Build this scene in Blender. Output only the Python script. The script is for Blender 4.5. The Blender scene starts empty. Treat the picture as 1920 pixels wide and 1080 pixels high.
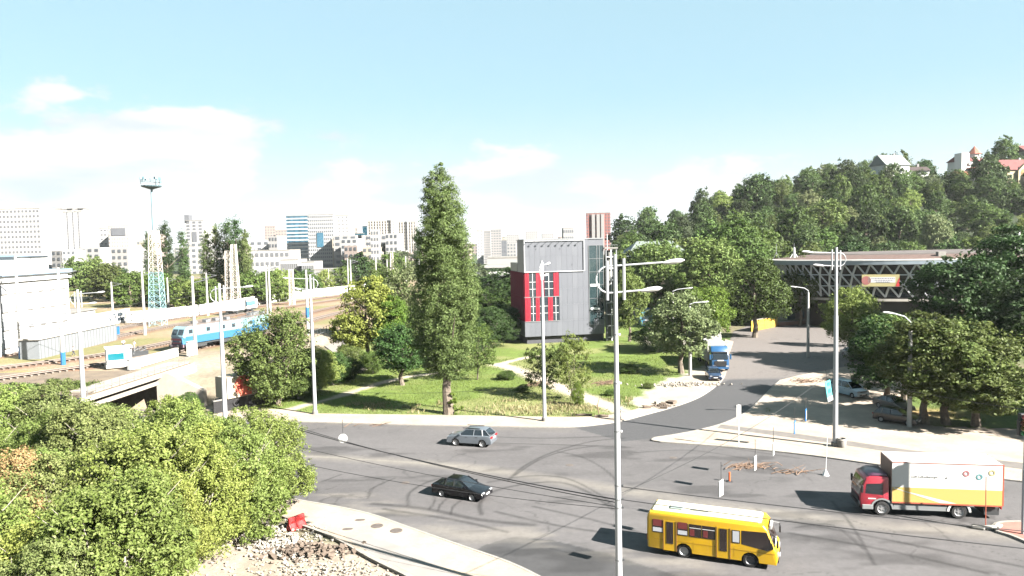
import bpy, bmesh, math, random
import numpy as np
from mathutils import Vector, Matrix, Euler
random.seed(7); rng = np.random.default_rng(7)
SC = bpy.context.scene
COL = SC.collection
PI = math.pi
# ------------------------------------------------------------------ camera
F = 1387.0                     # focal length in photograph pixels (1920 wide)
CAMZ = 19.0
PITCH = math.radians(3.5)
ROLL = -0.021
cam_data = bpy.data.cameras.new('camera'); cam = bpy.data.objects.new('camera', cam_data); COL.objects.link(cam)
cam_data.sensor_width = 36.0; cam_data.lens = 36.0 * F / 1920.0
cam_data.clip_start = 0.5; cam_data.clip_end = 12000
CR = Matrix.Rotation(PI/2 - PITCH, 3, 'X') @ Matrix.Rotation(ROLL, 3, 'Z')
cam.location = (0, 0, CAMZ); cam.rotation_euler = CR.to_euler()
SC.camera = cam
# ------------------------------------------------------------------ light
SUN_EL = math.radians(33)
SH = Vector((-0.84, 0.54)).normalized()        # direction in which shadows fall
sun_d = bpy.data.lights.new('sun', 'SUN'); sun_d.energy = 5.0; sun_d.angle = math.radians(0.53); sun_d.color = (1.0, 0.95, 0.87)
sun = bpy.data.objects.new('sun', sun_d); COL.objects.link(sun)
ldir = Vector((SH.x*math.cos(SUN_EL), SH.y*math.cos(SUN_EL), -math.sin(SUN_EL)))
sun.rotation_euler = ldir.to_track_quat('-Z', 'Y').to_euler(); sun.location = (60, -40, 80)
SC.view_settings.view_transform = 'Standard'; SC.view_settings.look = 'None'
SC.view_settings.gamma = 1.0; SC.view_settings.use_curve_mapping = False
SC.view_settings.exposure = 3.15
W = bpy.data.worlds.new('World'); SC.world = W; W.use_nodes = True
wn, wl = W.node_tree.nodes, W.node_tree.links
wn.clear()
wo = wn.new('ShaderNodeOutputWorld'); bg = wn.new('ShaderNodeBackground'); bg.inputs[1].default_value = 0.05
sky = wn.new('ShaderNodeTexSky'); sky.sky_type = 'NISHITA'; sky.sun_disc = False
sky.sun_elevation = SUN_EL; sky.sun_rotation = math.atan2(-SH.x, -SH.y)   # clockwise from +Y
sky.air_density = 1.0; sky.dust_density = 0.2; sky.ozone_density = 1.0
def wmath(op, a, b=None, c=None, clamp=False):
    n = wn.new('ShaderNodeMath'); n.operation = op; n.use_clamp = clamp
    for i, v in enumerate((a, b, c)):
        if v is None: continue
        if isinstance(v, (int, float)): n.inputs[i].default_value = v
        else: wl.new(v, n.inputs[i])
    return n.outputs[0]
geo = wn.new('ShaderNodeTexCoord'); sep = wn.new('ShaderNodeSeparateXYZ'); wl.new(geo.outputs['Generated'], sep.inputs[0])
zc = sep.outputs[2]
mp = wn.new('ShaderNodeMapping'); mp.inputs['Scale'].default_value = (1, 1, 2.1); mp.inputs['Location'].default_value = (0.37, 0.2, 0.05)
wl.new(geo.outputs['Generated'], mp.inputs[0])
nz = wn.new('ShaderNodeTexNoise'); nz.inputs['Scale'].default_value = 7.0; nz.inputs['Detail'].default_value = 9; nz.inputs['Roughness'].default_value = 0.55
wl.new(mp.outputs[0], nz.inputs['Vector'])
def bump(u, v, ru, rv, amt):           # a bank of cumulus round one bearing and height
    az = math.atan2(u-960, F); el = math.atan((455-v)/F)
    d = Vector((math.sin(az)*math.cos(el), math.cos(az)*math.cos(el), math.sin(el)))
    dx = wmath('SUBTRACT', sep.outputs[0], d.x); dz = wmath('SUBTRACT', zc, d.z); dy = wmath('SUBTRACT', sep.outputs[1], d.y)
    a = wmath('ADD', wmath('POWER', wmath('ABSOLUTE', dx), 2), wmath('POWER', wmath('ABSOLUTE', dy), 2))
    s = wmath('ADD', wmath('DIVIDE', a, (ru/F)**2), wmath('DIVIDE', wmath('MULTIPLY', dz, dz), (rv/F)**2))
    return wmath('MULTIPLY', wmath('EXPONENT', wmath('MULTIPLY', s, -1.0)), amt)
cov = wmath('ADD', bump(230, 300, 330, 90, 0.42), bump(960, 350, 300, 55, 0.30))
cov = wmath('ADD', cov, bump(1400, 340, 160, 40, 0.16))
cov = wmath('ADD', cov, bump(134, 202, 34, 9, 0.15))
low = wn.new('ShaderNodeMapRange'); low.interpolation_type = 'SMOOTHSTEP'
low.inputs[1].default_value = 0.0; low.inputs[2].default_value = 0.10; low.inputs[3].default_value = 0.16; low.inputs[4].default_value = -0.05
wl.new(zc, low.inputs[0])
tot = wmath('ADD', wmath('ADD', nz.outputs[0], cov), low.outputs[0])
cm = wn.new('ShaderNodeMapRange'); cm.interpolation_type = 'SMOOTHSTEP'
cm.inputs[1].default_value = 0.62; cm.inputs[2].default_value = 0.72; wl.new(tot, cm.inputs[0])
# a second, offset noise gives the clouds soft blue-grey undersides
nz2 = wn.new('ShaderNodeTexNoise'); nz2.inputs['Scale'].default_value = 5.0; nz2.inputs['Detail'].default_value = 5
mp2 = wn.new('ShaderNodeMapping'); mp2.inputs['Scale'].default_value = (1, 1, 4.5); mp2.inputs['Location'].default_value = (0.1, 0.9, 0.3)
wl.new(geo.outputs['Generated'], mp2.inputs[0]); wl.new(mp2.outputs[0], nz2.inputs['Vector'])
cc = wn.new('ShaderNodeMixRGB'); cc.inputs[1].default_value = (1.76, 2.0, 2.12, 1); cc.inputs[2].default_value = (2.25, 2.27, 2.27, 1)
c2 = wn.new('ShaderNodeMapRange'); c2.inputs[1].default_value = 0.36; c2.inputs[2].default_value = 0.52; wl.new(nz2.outputs[0], c2.inputs[0])
wl.new(c2.outputs[0], cc.inputs[0])
tint = wn.new('ShaderNodeMixRGB'); tint.blend_type = 'MULTIPLY'; tint.inputs[0].default_value = 1.0; tint.inputs[2].default_value = (0.565, 0.575, 0.57, 1)
SKYTINT = tint
fl = wn.new('ShaderNodeMixRGB'); fl.inputs[0].default_value = 0.80; fl.inputs[2].default_value = (2.1, 3.15, 3.55, 1)
wl.new(sky.outputs[0], fl.inputs[1]); wl.new(fl.outputs[0], tint.inputs[1])
mx = wn.new('ShaderNodeMixRGB'); wl.new(cm.outputs[0], mx.inputs[0]); wl.new(tint.outputs[0], mx.inputs[1]); wl.new(cc.outputs[0], mx.inputs[2])
hzr = wn.new('ShaderNodeMapRange'); hzr.interpolation_type = 'SMOOTHSTEP'; hzr.inputs[1].default_value = 0.0; hzr.inputs[2].default_value = 0.20; hzr.inputs[3].default_value = 0.85; hzr.inputs[4].default_value = 0.0
wl.new(zc, hzr.inputs[0]); hx = wn.new('ShaderNodeMixRGB'); hx.inputs[2].default_value = (2.06, 2.16, 2.20, 1)
wl.new(hzr.outputs[0], hx.inputs[0]); wl.new(tint.outputs[0], hx.inputs[1]); wl.new(hx.outputs[0], mx.inputs[1]); wl.new(mx.outputs[0], bg.inputs[0]); wl.new(bg.outputs[0], wo.inputs[0])

# ------------------------------------------------------------------ picture geometry -> place
def ray(u, v):
    d = CR @ Vector(((u-960)/F, (540-v)/F, -1.0)); return d
def G(u, v, z=0.0):                    # the ground point (height z) seen at photo pixel u, v
    d = ray(u, v); t = (z - CAMZ)/d.z; return Vector((d.x*t, d.y*t, z))
def WD(u, v, D):                       # the point at distance D along the view axis
    d = ray(u, v); t = D/d.y; return Vector((d.x*t, D, CAMZ + d.z*t))
def HOR(u): return 455 - 0.021*(u-960)
# ------------------------------------------------------------------ materials
MATS = {}
ALB = 0.48            # one common scale for surface colours, set against the exposure
def sc_(c): return tuple(k*ALB for k in c)
def mat(name, col, rough=0.7, metal=0.0, var=0.0, scale=3.0, bump=0.0, col2=None, bscale=None, spec=0.3, detail=5, coat=0.0, coords='Object'):
    if name in MATS: return MATS[name]
    col = sc_(col); col2 = sc_(col2) if col2 else None
    m = bpy.data.materials.new(name); m.use_nodes = True; n, l = m.node_tree.nodes, m.node_tree.links
    b = n['Principled BSDF']; b.inputs['Roughness'].default_value = rough; b.inputs['Metallic'].default_value = metal
    b.inputs['Specular IOR Level'].default_value = spec; b.inputs['Coat Weight'].default_value = coat
    c = (*col, 1)
    b.inputs['Base Color'].default_value = c
    tc = n.new('ShaderNodeTexCoord')
    if var or col2:
        t = n.new('ShaderNodeTexNoise'); t.inputs['Scale'].default_value = scale; t.inputs['Detail'].default_value = detail; t.inputs['Roughness'].default_value = 0.6
        l.new(tc.outputs[coords], t.inputs['Vector'])
        r = n.new('ShaderNodeMapRange'); r.inputs[1].default_value = 0.32; r.inputs[2].default_value = 0.68; l.new(t.outputs[0], r.inputs[0])
        x = n.new('ShaderNodeMixRGB'); l.new(r.outputs[0], x.inputs[0])
        c2 = col2 if col2 else tuple(max(0, k*(1+var)) for k in col)
        c1 = col if col2 else tuple(k*(1-var) for k in col)
        x.inputs[1].default_value = (*c1, 1); x.inputs[2].default_value = (*c2, 1)
        l.new(x.outputs[0], b.inputs['Base Color'])
    if bump:
        t2 = n.new('ShaderNodeTexNoise'); t2.inputs['Scale'].default_value = bscale or scale*6; t2.inputs['Detail'].default_value = 4
        l.new(tc.outputs[coords], t2.inputs['Vector'])
        bp = n.new('ShaderNodeBump'); bp.inputs['Strength'].default_value = bump; bp.inputs['Distance'].default_value = 0.05
        l.new(t2.outputs[0], bp.inputs['Height']); l.new(bp.outputs[0], b.inputs['Normal'])
    MATS[name] = m; return m
def leafmat(name, c1, c2, trans=0.3, objvar=0.35):
    c1, c2 = sc_(c1), sc_(c2)
    m = bpy.data.materials.new(name); m.use_nodes = True; n, l = m.node_tree.nodes, m.node_tree.links
    n.clear(); out = n.new('ShaderNodeOutputMaterial')
    g = n.new('ShaderNodeNewGeometry'); oi = n.new('ShaderNodeObjectInfo')
    x = n.new('ShaderNodeMixRGB'); x.inputs[1].default_value = (*c1, 1); x.inputs[2].default_value = (*c2, 1)
    l.new(g.outputs['Random Per Island'], x.inputs[0])
    hs = n.new('ShaderNodeHueSaturation'); l.new(x.outputs[0], hs.inputs['Color'])
    r = n.new('ShaderNodeMapRange'); r.inputs[3].default_value = 1-objvar; r.inputs[4].default_value = 1+objvar; l.new(oi.outputs['Random'], r.inputs[0]); l.new(r.outputs[0], hs.inputs['Value'])
    r2 = n.new('ShaderNodeMapRange'); r2.inputs[3].default_value = 0.49; r2.inputs[4].default_value = 0.515
    w = n.new('ShaderNodeMath'); w.operation = 'FRACT'; w2 = n.new('ShaderNodeMath'); w2.operation = 'MULTIPLY'; w2.inputs[1].default_value = 7.31
    l.new(oi.outputs['Random'], w2.inputs[0]); l.new(w2.outputs[0], w.inputs[0]); l.new(w.outputs[0], r2.inputs[0]); l.new(r2.outputs[0], hs.inputs['Hue'])
    d = n.new('ShaderNodeBsdfPrincipled'); d.inputs['Roughness'].default_value = 0.6; d.inputs['Specular IOR Level'].default_value = 0.12
    t = n.new('ShaderNodeBsdfTranslucent'); s = n.new('ShaderNodeMixShader'); s.inputs[0].default_value = trans
    l.new(hs.outputs[0], d.inputs['Base Color']); l.new(hs.outputs[0], t.inputs[0])
    l.new(d.outputs[0], s.inputs[1]); l.new(t.outputs[0], s.inputs[2]); l.new(s.outputs[0], out.inputs[0])
    MATS[name] = m; return m
def glassmat(name, col, rough=0.08, var=0.0, scale=1.0):
    m = mat(name, col, rough=rough, spec=0.8, var=var, scale=scale); return m

# ------------------------------------------------------------------ objects
def tag(o, label=None, cat=None, group=None, kind=None):
    if label: o['label'] = label
    if cat: o['category'] = cat
    if group: o['group'] = group
    if kind: o['kind'] = kind
    return o
def thing(name, label, cat, loc=(0, 0, 0), rz=0.0, group=None, scale=None):
    o = bpy.data.objects.new(name, None); COL.objects.link(o); o.location = loc; o.rotation_euler = (0, 0, rz)
    o.empty_display_size = 0.2
    if scale: o.scale = scale if hasattr(scale, '__len__') else (scale,)*3
    return tag(o, label, cat, group)
def link(name, me, m=None, parent=None, loc=None, rot=None, scl=None):
    o = bpy.data.objects.new(name, me); COL.objects.link(o)
    if m is not None and len(me.materials) == 0: me.materials.append(m)
    if parent is not None: o.parent = parent
    if loc is not None: o.location = loc
    if rot is not None: o.rotation_euler = rot
    if scl is not None: o.scale = scl
    return o
def kids(o): return [c for c in KIDS.get(o.name, [])]
def copy_tree(o, loc=None, rz=None, label=None, group=None, scale=None, parent=None, children=None):
    ch = children if children is not None else [c for c in o.children]
    c = o.copy(); COL.objects.link(c); c.parent = parent
    if loc is not None: c.location = loc
    if rz is not None: c.rotation_euler = (0, 0, rz)
    if scale is not None: c.scale = scale if hasattr(scale, '__len__') else (scale,)*3
    if label: c['label'] = label
    if group: c['group'] = group
    for k in ch: copy_tree(k, parent=c)
    return c
def npmesh(name, V, Q, smooth=False):
    V = np.asarray(V, np.float32); Q = np.asarray(Q, np.int32); k = Q.shape[1]
    me = bpy.data.meshes.new(name)
    me.vertices.add(len(V)); me.vertices.foreach_set('co', V.ravel())
    me.loops.add(Q.size); me.loops.foreach_set('vertex_index', Q.ravel())
    me.polygons.add(len(Q)); me.polygons.foreach_set('loop_start', np.arange(0, Q.size, k, dtype=np.int32))
    me.polygons.foreach_set('loop_total', np.full(len(Q), k, np.int32))
    if smooth: me.polygons.foreach_set('use_smooth', np.ones(len(Q), bool))
    me.update(calc_edges=True); return me
class MB:
    """collects simple solids and links them as one mesh object"""
    def __init__(s): s.v = []; s.f = []
    def add(s, V, Fs):
        b = len(s.v); s.v += [tuple(p) for p in V]; s.f += [tuple(i+b for i in f) for f in Fs]; return s
    def box(s, cx, cy, cz, sx, sy, sz, rz=0.0, M=None):
        P = []
        for dz in (-.5, .5):
            for dx, dy in ((-.5, -.5), (.5, -.5), (.5, .5), (-.5, .5)):
                x, y = dx*sx, dy*sy
                if rz: x, y = x*math.cos(rz)-y*math.sin(rz), x*math.sin(rz)+y*math.cos(rz)
                p = Vector((cx+x, cy+y, cz+dz*sz)); P.append(M @ p if M else p)
        return s.add(P, [(3, 2, 1, 0), (4, 5, 6, 7), (0, 1, 5, 4), (1, 2, 6, 5), (2, 3, 7, 6), (3, 0, 4, 7)])
    def tube(s, pts, r, n=6, cap=True):
        pts = [Vector(p) for p in pts]; rs = r if hasattr(r, '__len__') else [r]*len(pts)
        V = []; Fs = []
        for i, p in enumerate(pts):
            t = (pts[min(i+1, len(pts)-1)] - pts[max(i-1, 0)]).normalized()
            a = Vector((0, 0, 1)) if abs(t.z) < 0.9 else Vector((1, 0, 0))
            x = t.cross(a).normalized(); y = t.cross(x)
            for k in range(n):
                an = 2*PI*k/n; V.append(p + (x*math.cos(an)+y*math.sin(an))*rs[i])
        for i in range(len(pts)-1):
            for k in range(n):
                a, b = i*n+k, i*n+(k+1) % n; Fs.append((a, a+n, b+n, b))
        if cap: Fs += [tuple(range(n)), tuple(reversed(range((len(pts)-1)*n, len(pts)*n)))]
        return s.add(V, Fs)
    def prism(s, poly, z0, z1):                      # plan outline, vertical sides
        n = len(poly); V = [(p[0], p[1], z0) for p in poly]+[(p[0], p[1], z1) for p in poly]
        return s.add(V, [tuple(reversed(range(n))), tuple(range(n, 2*n))]+[(i, (i+1) % n, n+(i+1) % n, n+i) for i in range(n)])
    def xprism(s, poly, y0, y1, t0=1.0, t1=1.0):     # side outline (x, z), extruded across y
        n = len(poly); V = [(p[0], y0, p[1]) for p in poly]+[(p[0], y1, p[1]) for p in poly]
        return s.add(V, [tuple(range(n)), tuple(reversed(range(n, 2*n)))]+[(i, n+i, n+(i+1) % n, (i+1) % n) for i in range(n)])
    def lathe(s, prof, n=16, axis='z', c=(0, 0, 0)):
        V = []; Fs = []
        for r, h in prof:
            for k in range(n):
                a = 2*PI*k/n; q = (r*math.cos(a), r*math.sin(a), h)
                if axis == 'y': q = (q[0], q[2], q[1])
                if axis == 'x': q = (q[2], q[0], q[1])
                V.append((q[0]+c[0], q[1]+c[1], q[2]+c[2]))
        for i in range(len(prof)-1):
            for k in range(n):
                a, b = i*n+k, i*n+(k+1) % n; Fs.append((a, b, b+n, a+n))
        return s.add(V, Fs)
    def quad(s, a, b, c, d): return s.add([a, b, c, d], [(0, 1, 2, 3)])
    def mesh(s, name='m', smooth=False, bevel=0.0, segs=2, angle=30):
        me = bpy.data.meshes.new(name); me.from_pydata(s.v, [], s.f)
        bm = bmesh.new(); bm.from_mesh(me)
        bmesh.ops.recalc_face_normals(bm, faces=bm.faces)
        if bevel:
            es = [e for e in bm.edges if len(e.link_faces) == 2 and e.calc_face_angle(0) > math.radians(angle)]
            bmesh.ops.bevel(bm, geom=es, offset=bevel, segments=segs, affect='EDGES', profile=0.5, clamp_overlap=True)
        bm.to_mesh(me); bm.free()
        if smooth:
            for p in me.polygons: p.use_smooth = True
            try: me.set_sharp_from_angle(angle=math.radians(40))
            except Exception: pass
        return me
    def obj(s, name, m, parent=None, smooth=False, bevel=0.0, segs=2, angle=30, **kw):
        return link(name, s.mesh(name, smooth, bevel, segs, angle), m, parent, **kw)
UNITBOX = MB().box(0, 0, 0, 1, 1, 1).mesh('unit_box')
UB = {}
def ubox(m):
    if m.name not in UB:
        me = UNITBOX.copy(); me.materials.append(m); UB[m.name] = me
    return UB[m.name]
def bar(name, p0, p1, w, m, parent=None, w2=None):        # a straight square bar sharing one mesh per material
    p0, p1 = Vector(p0), Vector(p1); d = p1-p0
    o = link(name, ubox(m), None, parent, loc=(p0+p1)/2, rot=d.to_track_quat('Z', 'Y').to_euler(), scl=(w, w2 or w, d.length)); return o
def block(name, c, s, m, parent=None, rz=0.0):
    return link(name, ubox(m), None, parent, loc=c, rot=(0, 0, rz), scl=s)
def smooth_line(P, n=6):
    P = [Vector(p) for p in P]; out = []
    for i in range(len(P)-1):
        a, b, c, d = P[max(i-1, 0)], P[i], P[i+1], P[min(i+2, len(P)-1)]
        for k in range(n):
            t = k/n; out.append(0.5*((2*b)+(c-a)*t+(2*a-5*b+4*c-d)*t*t+(3*b-a-3*c+d)*t**3))
    out.append(P[-1]); return out
def inpoly(px, py, poly):
    r = np.zeros(px.shape, bool); n = len(poly); j = n-1
    for i in range(n):
        xi, yi, xj, yj = poly[i][0], poly[i][1], poly[j][0], poly[j][1]
        if yi != yj:
            c = ((yi > py) != (yj > py)) & (px < (xj-xi)*(py-yi)/(yj-yi)+xi); r ^= c
        j = i
    return r
def vnoise(x, y, s, seed=0):
    """cheap smooth value noise on arrays"""
    x = x/s+seed*17.3; y = y/s-seed*9.1; xi = np.floor(x); yi = np.floor(y); fx = x-xi; fy = y-yi
    fx = fx*fx*(3-2*fx); fy = fy*fy*(3-2*fy)
    h = lambda a, b: (np.sin(a*127.1+b*311.7+seed*3.7)*43758.5453) % 1.0
    return (h(xi, yi)*(1-fx)+h(xi+1, yi)*fx)*(1-fy)+(h(xi, yi+1)*(1-fx)+h(xi+1, yi+1)*fx)*fy
def fbm(x, y, s, seed=0): return (vnoise(x, y, s, seed)+.5*vnoise(x, y, s/2.1, seed+1)+.25*vnoise(x, y, s/4.3, seed+2))/1.75
def segdist(px, py, pts):
    d = np.full(px.shape, 1e9)
    for i in range(len(pts)-1):
        ax, ay, bx, by = pts[i][0], pts[i][1], pts[i+1][0], pts[i+1][1]
        L = (bx-ax)**2+(by-ay)**2+1e-9; t = np.clip(((px-ax)*(bx-ax)+(py-ay)*(by-ay))/L, 0, 1)
        d = np.minimum(d, np.hypot(px-ax-t*(bx-ax), py-ay-t*(by-ay)))
    return d
# ------------------------------------------------------------------ terrain
def sst(t): t = np.clip(t, 0, 1); return t*t*(3-2*t)
EDGE = [(-75, 86), (-50, 96), (-49, 112), (-37, 141), (-27, 200), (-20, 420), (-10, 900)]   # foot of the railway embankment
RAILZ = 1.5
def railmask(x, y):
    x = np.asarray(x, float); y = np.asarray(y, float)
    xs = np.interp(y, [0, 60, 86, 96, 112, 141, 200, 420, 900, 3000], [-140, -110, -62, -50.5, -49.5, -37, -30, -22, -12, -10])
    return sst((xs - x)/7.0+0.35)
HU = [900, 1000, 1100, 1150, 1230, 1300, 1400, 1520, 1650, 1800, 1920, 2300]
HZ = [0, 1, 6, 11, 16, 21.5, 30, 38, 37, 37, 38, 38]
def TZ(x, y):
    x = np.asarray(x, float); y = np.asarray(y, float)
    z = RAILZ*railmask(x, y)
    tr = sst((-30-x)/18)*sst((y-87)/4)*sst((107.6-y)/1.5)
    z = z*(1-tr) - 4.0*tr
    u = 960 + x/np.maximum(y, 1)*F
    h = np.interp(u, HU, HZ)
    z = z + h*sst((y-195)/175)*sst((1500-y)/600+0.3)
    z = z + 2.0*sst((x-62)/30)*sst((y-100)/30)
    z = z + np.where(y > 450, 4*(fbm(x, y, 300, 5)-.5)*sst((y-450)/400), 0)
    return z
def colmat(name, rough=0.85, scale=4.0, amt=0.25, bump=0.3, bscale=12, spec=0.2, scale2=40):
    m = bpy.data.materials.new(name); m.use_nodes = True; n, l = m.node_tree.nodes, m.node_tree.links; b = n['Principled BSDF']
    b.inputs['Roughness'].default_value = rough; b.inputs['Specular IOR Level'].default_value = spec
    a = n.new('ShaderNodeAttribute'); a.attribute_name = 'Col'; tc = n.new('ShaderNodeTexCoord')
    t = n.new('ShaderNodeTexNoise'); t.inputs['Scale'].default_value = scale; t.inputs['Detail'].default_value = 8; t.inputs['Roughness'].default_value = 0.7; l.new(tc.outputs['Object'], t.inputs['Vector'])
    r = n.new('ShaderNodeMapRange'); r.inputs[1].default_value = 0.3; r.inputs[2].default_value = 0.7; r.inputs[3].default_value = (1-amt)*ALB; r.inputs[4].default_value = (1+amt)*ALB; l.new(t.outputs[0], r.inputs[0])
    x = n.new('ShaderNodeVectorMath'); x.operation = 'SCALE'; l.new(a.outputs['Color'], x.inputs[0]); l.new(r.outputs[0], x.inputs['Scale'])
    l.new(x.outputs[0], b.inputs['Base Color'])
    if bump:
        t2 = n.new('ShaderNodeTexNoise'); t2.inputs['Scale'].default_value = bscale; t2.inputs['Detail'].default_value = 5; l.new(tc.outputs['Object'], t2.inputs['Vector'])
        bp = n.new('ShaderNodeBump'); bp.inputs['Strength'].default_value = bump; bp.inputs['Distance'].default_value = 0.06; l.new(t2.outputs[0], bp.inputs['Height']); l.new(bp.outputs[0], b.inputs['Normal'])
    MATS[name] = m; return m
def setcol(me, C):
    a = me.color_attributes.new('Col', 'FLOAT_COLOR', 'POINT'); d = np.ones((len(C), 4), np.float32); d[:, :3] = C; a.data.foreach_set('color', d.ravel())
def mix(a, b, t): return a*(1-t[:, None]) + np.asarray(b)[None, :]*t[:, None]
def grid(name, xs, ys, zfn, cfn, m, kind='structure', mask=None, smooth=True):
    X, Y = np.meshgrid(xs, ys); x, y = X.ravel(), Y.ravel(); Z = zfn(x, y)
    nx, ny = len(xs), len(ys); i = np.arange(nx*ny).reshape(ny, nx)
    Q = np.stack([i[:-1, :-1], i[:-1, 1:], i[1:, 1:], i[1:, :-1]], -1).reshape(-1, 4)
    if mask is not None:
        cx = x[Q].mean(1); cy = y[Q].mean(1); Q = Q[mask(cx, cy)]
        used = np.unique(Q); re = np.full(nx*ny, -1); re[used] = np.arange(len(used)); Q = re[Q]; x, y, Z = x[used], y[used], Z[used]
    me = npmesh(name, np.stack([x, y, Z], 1), Q, smooth); setcol(me, cfn(x, y))
    o = link(name, me, m); 
    if kind: o['kind'] = kind
    return o
# railway lines (seen pixel -> place on the plateau)
TRK_PIX = {'loco': [(-200, 742), (0, 712), (200, 683), (334, 660), (445, 636), (560, 607), (650, 584), (760, 560)],
           'near': [(-200, 722), (0, 692), (190, 667), (320, 643), (460, 615), (560, 592), (650, 572), (760, 550)],
           'mid':  [(-200, 700), (0, 668), (140, 650), (230, 630), (320, 612), (450, 590), (560, 573), (650, 560), (760, 543)],
           'far':  [(-200, 686), (0, 655), (140, 637), (230, 615), (320, 599), (450, 580), (560, 565), (650, 553), (760, 538)]}
TRK = {k: smooth_line([G(u, v, RAILZ) for u, v in P], 8) for k, P in TRK_PIX.items()}
def terr_col(x, y):
    n1 = fbm(x, y, 14, 1); n2 = fbm(x, y, 3.5, 4)
    C = np.tile(np.array([0.16, 0.14, 0.085]), (len(x), 1))
    C = mix(C, (0.070, 0.105, 0.025), sst((n1-.35)*4))
    C = mix(C, (0.24, 0.20, 0.14), sst((n2-.62)*6)*.6)
    rm = railmask(x, y)*(y < 700)
    R = np.tile(np.array([0.27, 0.205, 0.135]), (len(x), 1)); R = mix(R, (0.17, 0.17, 0.06), sst((n1-.42)*5)*.8)
    for k in TRK:
        d = segdist(x, y, TRK[k]); R = mix(R, (0.20, 0.12, 0.08), np.clip(1.8-d/2.3, 0, 1))
    C = C*(1-rm[:, None]) + R*rm[:, None]
    slope = np.clip(railmask(x, y)*(1-railmask(x, y))*5, 0, 1)*(y < 150)*(y > 80)
    C = mix(C, (0.30, 0.25, 0.19), slope)
    C = mix(C, (0.25, 0.205, 0.155), sst((-33-x)/3)*sst((x+62)/5)*sst((y-80)/5)*sst((132-y)/8)*.9)
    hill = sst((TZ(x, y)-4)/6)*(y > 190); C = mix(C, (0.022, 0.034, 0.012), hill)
    # bare light ground, bottom left
    bare = sst((30-abs(x+12))/14)*sst((50-y)/6); C = mix(C, (0.34, 0.285, 0.235), bare*np.clip(.75+.5*(n2-.4)*2, 0, 1))
    u = 960 + x/np.maximum(y, 1)*F
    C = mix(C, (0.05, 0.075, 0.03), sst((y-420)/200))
    return C
def axis(lo, hi, a, b, step, grow=1.22):
    core = list(np.arange(a, b+step*.5, step)); s = step; p = core[-1]
    while p < hi: s *= grow; p += s; core.append(p)
    s = step; p = core[0]; pre = []
    while p > lo: s *= grow; p -= s; pre.append(p)
    return np.array(pre[::-1]+core)
GM = colmat('earth', scale=1.5, amt=.3, bump=.5, bscale=5)
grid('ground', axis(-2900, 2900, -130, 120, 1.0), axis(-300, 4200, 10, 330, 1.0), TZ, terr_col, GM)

# ------------------------------------------------------------------ road
def P2(pix, z=0.0): return [G(u, v, z) for u, v in pix]
def XY(pix, z=0.0, n=0):
    p = P2(pix, z); p = smooth_line(p, n) if n else p; return [(q.x, q.y) for q in p]
DARKPATCH = XY([(905, 1024), (962, 1006), (1040, 1014), (1150, 1042), (1300, 1090), (1600, 1200), (900, 1250), (820, 1090)])
NEWASPH = XY([(1072, 801), (1130, 794), (1200, 779), (1262, 762), (1345, 722), (1368, 712), (1464, 712), (1447, 728), (1400, 772), (1345, 798), (1222, 823), (1165, 828)])
DUST = XY([(300, 838), (600, 857), (780, 868), (900, 880), (1150, 917), (1350, 948), (1600, 980), (1900, 1006), (2200, 1030)], n=4)
DUST2 = XY([(620, 925), (760, 968), (880, 1005), (960, 1000), (1150, 1030), (1300, 1062)], n=4)
KERBD = XY([(600, 795), (900, 800), (1060, 803)], n=2)
SKID = [([(952, 902), (985, 873), (1040, 847), (1110, 828), (1170, 822)], .28), ([(965, 892), (1010, 863), (1062, 845), (1120, 836)], .22),
        ([(903, 965), (900, 944), (925, 922), (985, 908), (1050, 905), (1100, 922), (1150, 956)], .34), ([(1045, 847), (1090, 857), (1130, 878), (1160, 905)], .22),
        ([(915, 905), (990, 893), (1060, 897), (1120, 925), (1150, 950)], .26),
        ([(765, 948), (768, 925), (800, 905), (845, 893)], .26), ([(690, 935), (700, 915), (740, 897)], .18), ([(812, 925), (815, 940), (805, 955)], .2),
        ([(838, 935), (825, 948), (822, 958)], .2), ([(866, 938), (850, 950), (845, 965)], .2), ([(600, 905), (640, 890)], .15),
        ([(700, 945), (800, 955), (900, 975), (1000, 985)], .5), ([(720, 955), (850, 975), (950, 998)], .35), ([(930, 960), (1040, 985), (1140, 1000)], .3),
        ([(1000, 950), (1150, 985), (1300, 1030)], .25), ([(1180, 850), (1300, 845), (1450, 870)], .12), ([(880, 830), (1000, 833), (1170, 838)], .3), ([(900, 818), (1020, 822), (1150, 818)], .3),
        ([(1470, 975), (1600, 1000), (1800, 1040), (1950, 1070)], .3), ([(1480, 1000), (1650, 1030), (1850, 1075)], .3), ([(1330, 835), (1500, 860)], .15),
        ([(1560, 940), (1600, 990), (1640, 1060)], .2), ([(1490, 990), (1560, 985), (1620, 1030)], .2)]
SKIDS = [(XY(p, n=5), max(.13, w*.62)) for p, w in SKID]
PATCH = []
_r = random.Random(21)
for u_, v_ in [(1328, 893), (1250, 905), (1420, 905), (1700, 905), (1030, 870), (760, 830), (1100, 965), (1500, 1010), (900, 860), (1250, 845), (1640, 880), (1180, 1000), (980, 940), (700, 880)]:
    q_ = G(u_, v_); PATCH.append((q_.x, q_.y, _r.uniform(.3, 2.2), _r.uniform(.25, .9), _r.uniform(-.5, .3), _r.uniform(-.12, .22)))
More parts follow.
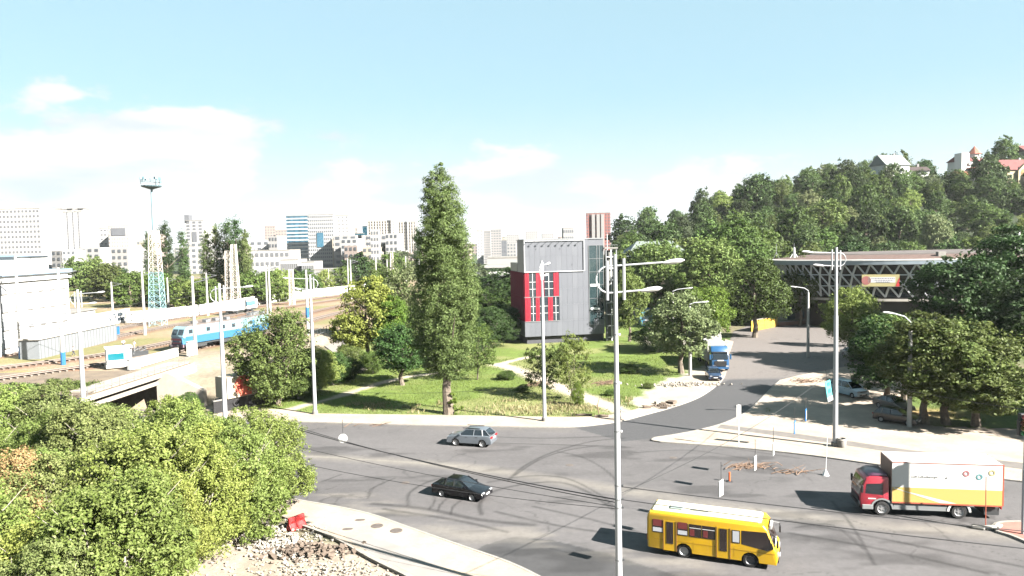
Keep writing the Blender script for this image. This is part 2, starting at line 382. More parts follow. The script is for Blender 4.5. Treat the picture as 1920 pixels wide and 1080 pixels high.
def road_col(x, y):
    s = fbm(x*.25+y*.05, y, 1.3, 8); n1 = fbm(x, y, 9, 2); n3 = fbm(x, y, .8, 9)
    C = np.tile(np.array([0.112, 0.106, 0.108]), (len(x), 1))*(0.83+.36*n1+.24*(s-.5)+.14*(n3-.5))[:, None]
    C = mix(C, (0.064, 0.064, 0.068), inpoly(x, y, NEWASPH)*.9)
    C = mix(C, (0.052, 0.052, 0.055), inpoly(x, y, DARKPATCH)*.85)
    far = sst((y-98)/2); C = mix(C, (0.175, 0.155, 0.145), far*(0.8+.3*(n1-.5)))
    d = segdist(x, y, DUST); C = mix(C, (0.23, 0.21, 0.185), np.clip(1.15-d/1.3, 0, 1)*(.35+.5*s)*np.clip(.5+n3, 0, 1))
    C = mix(C, (0.26, 0.24, 0.21), (np.clip(1-d/.22, 0, 1))*.6*(x < -5))
    d = segdist(x, y, DUST2); C = mix(C, (0.23, 0.21, 0.185), np.clip(1.1-d/2.0, 0, 1)*sst((s-.42)*5)*.55)
    d = segdist(x, y, KERBD); C = mix(C, (0.14, 0.125, 0.11), np.clip(1.0-d/2.2, 0, 1)*.6*sst((n3-.3)*3))
    C = C*(1 - .35*sst((fbm(x*.35, y, 1.9, 31)-.60)*7)*(y < 70))[:, None]
    crk = np.abs(fbm(x, y, 5.5, 51)-.5); C = C*(1-.32*(crk < .005)*(fbm(x, y, 20, 52) > .45))[:, None]
    for (cx, cy, sx_, sy_, a_, f_) in PATCH:
        u_ = (x-cx)*math.cos(a_)+(y-cy)*math.sin(a_); v_ = -(x-cx)*math.sin(a_)+(y-cy)*math.cos(a_)
        C = C*(1-f_*((np.abs(u_) < sx_) & (np.abs(v_) < sy_)))[:, None]
    for p, w in SKIDS:
        d = segdist(x, y, p); C = C*(1-.55*np.clip(1.25-d/w, 0, 1)*np.clip(.45+1.0*n3, 0, 1))[:, None]
    return C
RM = colmat('asphalt', rough=0.78, scale=2.2, amt=.14, bump=.25, bscale=30, spec=.25)
ROADP = XY([(-300, 790), (300, 780), (560, 783), (900, 788), (1100, 785), (1200, 770), (1300, 735), (1340, 700), (1360, 660), (1375, 622), (1400, 612), (1600, 605), (1640, 640), (1640, 700), (1500, 706), (1470, 730), (1420, 785), (1500, 830), (1700, 858), (1960, 880), (2500, 900), (2500, 1500), (1600, 2600), (1150, 1300), (1000, 1110), (700, 1000), (560, 950), (480, 936), (300, 930), (-300, 930)])
def road_mask(x, y): return inpoly(x, y, ROADP)
grid('road', np.arange(-60, 62, .16), np.arange(24, 96, .16), lambda x, y: x*0+.02, road_col, RM, mask=lambda x, y: road_mask(x, y))
grid('side_road', np.arange(20, 75, .4), np.arange(95.84, 196, .4), lambda x, y: x*0+.02, road_col, RM, mask=lambda x, y: road_mask(x, y))

# ------------------------------------------------------------------ pavements
PAVE = mat('pavement', (0.36, 0.29, 0.22), rough=.85, var=.10, scale=1.1, bump=.15, bscale=9)
KERB = mat('kerb_concrete', (0.30, 0.28, 0.255), rough=.85, var=.18, scale=2)
def slab(name, pts, z, m, z0=0.0):
    V = [(p[0], p[1], z) for p in pts]; n = len(V)
    me = bpy.data.meshes.new(name); me.from_pydata(V+[(p[0], p[1], z0) for p in pts], [], [tuple(range(n))]+[(i, n+i, n+(i+1) % n, (i+1) % n) for i in range(n)])
    bm = bmesh.new(); bm.from_mesh(me); bmesh.ops.recalc_face_normals(bm, faces=bm.faces); bmesh.ops.triangulate(bm, faces=[f for f in bm.faces if len(f.verts) > 4]); bm.to_mesh(me); bm.free()
    if sum(p.normal.z for p in me.polygons if abs(p.normal.z) > .5) < 0: me.flip_normals()
    return link(name, me, m)
def pave_col(x, y):
    n1 = fbm(x, y, 5, 11); n3 = fbm(x, y, .7, 13)
    C = np.tile(np.array([0.42, 0.35, 0.275]), (len(x), 1))*(0.90+.14*n1+.10*n3)[:, None]
    return C
PM = None
def paved(name, poly, z, colfn, res=.3, scale=3, joints=0.5):
    """raised paved area: fine painted sheet plus an outline wall"""
    xs = [p[0] for p in poly]; ys = [p[1] for p in poly]
    o = slab(name, poly, z, MATS.get('paving') or pavingmat())
    me = o.data
    return o
def pavingmat():
    m = bpy.data.materials.new('paving'); m.use_nodes = True; n, l = m.node_tree.nodes, m.node_tree.links; b = n['Principled BSDF']
    b.inputs['Roughness'].default_value = .85; b.inputs['Specular IOR Level'].default_value = .2
    tc = n.new('ShaderNodeTexCoord')
    br = n.new('ShaderNodeTexBrick'); br.inputs['Scale'].default_value = 2.2; br.inputs['Mortar Size'].default_value = .012; br.inputs['Bias'].default_value = 0
    br.inputs['Color1'].default_value = (.43, .36, .295, 1); br.inputs['Color2'].default_value = (.39, .325, .265, 1); br.inputs['Mortar'].default_value = (.29, .245, .20, 1)
    l.new(tc.outputs['Object'], br.inputs['Vector'])
    t = n.new('ShaderNodeTexNoise'); t.inputs['Scale'].default_value = .35; t.inputs['Detail'].default_value = 9; t.inputs['Roughness'].default_value = .65; l.new(tc.outputs['Object'], t.inputs['Vector'])
    r = n.new('ShaderNodeMapRange'); r.inputs[1].default_value = .3; r.inputs[2].default_value = .7; r.inputs[3].default_value = .78*ALB; r.inputs[4].default_value = 1.15*ALB; l.new(t.outputs[0], r.inputs[0])
    x = n.new('ShaderNodeVectorMath'); x.operation = 'SCALE'; l.new(br.outputs[0], x.inputs[0]); l.new(r.outputs[0], x.inputs['Scale']); l.new(x.outputs[0], b.inputs['Base Color'])
    MATS['paving'] = m; return m
def kerbline(pts, z, parent, closed=False, w=.18, step=1.0, h=.16):
    L = 0; P = [Vector((p[0], p[1], 0)) for p in pts]; acc = 0.0; out = [P[0]]
    for i in range(len(P)-1):
        d = (P[i+1]-P[i]).length; t = step-acc
        while t <= d: out.append(P[i].lerp(P[i+1], t/d)); t += step
        acc = d-(t-step)
    for a, b in zip(out, out[1:]):
        m = (a+b)/2; d = b-a
        block('kerb_stone', (m.x, m.y, z-h/2+.012+random.uniform(0, .008)), (max(d.length-.02, .1), w, h), KERB, parent, math.atan2(d.y, d.x))
SIDE_LOW = [(400, 786), (560, 790), (780, 796), (900, 798), (1020, 800), (1080, 799), (1130, 794), (1170, 787), (1200, 779), (1262, 762), (1310, 744), (1343, 722), (1357, 706), (1362, 690), (1366, 668), (1375, 640)]
SIDE_TOP = [(1360, 636), (1348, 664), (1330, 688), (1295, 702), (1262, 722), (1235, 748), (1205, 762), (1180, 770), (1120, 780), (1020, 781), (840, 778), (600, 775), (540, 768), (400, 762)]
s1l = XY(SIDE_LOW, .12, 4); s1 = s1l + XY(SIDE_TOP, .12, 3)
sw = paved('sidewalk', s1, .12, None); sw['kind'] = 'structure'
kerbline([p for p in s1l if p[1] < 110], .12, sw)
PLA_L = [(1464, 712), (1447, 727), (1425, 750), (1400, 772), (1372, 787), (1345, 797), (1300, 808), (1262, 815), (1228, 820), (1222, 823), (1232, 827), (1300, 832), (1380, 838), (1480, 848), (1560, 858), (1660, 872), (1780, 886), (1920, 902), (2100, 922), (2400, 950)]
pl = XY(PLA_L, .12, 4)
PLZ = pl + XY([(2400, 780), (2100, 742), (1920, 742), (1800, 738), (1700, 700), (1640, 678), (1600, 684), (1560, 692), (1500, 703)], .12)
plz = paved('plaza', PLZ, .12, None); plz['kind'] = 'structure'
kerbline([p for p in pl if p[0] < 62], .12, plz)
BL_E = [(470, 918), (560, 937), (640, 951), (700, 965), (760, 986), (860, 1021), (950, 1052), (1010, 1080), (1080, 1120), (1180, 1200)]
bl = XY(BL_E, .12, 4)
BLZ = bl + XY([(1000, 1400), (860, 1150), (770, 1085), (700, 1050), (625, 1008), (565, 985), (530, 968), (470, 950)], .12)
blz = paved('near_sidewalk', BLZ, .12, None); blz['kind'] = 'structure'
kerbline(bl, .12, blz); kerbline(XY([(565, 986), (625, 1009), (700, 1051), (770, 1086), (860, 1151)], .12, 3), .20, blz, w=.12)
CYC = mat('path_asphalt', (0.16, 0.145, 0.135), rough=.85, var=.15, scale=1.5)
GREYP = mat('grey_paving', (0.27, 0.25, 0.235), rough=.85, var=.10, scale=.8)
o = slab('cycle_path', XY([(1352, 796), (1480, 811), (1600, 828), (1700, 843), (1920, 868), (2200, 895), (2200, 912), (1920, 880), (1700, 852), (1600, 837), (1480, 820), (1345, 802)], .125), .126, CYC, .121); o['kind'] = 'structure'
o = slab('grey_paving_strip', XY([(648, 1008), (690, 1003), (740, 1020), (850, 1072), (900, 1120), (800, 1090), (700, 1040)], .125), .126, GREYP, .121); o['kind'] = 'structure'
# manhole covers in the pavement
MH = mat('cast_iron', (0.12, 0.10, 0.09), rough=.6, var=.2, scale=6)
for i, (u, v, lab) in enumerate([(707, 986, 'round manhole cover in the near pavement, left of the pair'), (743, 995, 'round manhole cover in the near pavement, right of the pair'), (675, 975, 'small dark drain cover in the near pavement, furthest from the camera'), (652, 992, 'small dark drain cover in the near pavement beside the rubble edge')]):
    p = G(u, v, .12); r = .42 if i < 2 else .28
    b = MB().lathe([(0, .138), (r*.8, .138), (r*.82, .134), (r, .134), (r, .121), (0, .121)], 20)
    o = b.obj('manhole_cover', MH, loc=(p.x, p.y, 0), scl=(1, 1, 1) if i < 2 else (1.3, .7, 1)); tag(o, lab, 'manhole cover', 'manhole covers')
# ------------------------------------------------------------------ lawns and paths
PATH1 = XY([(540, 768), (640, 742), (700, 722), (770, 706), (850, 696)], .1, 4)
PATH2 = XY([(935, 684), (975, 695), (1040, 722), (1110, 750), (1180, 776)], .1, 4)
PATH2B = XY([(935, 684), (980, 672), (1010, 668)], .1, 3)
RAMP = XY([(600, 634), (640, 662), (675, 690)], .3, 3)
def lawn_col(x, y):
    n1 = fbm(x, y, 7, 21); n2 = fbm(x, y, 1.6, 23)
    C = np.tile(np.array([0.115, 0.165, 0.030]), (len(x), 1))*(0.75+.5*n2)[:, None]
    C = mix(C, (0.24, 0.225, 0.10), sst((n1-.50)*5)*.55)
    dry = XY([(1000, 768)], .1)[0]; C = mix(C, (0.34, 0.29, 0.16), np.exp(-(((x-dry[0])/5)**2+((y-dry[1])/2.2)**2))*.9)
    edge = sst((86.5-y+2*n2)/5)*(x < 14); C = mix(C, (0.20, 0.22, 0.08), edge*.5)
    for p, w in ((PATH1, .8), (PATH2, 1.5), (PATH2B, .9)):
        d = segdist(x, y, p)+1.2*(n2-.5); C = mix(C, (0.42, 0.36, 0.29), np.clip(1.4-d/w, 0, 1))
    C = mix(C, (0.42, 0.39, 0.33), sst((segdist(x, y, XY([(1330, 690), (1262, 722), (1215, 757)], .1))*-1+2.6+3*(n2-.5))/1.5)*.85)
    by = sst((y-128)/5)*sst((x-22)/4)*sst((146-y)/3); C = mix(C, (0.30, 0.27, 0.24), by*.9)
    return C
LM = colmat('lawn', rough=.9, scale=3, amt=.35, bump=.8, bscale=7)
def lawn_mask(x, y): return (TZ(x, y) < .08) & (TZ(x, y) > -.15) & (x > -34) & ~inpoly(x, y, XY([(1362, 745), (1372, 622), (1400, 604), (1700, 590), (1700, 720), (1460, 745)], .1)) & ~((y < 95) & (x > 28)) & ~inpoly(x, y, ROADP)
grid('lawn', np.arange(-46, 34, .4), np.arange(78, 176, .4), lambda x, y: x*0+.10, lawn_col, LM, mask=lawn_mask)
def lawn2_col(x, y):
    n1 = fbm(x, y, 6, 41); n2 = fbm(x, y, 1.4, 43)
    C = np.tile(np.array([0.085, 0.13, 0.028]), (len(x), 1))*(0.8+.4*n2)[:, None]
    p = G(1790, 776, .1); C = mix(C, (0.36, 0.24, 0.10), np.exp(-(((x-p.x+3)/4)**2+((y-p.y)/2.2)**2))*.95)
    p = G(1720, 790, .1); C = mix(C, (0.30, 0.25, 0.16), np.exp(-(((x-p.x)/3)**2+((y-p.y)/3)**2))*.9)
    return C
LP2 = XY([(1700, 792), (1760, 800), (1960, 806), (2300, 815), (2300, 690), (1920, 690), (1730, 705), (1690, 740)], .13)
grid('park_lawn', np.arange(40, 125, .4), np.arange(68, 120, .4), lambda x, y: x*0+.145, lawn2_col, LM, mask=lambda x, y: inpoly(x, y, LP2))
o = slab('embankment_path', XY([(596, 636), (640, 630), (668, 655), (690, 688), (668, 694), (640, 668)], .5), .15, mat('worn_concrete', (0.26, 0.23, 0.21), rough=.9, var=.15, scale=.8), .05); o['kind'] = 'structure'
# ------------------------------------------------------------------ building materials
WHITE = mat('white_plaster', (0.78, 0.77, 0.75), rough=.8, var=.06, scale=.4)
CREAM = mat('cream_plaster', (0.34, 0.30, 0.24), rough=.85, var=.08, scale=.3)
CONC = mat('concrete', (0.22, 0.21, 0.195), rough=.9, var=.15, scale=.7)
CONCL = mat('pale_concrete', (0.46, 0.43, 0.39), rough=.9, var=.16, scale=.6, bump=.2)
CLAD = mat('grey_cladding', (0.118, 0.125, 0.145), rough=.45, var=.05, scale=.8, spec=.4)
CLADE = mat('grey_cladding_light', (0.128, 0.135, 0.155), rough=.45, var=.05, scale=.8, spec=.4)
SHADEM = mat('shade_dark', (0.06, 0.06, 0.07), rough=.7)
REDP = mat('red_panel', (0.34, 0.012, 0.030), rough=.4, var=.05, spec=.4)
REDSH = mat('red_panel_shaded', (0.16, 0.006, 0.024), rough=.85, var=.08, spec=.08)
GLS = glassmat('window_glass', (0.035, 0.045, 0.055), rough=.06)
GLSB = glassmat('blue_glass', (0.03, 0.11, 0.17), rough=.12, var=.5, scale=.15)
GLST = glassmat('teal_glass', (0.015, 0.07, 0.10), rough=.12, var=.4, scale=.2)
FRM = mat('white_frame', (0.75, 0.75, 0.75), rough=.5)
STEEL = mat('grey_steel', (0.24, 0.25, 0.26), rough=.5, metal=.3)
DKSTEEL = mat('dark_steel', (0.08, 0.085, 0.09), rough=.5, metal=.4)
BRICKR = mat('red_brick_wall', (0.32, 0.13, 0.115), rough=.85, var=.1, scale=.2)
FARW = mat('far_wall', (0.31, 0.30, 0.295), rough=.9, var=.05, scale=.02)
FWH = mat('far_white_wall', (0.40, 0.395, 0.39), rough=.9, var=.05, scale=.02)
FARP_ = mat('far_wall_pinkish', (0.35, 0.285, 0.255), rough=.9, var=.05, scale=.02)
FARG = mat('far_window', (0.13, 0.14, 0.16), rough=.4)
FARG2 = mat('far_window_pale', (0.14, 0.145, 0.16), rough=.5)
ROOFR = mat('red_roof_tiles', (0.16, 0.045, 0.042), rough=.8, var=.2, scale=2)
ROOFB = mat('brown_roof_tiles', (0.055, 0.038, 0.036), rough=.8, var=.2, scale=2)
ROOFO = mat('orange_roof_tiles', (0.34, 0.12, 0.08), rough=.8, var=.2, scale=2)
ROOFG = mat('grey_roof_sheet', (0.17, 0.195, 0.19), rough=.6, var=.12, scale=.5)
ROOFBL = mat('pale_blue_roof', (0.22, 0.30, 0.38), rough=.6, var=.1, scale=.3)
# ---- grey building with red window panels
gb0 = G(985, 646, .1)
gx, gy = gb0.x, gb0.y; K = gy/F
GRZ = math.radians(11.0)
gb = thing('grey_building', 'boxy modern grey building with red panels round its windows, in the middle of the photo', 'building', (gx, gy, .1), GRZ)
GW = (1137-985)*K*1.03; GH = CAMZ-.1+(HOR(1050)-449)*K
Z1 = (646-603)*K; Z2 = (646-511)*K; DP = 13.0
def lb(cx, cy, cz, sx, sy, sz): return MB().box(cx, cy, cz, sx, sy, sz)
UF = 1.4                                                   # open undercroft; its shade is put in as a dark-coloured block
MB().box(GW/2+.2, DP/2+.3, UF/2, GW-.6, DP-.8, UF).obj('shade_block', SHADEM, gb)
MB().box(GW/2, DP/2, (UF+Z2)/2, GW-.1, DP-.1, Z2-UF).obj('wall', CLAD, gb)
MB().box(GW/2, 3.1, (Z2+GH)/2, GW-.1, 6.0, GH-Z2-.05).obj('upper_wall', CLAD, gb)
MB().box(GW/2, 3.1, GH+.04, GW+.1, 6.3, .12).box(GW/2, 3.1, GH+.14, GW-.4, 5.8, .1).obj('roof', STEEL, gb)
MB().box(GW/2, 6.1+(DP-6.1)/2, Z2+.06, GW, DP-6.1, .15).obj('terrace_roof', CONC, gb)
b = MB(); gt = 1.6
for a, c in (((.06, 6.2), (.06, DP)), ((.06, DP-.06), (GW, DP-.06))): b.box((a[0]+c[0])/2, (a[1]+c[1])/2, Z2+gt/2+.1, max(abs(c[0]-a[0]), .08), max(abs(c[1]-a[1]), .08), gt)
b.obj('terrace_parapet', mat('green_grey_parapet', (0.09, 0.115, 0.11), rough=.4), gb)
# front cladding: individual panels with recessed joints
pw = GW/15
gxl0, gxl1 = (1108-985)*K*1.03, (1136-985)*K*1.03        # glazed stair strip
rx1 = (1050-985)*K*1.03
zrow = [UF, UF+.42*(Z1-UF)+.2, Z1]
zr = [UF, Z1] + [Z1+(Z2-Z1)*i/3 for i in (1, 2, 3)] + [Z2+(GH-Z2)/2, GH-.08]
for i in range(15):
    x0, x1 = i*pw, (i+1)*pw
    if x0 < gxl0 < x1: x1 = gxl0
    for j in range(len(zr)-1):
        z0, z1 = zr[j], zr[j+1]
        if x1 <= rx1+.4 and Z1-.01 <= z0 < Z2-.1: continue
        xa = max(x0, rx1+.05) if (Z1-.01 <= z0 < Z2-.1) else x0
        if x0 >= gxl0-.01 and x0 < gxl1 and Z1*.45 < z0 < GH-1.0: continue
        if x1-xa < .15: continue
        block('cladding_panel', ((xa+x1)/2, -.03, (z0+z1)/2), (x1-xa-.016, .1, z1-z0-.016), CLADE if (i*7+j*3) % 6 == 0 else CLAD, gb)
# left side cladding: red above with the side's shade put into its colour, grey below
for i in range(7):
    y0 = DP*i/7; y1 = DP*(i+1)/7
    for (z0, z1, m_) in ((UF, Z1*.98, CLAD), (Z1, Z1+(Z2-Z1)/2, REDSH), (Z1+(Z2-Z1)/2, Z2+.05, REDSH)):
        block('side_panel', (-.02, (y0+y1)/2, (z0+z1)/2), (.1, y1-y0-.04, z1-z0-.04), m_, gb)
# stair glazing
sg = MB().box((gxl0+gxl1)/2, -.0, (Z1*.75+GH-1.2)/2, gxl1-gxl0-.1, .12, GH-1.2-Z1*.75).obj('stair_glazing', glassmat('green_glass', (.03, .05, .055), .05), gb)
for z in np.linspace(Z1*.75, GH-1.2, 7): block('glazing_bar', ((gxl0+gxl1)/2, -.09, z), (gxl1-gxl0, .08, .05), STEEL, gb)
for t in (0, .55, .72, 1): block('glazing_bar', (gxl0+(gxl1-gxl0)*t, -.10, (Z1*.75+GH-1.2)/2), (.07, .08, GH-1.2-Z1*.75), STEEL, gb)
for z in (GH*.32, GH*.55): block('floor_band', ((gxl0+gxl1)/2-.3, -.08, z), ((gxl1-gxl0)*.62, .1, .45), FRM, gb)
# red window bays
zm = (Z1+Z2)/2
for z_ in (Z1-.02, zm, Z2): block('bay_ledge', (rx1/2, -.02, z_), (rx1+.1, .3, .12), STEEL, gb)
def wbay(x0, x1, z0, z1):
    w = block('window', ((x0+x1)/2, -.02, (z0+z1)/2), (x1-x0-.05, .09, z1-z0-.12), GLS, gb)
    for t in (.5,): block('window_bar', (x0+(x1-x0)*t, -.09, (z0+z1)/2), (.07, .06, z1-z0-.2), FRM, gb)
    for t in (.33, .62): block('window_bar', ((x0+x1)/2, -.085, z0+(z1-z0)*t), (x1-x0-.1, .05, .06), FRM, gb)
def rpan(x0, x1, z0, z1):
    n = max(1, round((x1-x0)/.42))
    for i in range(n): block('red_panel', (x0+(x1-x0)*(i+.5)/n, -.07-(i % 2)*.05, (z0+z1)/2), ((x1-x0)/n-.03, .12, z1-z0-.14), REDP, gb)
X = lambda u: (u-985)*K*1.03
for (z0, z1, seq) in ((zm, Z2, [(986, 994, 'r'), (994, 1007, 'w'), (1007, 1013, 'r'), (1013, 1022, 'r'), (1022, 1040, 'w'), (1040, 1049.5, 'r')]),
                      (Z1, zm, [(986, 996, 'r'), (996, 1006, 'w'), (1006, 1013, 'r'), (1013, 1029, 'w'), (1029, 1038, 'r'), (1038, 1049.5, 'w')])):
    for a, c, k in seq: (rpan if k == 'r' else wbay)(X(a), X(c), z0, z1)
# blank billboard frame with lamps
bf = thing('billboard_frame', 'empty white billboard frame with small lamps fixed to the top of the grey building', 'billboard frame', (gx, gy, .1), GRZ)
fx0, fx1, fz0, fz1 = X(986), X(1099), Z2+.15, GH-.15
for (a, c) in (((fx0, fz0), (fx1, fz0)), ((fx0, fz1), (fx1, fz1)), ((fx0, fz0), (fx0, fz1)), ((fx1, fz0), (fx1, fz1))): bar('frame_tube', (a[0], -.32, a[1]), (c[0], -.32, c[1]), .09, FRM, bf)
for i in range(9):
    x = fx0+(fx1-fx0)*(i+.5)/9; bar('lamp_arm', (x, -.3, fz1), (x-.15, -.95, fz1-.1), .05, DKSTEEL, bf); block('lamp_head', (x-.15, -1.0, fz1-.16), (.28, .16, .14), DKSTEEL, bf)
for i in range(6): bar('bracket', (fx0+(fx1-fx0)*i/5, -.32, (fz0+fz1)/2-1.6+(i % 2)*3), (fx0+(fx1-fx0)*i/5, -.06, (fz0+fz1)/2-1.6+(i % 2)*3), .07, DKSTEEL, bf)
# exterior lift frame at its right
lf = thing('lift_tower', 'slim open steel lift tower against the right side of the grey building', 'lift tower', (gx, gy, .1), GRZ)
l0, l1, lz = X(1140), X(1161), GH-1.9
for x in (l0+.1, l1): 
    for y in (-.2, 2.2): bar('post', (x, y, 0), (x, y, lz), .2, STEEL, lf)
for i in range(8):
    z = lz*(i+.3)/8; bar('cross_beam', (l0, -.2, z), (l1, -.2, z), .14, FRM, lf); bar('cross_beam', (l1, -.2, z), (l1, 2.2, z), .12, STEEL, lf)
MB().box((l0+l1)/2, 1.0, lz/2, (l1-l0)*.55, 1.6, lz-.6).obj('shaft_panel', mat('lift_panel', (.16, .16, .15), rough=.6, var=.2, scale=.4), lf)
bar('inner_post', ((l0+l1)/2, -.25, 0), ((l0+l1)/2, -.25, lz), .16, FRM, lf)
MB().box((l0+l1)/2, 1, lz+.12, l1-l0+.5, 3.0, .24).obj('cap', CONC, lf)
MB().box(l1-.05, 1.0, lz*.28, .12, 2.4, lz*.55).obj('side_screen', DKSTEEL, lf)
b = MB(); [b.tube([(l0-.1+i*(l1-l0+.2)/5, -.45, lz+.2), (l0-.1+i*(l1-l0+.2)/5, -.45, lz+.7)], .03, 4) for i in range(6)]; b.box((l0+l1)/2, -.45, lz+.7, l1-l0+.3, .05, .05); b.obj('railing', STEEL, lf)
mp_ = thing('flag_mast', 'thin white mast behind the steel lift tower', 'mast', (gx+16.6, gy+9, .1)); MB().tube([(0, 0, 0), (0, 0, GH+.9)], [.14, .07], 6).obj('pole', FRM, mp_)

# ---- lattice rotunda on the right
RC = Vector((107.5, 160, 1.4)); RR = 50.0; RE = .40
ro = thing('lattice_building', 'low round building with white triangular lattice facade and brown roof edge', 'building', RC)
WB = mat('lattice_white', (0.62, 0.65, 0.68), rough=.55, var=.05)
rz_ = [11.9, 9.7, 7.4, 5.2]; rr_ = [RR, RR-1.0, RR-2.3, RR-3.6]; NN = 92
def rp(row, k): a = 2*PI*(k+(row % 2)*.5)/NN; return Vector((rr_[row]*math.cos(a), rr_[row]*RE*math.sin(a)*(1-.02*row), rz_[row]))
lo, hi = int(NN*.44), int(NN*.86)
for row in range(3):
    for k in range(lo, hi):
        a = rp(row, k)
        for d in ((0, -1) if row % 2 == 0 else (0, 1)):
            bar('strut', a, rp(row+1, k+d), .34, WB, ro, .24)
        if row in (1, 2): bar('ring_bar', rp(row, k), rp(row, k+1), .2, WB, ro, .2)
N2 = 128
def ringmesh(prof): return MB().lathe(prof, N2)
ringmesh([(RR+.3, 11.7), (RR+1.3, 11.8), (RR+1.5, 12.55), (RR+.2, 12.6)]).obj('fascia', mat('fascia_paint', (.34, .40, .46), rough=.5, var=.06, scale=.3), ro, scl=(1, RE, 1))
ringmesh([(RR+1.58, 12.55), (RR+1.62, 12.75), (RR+1.0, 12.8)]).obj('fascia_cap', WHITE, ro, scl=(1, RE, 1))
ringmesh([(RR+1.0, 12.75), (RR-7.5, 13.6)]).obj('roof_skirt', mat('rust_roof', (.085, .052, .044), rough=.9, col2=(.145, .095, .08), scale=1.2), ro, scl=(1, RE, 1))
ringmesh([(RR-7.5, 13.6), (RR-8, 13.85), (RR-9, 13.7), (0, 13.7)]).obj('roof', mat('roof_felt', (.10, .085, .08), rough=.9, var=.2, scale=.2), ro, scl=(1, RE, 1))
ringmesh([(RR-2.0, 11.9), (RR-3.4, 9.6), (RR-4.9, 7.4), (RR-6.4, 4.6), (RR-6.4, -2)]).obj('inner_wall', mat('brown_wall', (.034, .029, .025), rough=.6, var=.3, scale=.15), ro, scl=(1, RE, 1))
bb = MB()
for k in range(lo, hi): 
    a = 2*PI*(k+.5)/NN; 
    for (r_, z_) in ((RR-4.3, 8.4), (RR-5.5, 6.1)):
        bb.box(r_*math.cos(a), r_*math.sin(a), z_, .5, 2.4, 1.9, a)
w_ = bb.obj('window_band', GLS, ro, scl=(1, RE, 1)); w_['kind'] = 'stuff'
ringmesh([(RR-6.1, 4.7), (RR-3.2, 4.9), (RR-3.2, 4.4), (RR-6.1, 4.2)]).obj('terrace', CONCL, ro, scl=(1, RE, 1))
# banner hung on the lattice
def onring(u, D): pass
ang = math.atan2(125.6-173, 62.0-97)
def ringpt(u, r):       # the near intersection of the bearing u with the circle of radius r
    k = (u-960)/F; best = min((abs((RC.x+r*math.cos(a))/(RC.y+r*RE*math.sin(a))-k), a) for a in np.linspace(PI, 2*PI, 4000))[1]
    return Vector((RC.x+r*math.cos(best), RC.y+r*RE*math.sin(best), 0))
a_, c_ = ringpt(1617, RR+.1), ringpt(1688, RR-.2)
def zat(u, v, D): return WD(u, v, D).z
bz1, bz0 = zat(1650, 514.5, a_.lerp(c_, .5).y), zat(1650, 537, a_.lerp(c_, .5).y)
bn = thing('banner', 'long pale yellow banner with a pink disc and red corner hung on the lattice facade', 'banner', (a_.x, a_.y, bz0), math.atan2(c_.y-a_.y, c_.x-a_.x))
bw = (c_-a_).length; bh = bz1-bz0
MB().box(bw/2, -.15, bh/2, bw, .05, bh).obj('sheet', mat('banner_cloth', (.50, .44, .22), rough=.7), bn)
MB().box(bw*.53, -.19, bh*.55, bw*.72, .02, bh*.46).obj('white_field', WHITE, bn)
MB().lathe([(0, -.20), (bh*.36, -.20), (bh*.36, -.18)], 20, 'y', (bw*.12, 0, bh*.5)).obj('disc', mat('banner_pink', (.42, .16, .15), rough=.7), bn)
MB().add([(bw*.9, -.2, 0), (bw, -.2, 0), (bw, -.2, bh*.75), (bw*.9, -.2, 0)][:3]+[(bw*.93, -.2, bh*.3)], [(0, 1, 2, 3)]).obj('red_corner', mat('banner_red', (.62, .05, .05), rough=.7), bn)
b = MB(); 
for zt, x0, x1 in ((.68, .26, .86), (.52, .32, .8), (.38, .38, .74)):
    x = x0
    while x < x1: w = random.uniform(.02, .07); b.box(bw*(x+w/2), -.21, bh*zt, bw*w*.85, .015, bh*.07); x += w+.012
b.obj('printed_lines', mat('print_grey', (.34, .32, .42), rough=.8), bn)
# roof-top things
def rooftop(u, v, r, name, label, cat):
    q = ringpt(u, r); z = RC.z+12.8; return thing(name, label, cat, (q.x, q.y, z))
t = rooftop(1490, 478, RR-3.2, 'roof_antenna', 'white antenna mast with stays near the left end of the lattice building roof', 'antenna'); s_ = t.location.y/F
MB().tube([(0, 0, 0), (0, 0, 22*s_)], [.28, .2], 8).obj('mast', FRM, t); 
for dx in (-1, 1): bar('stay', (dx*9*s_, 0, 0), (0, 0, 14*s_), .12, FRM, t)
bar('whip', (0, 0, 22*s_), (0, 0, 30*s_), .07, STEEL, t)
t = rooftop(1452, 480, RR+.2, 'roof_tripod', 'thin tripod aerial on the far left end of the lattice building roof', 'antenna')
for dx in (-.7, .7): bar('leg', (dx, 0, 0), (0, 0, 1.6), .07, STEEL, t)
bar('mast', (0, 0, 1), (0, 0, 3.4), .07, STEEL, t)
t = rooftop(1765, 470, RR-5, 'roof_unit', 'small pale air-conditioning box on the lattice building roof', 'roof unit'); MB().box(0, 0, .85, 1.5, .9, .9).obj('casing', CONC, t, bevel=.05); [block('foot', (dx, 0, .2), (.15, .7, .4), DKSTEEL, t) for dx in (-.55, .55)]
t = rooftop(1908, 470, RR-4.5, 'relay_mast', 'white antenna with small dish at the right end of the lattice building roof', 'antenna')
MB().tube([(0, 0, 0), (0, 0, 5.2)], .12, 6).obj('mast', FRM, t); MB().tube([(.25, 0, 2.6), (.25, 0, 5.0)], .22, 8).obj('panel_antenna', FRM, t)
MB().lathe([(0, .1), (.4, .05), (.55, -.08), (.5, -.1), (0, 0)], 14, 'y', (-.9, -.1, 1.9)).obj('dish', FRM, t); [bar('stay', (dx, .2, 0), (0, 0, 1.8), .08, STEEL, t) for dx in (-1.3, 1.3)]
# white entrance canopy, blue-white fence and yellow wall near it
q = G(1395, 620, .1)
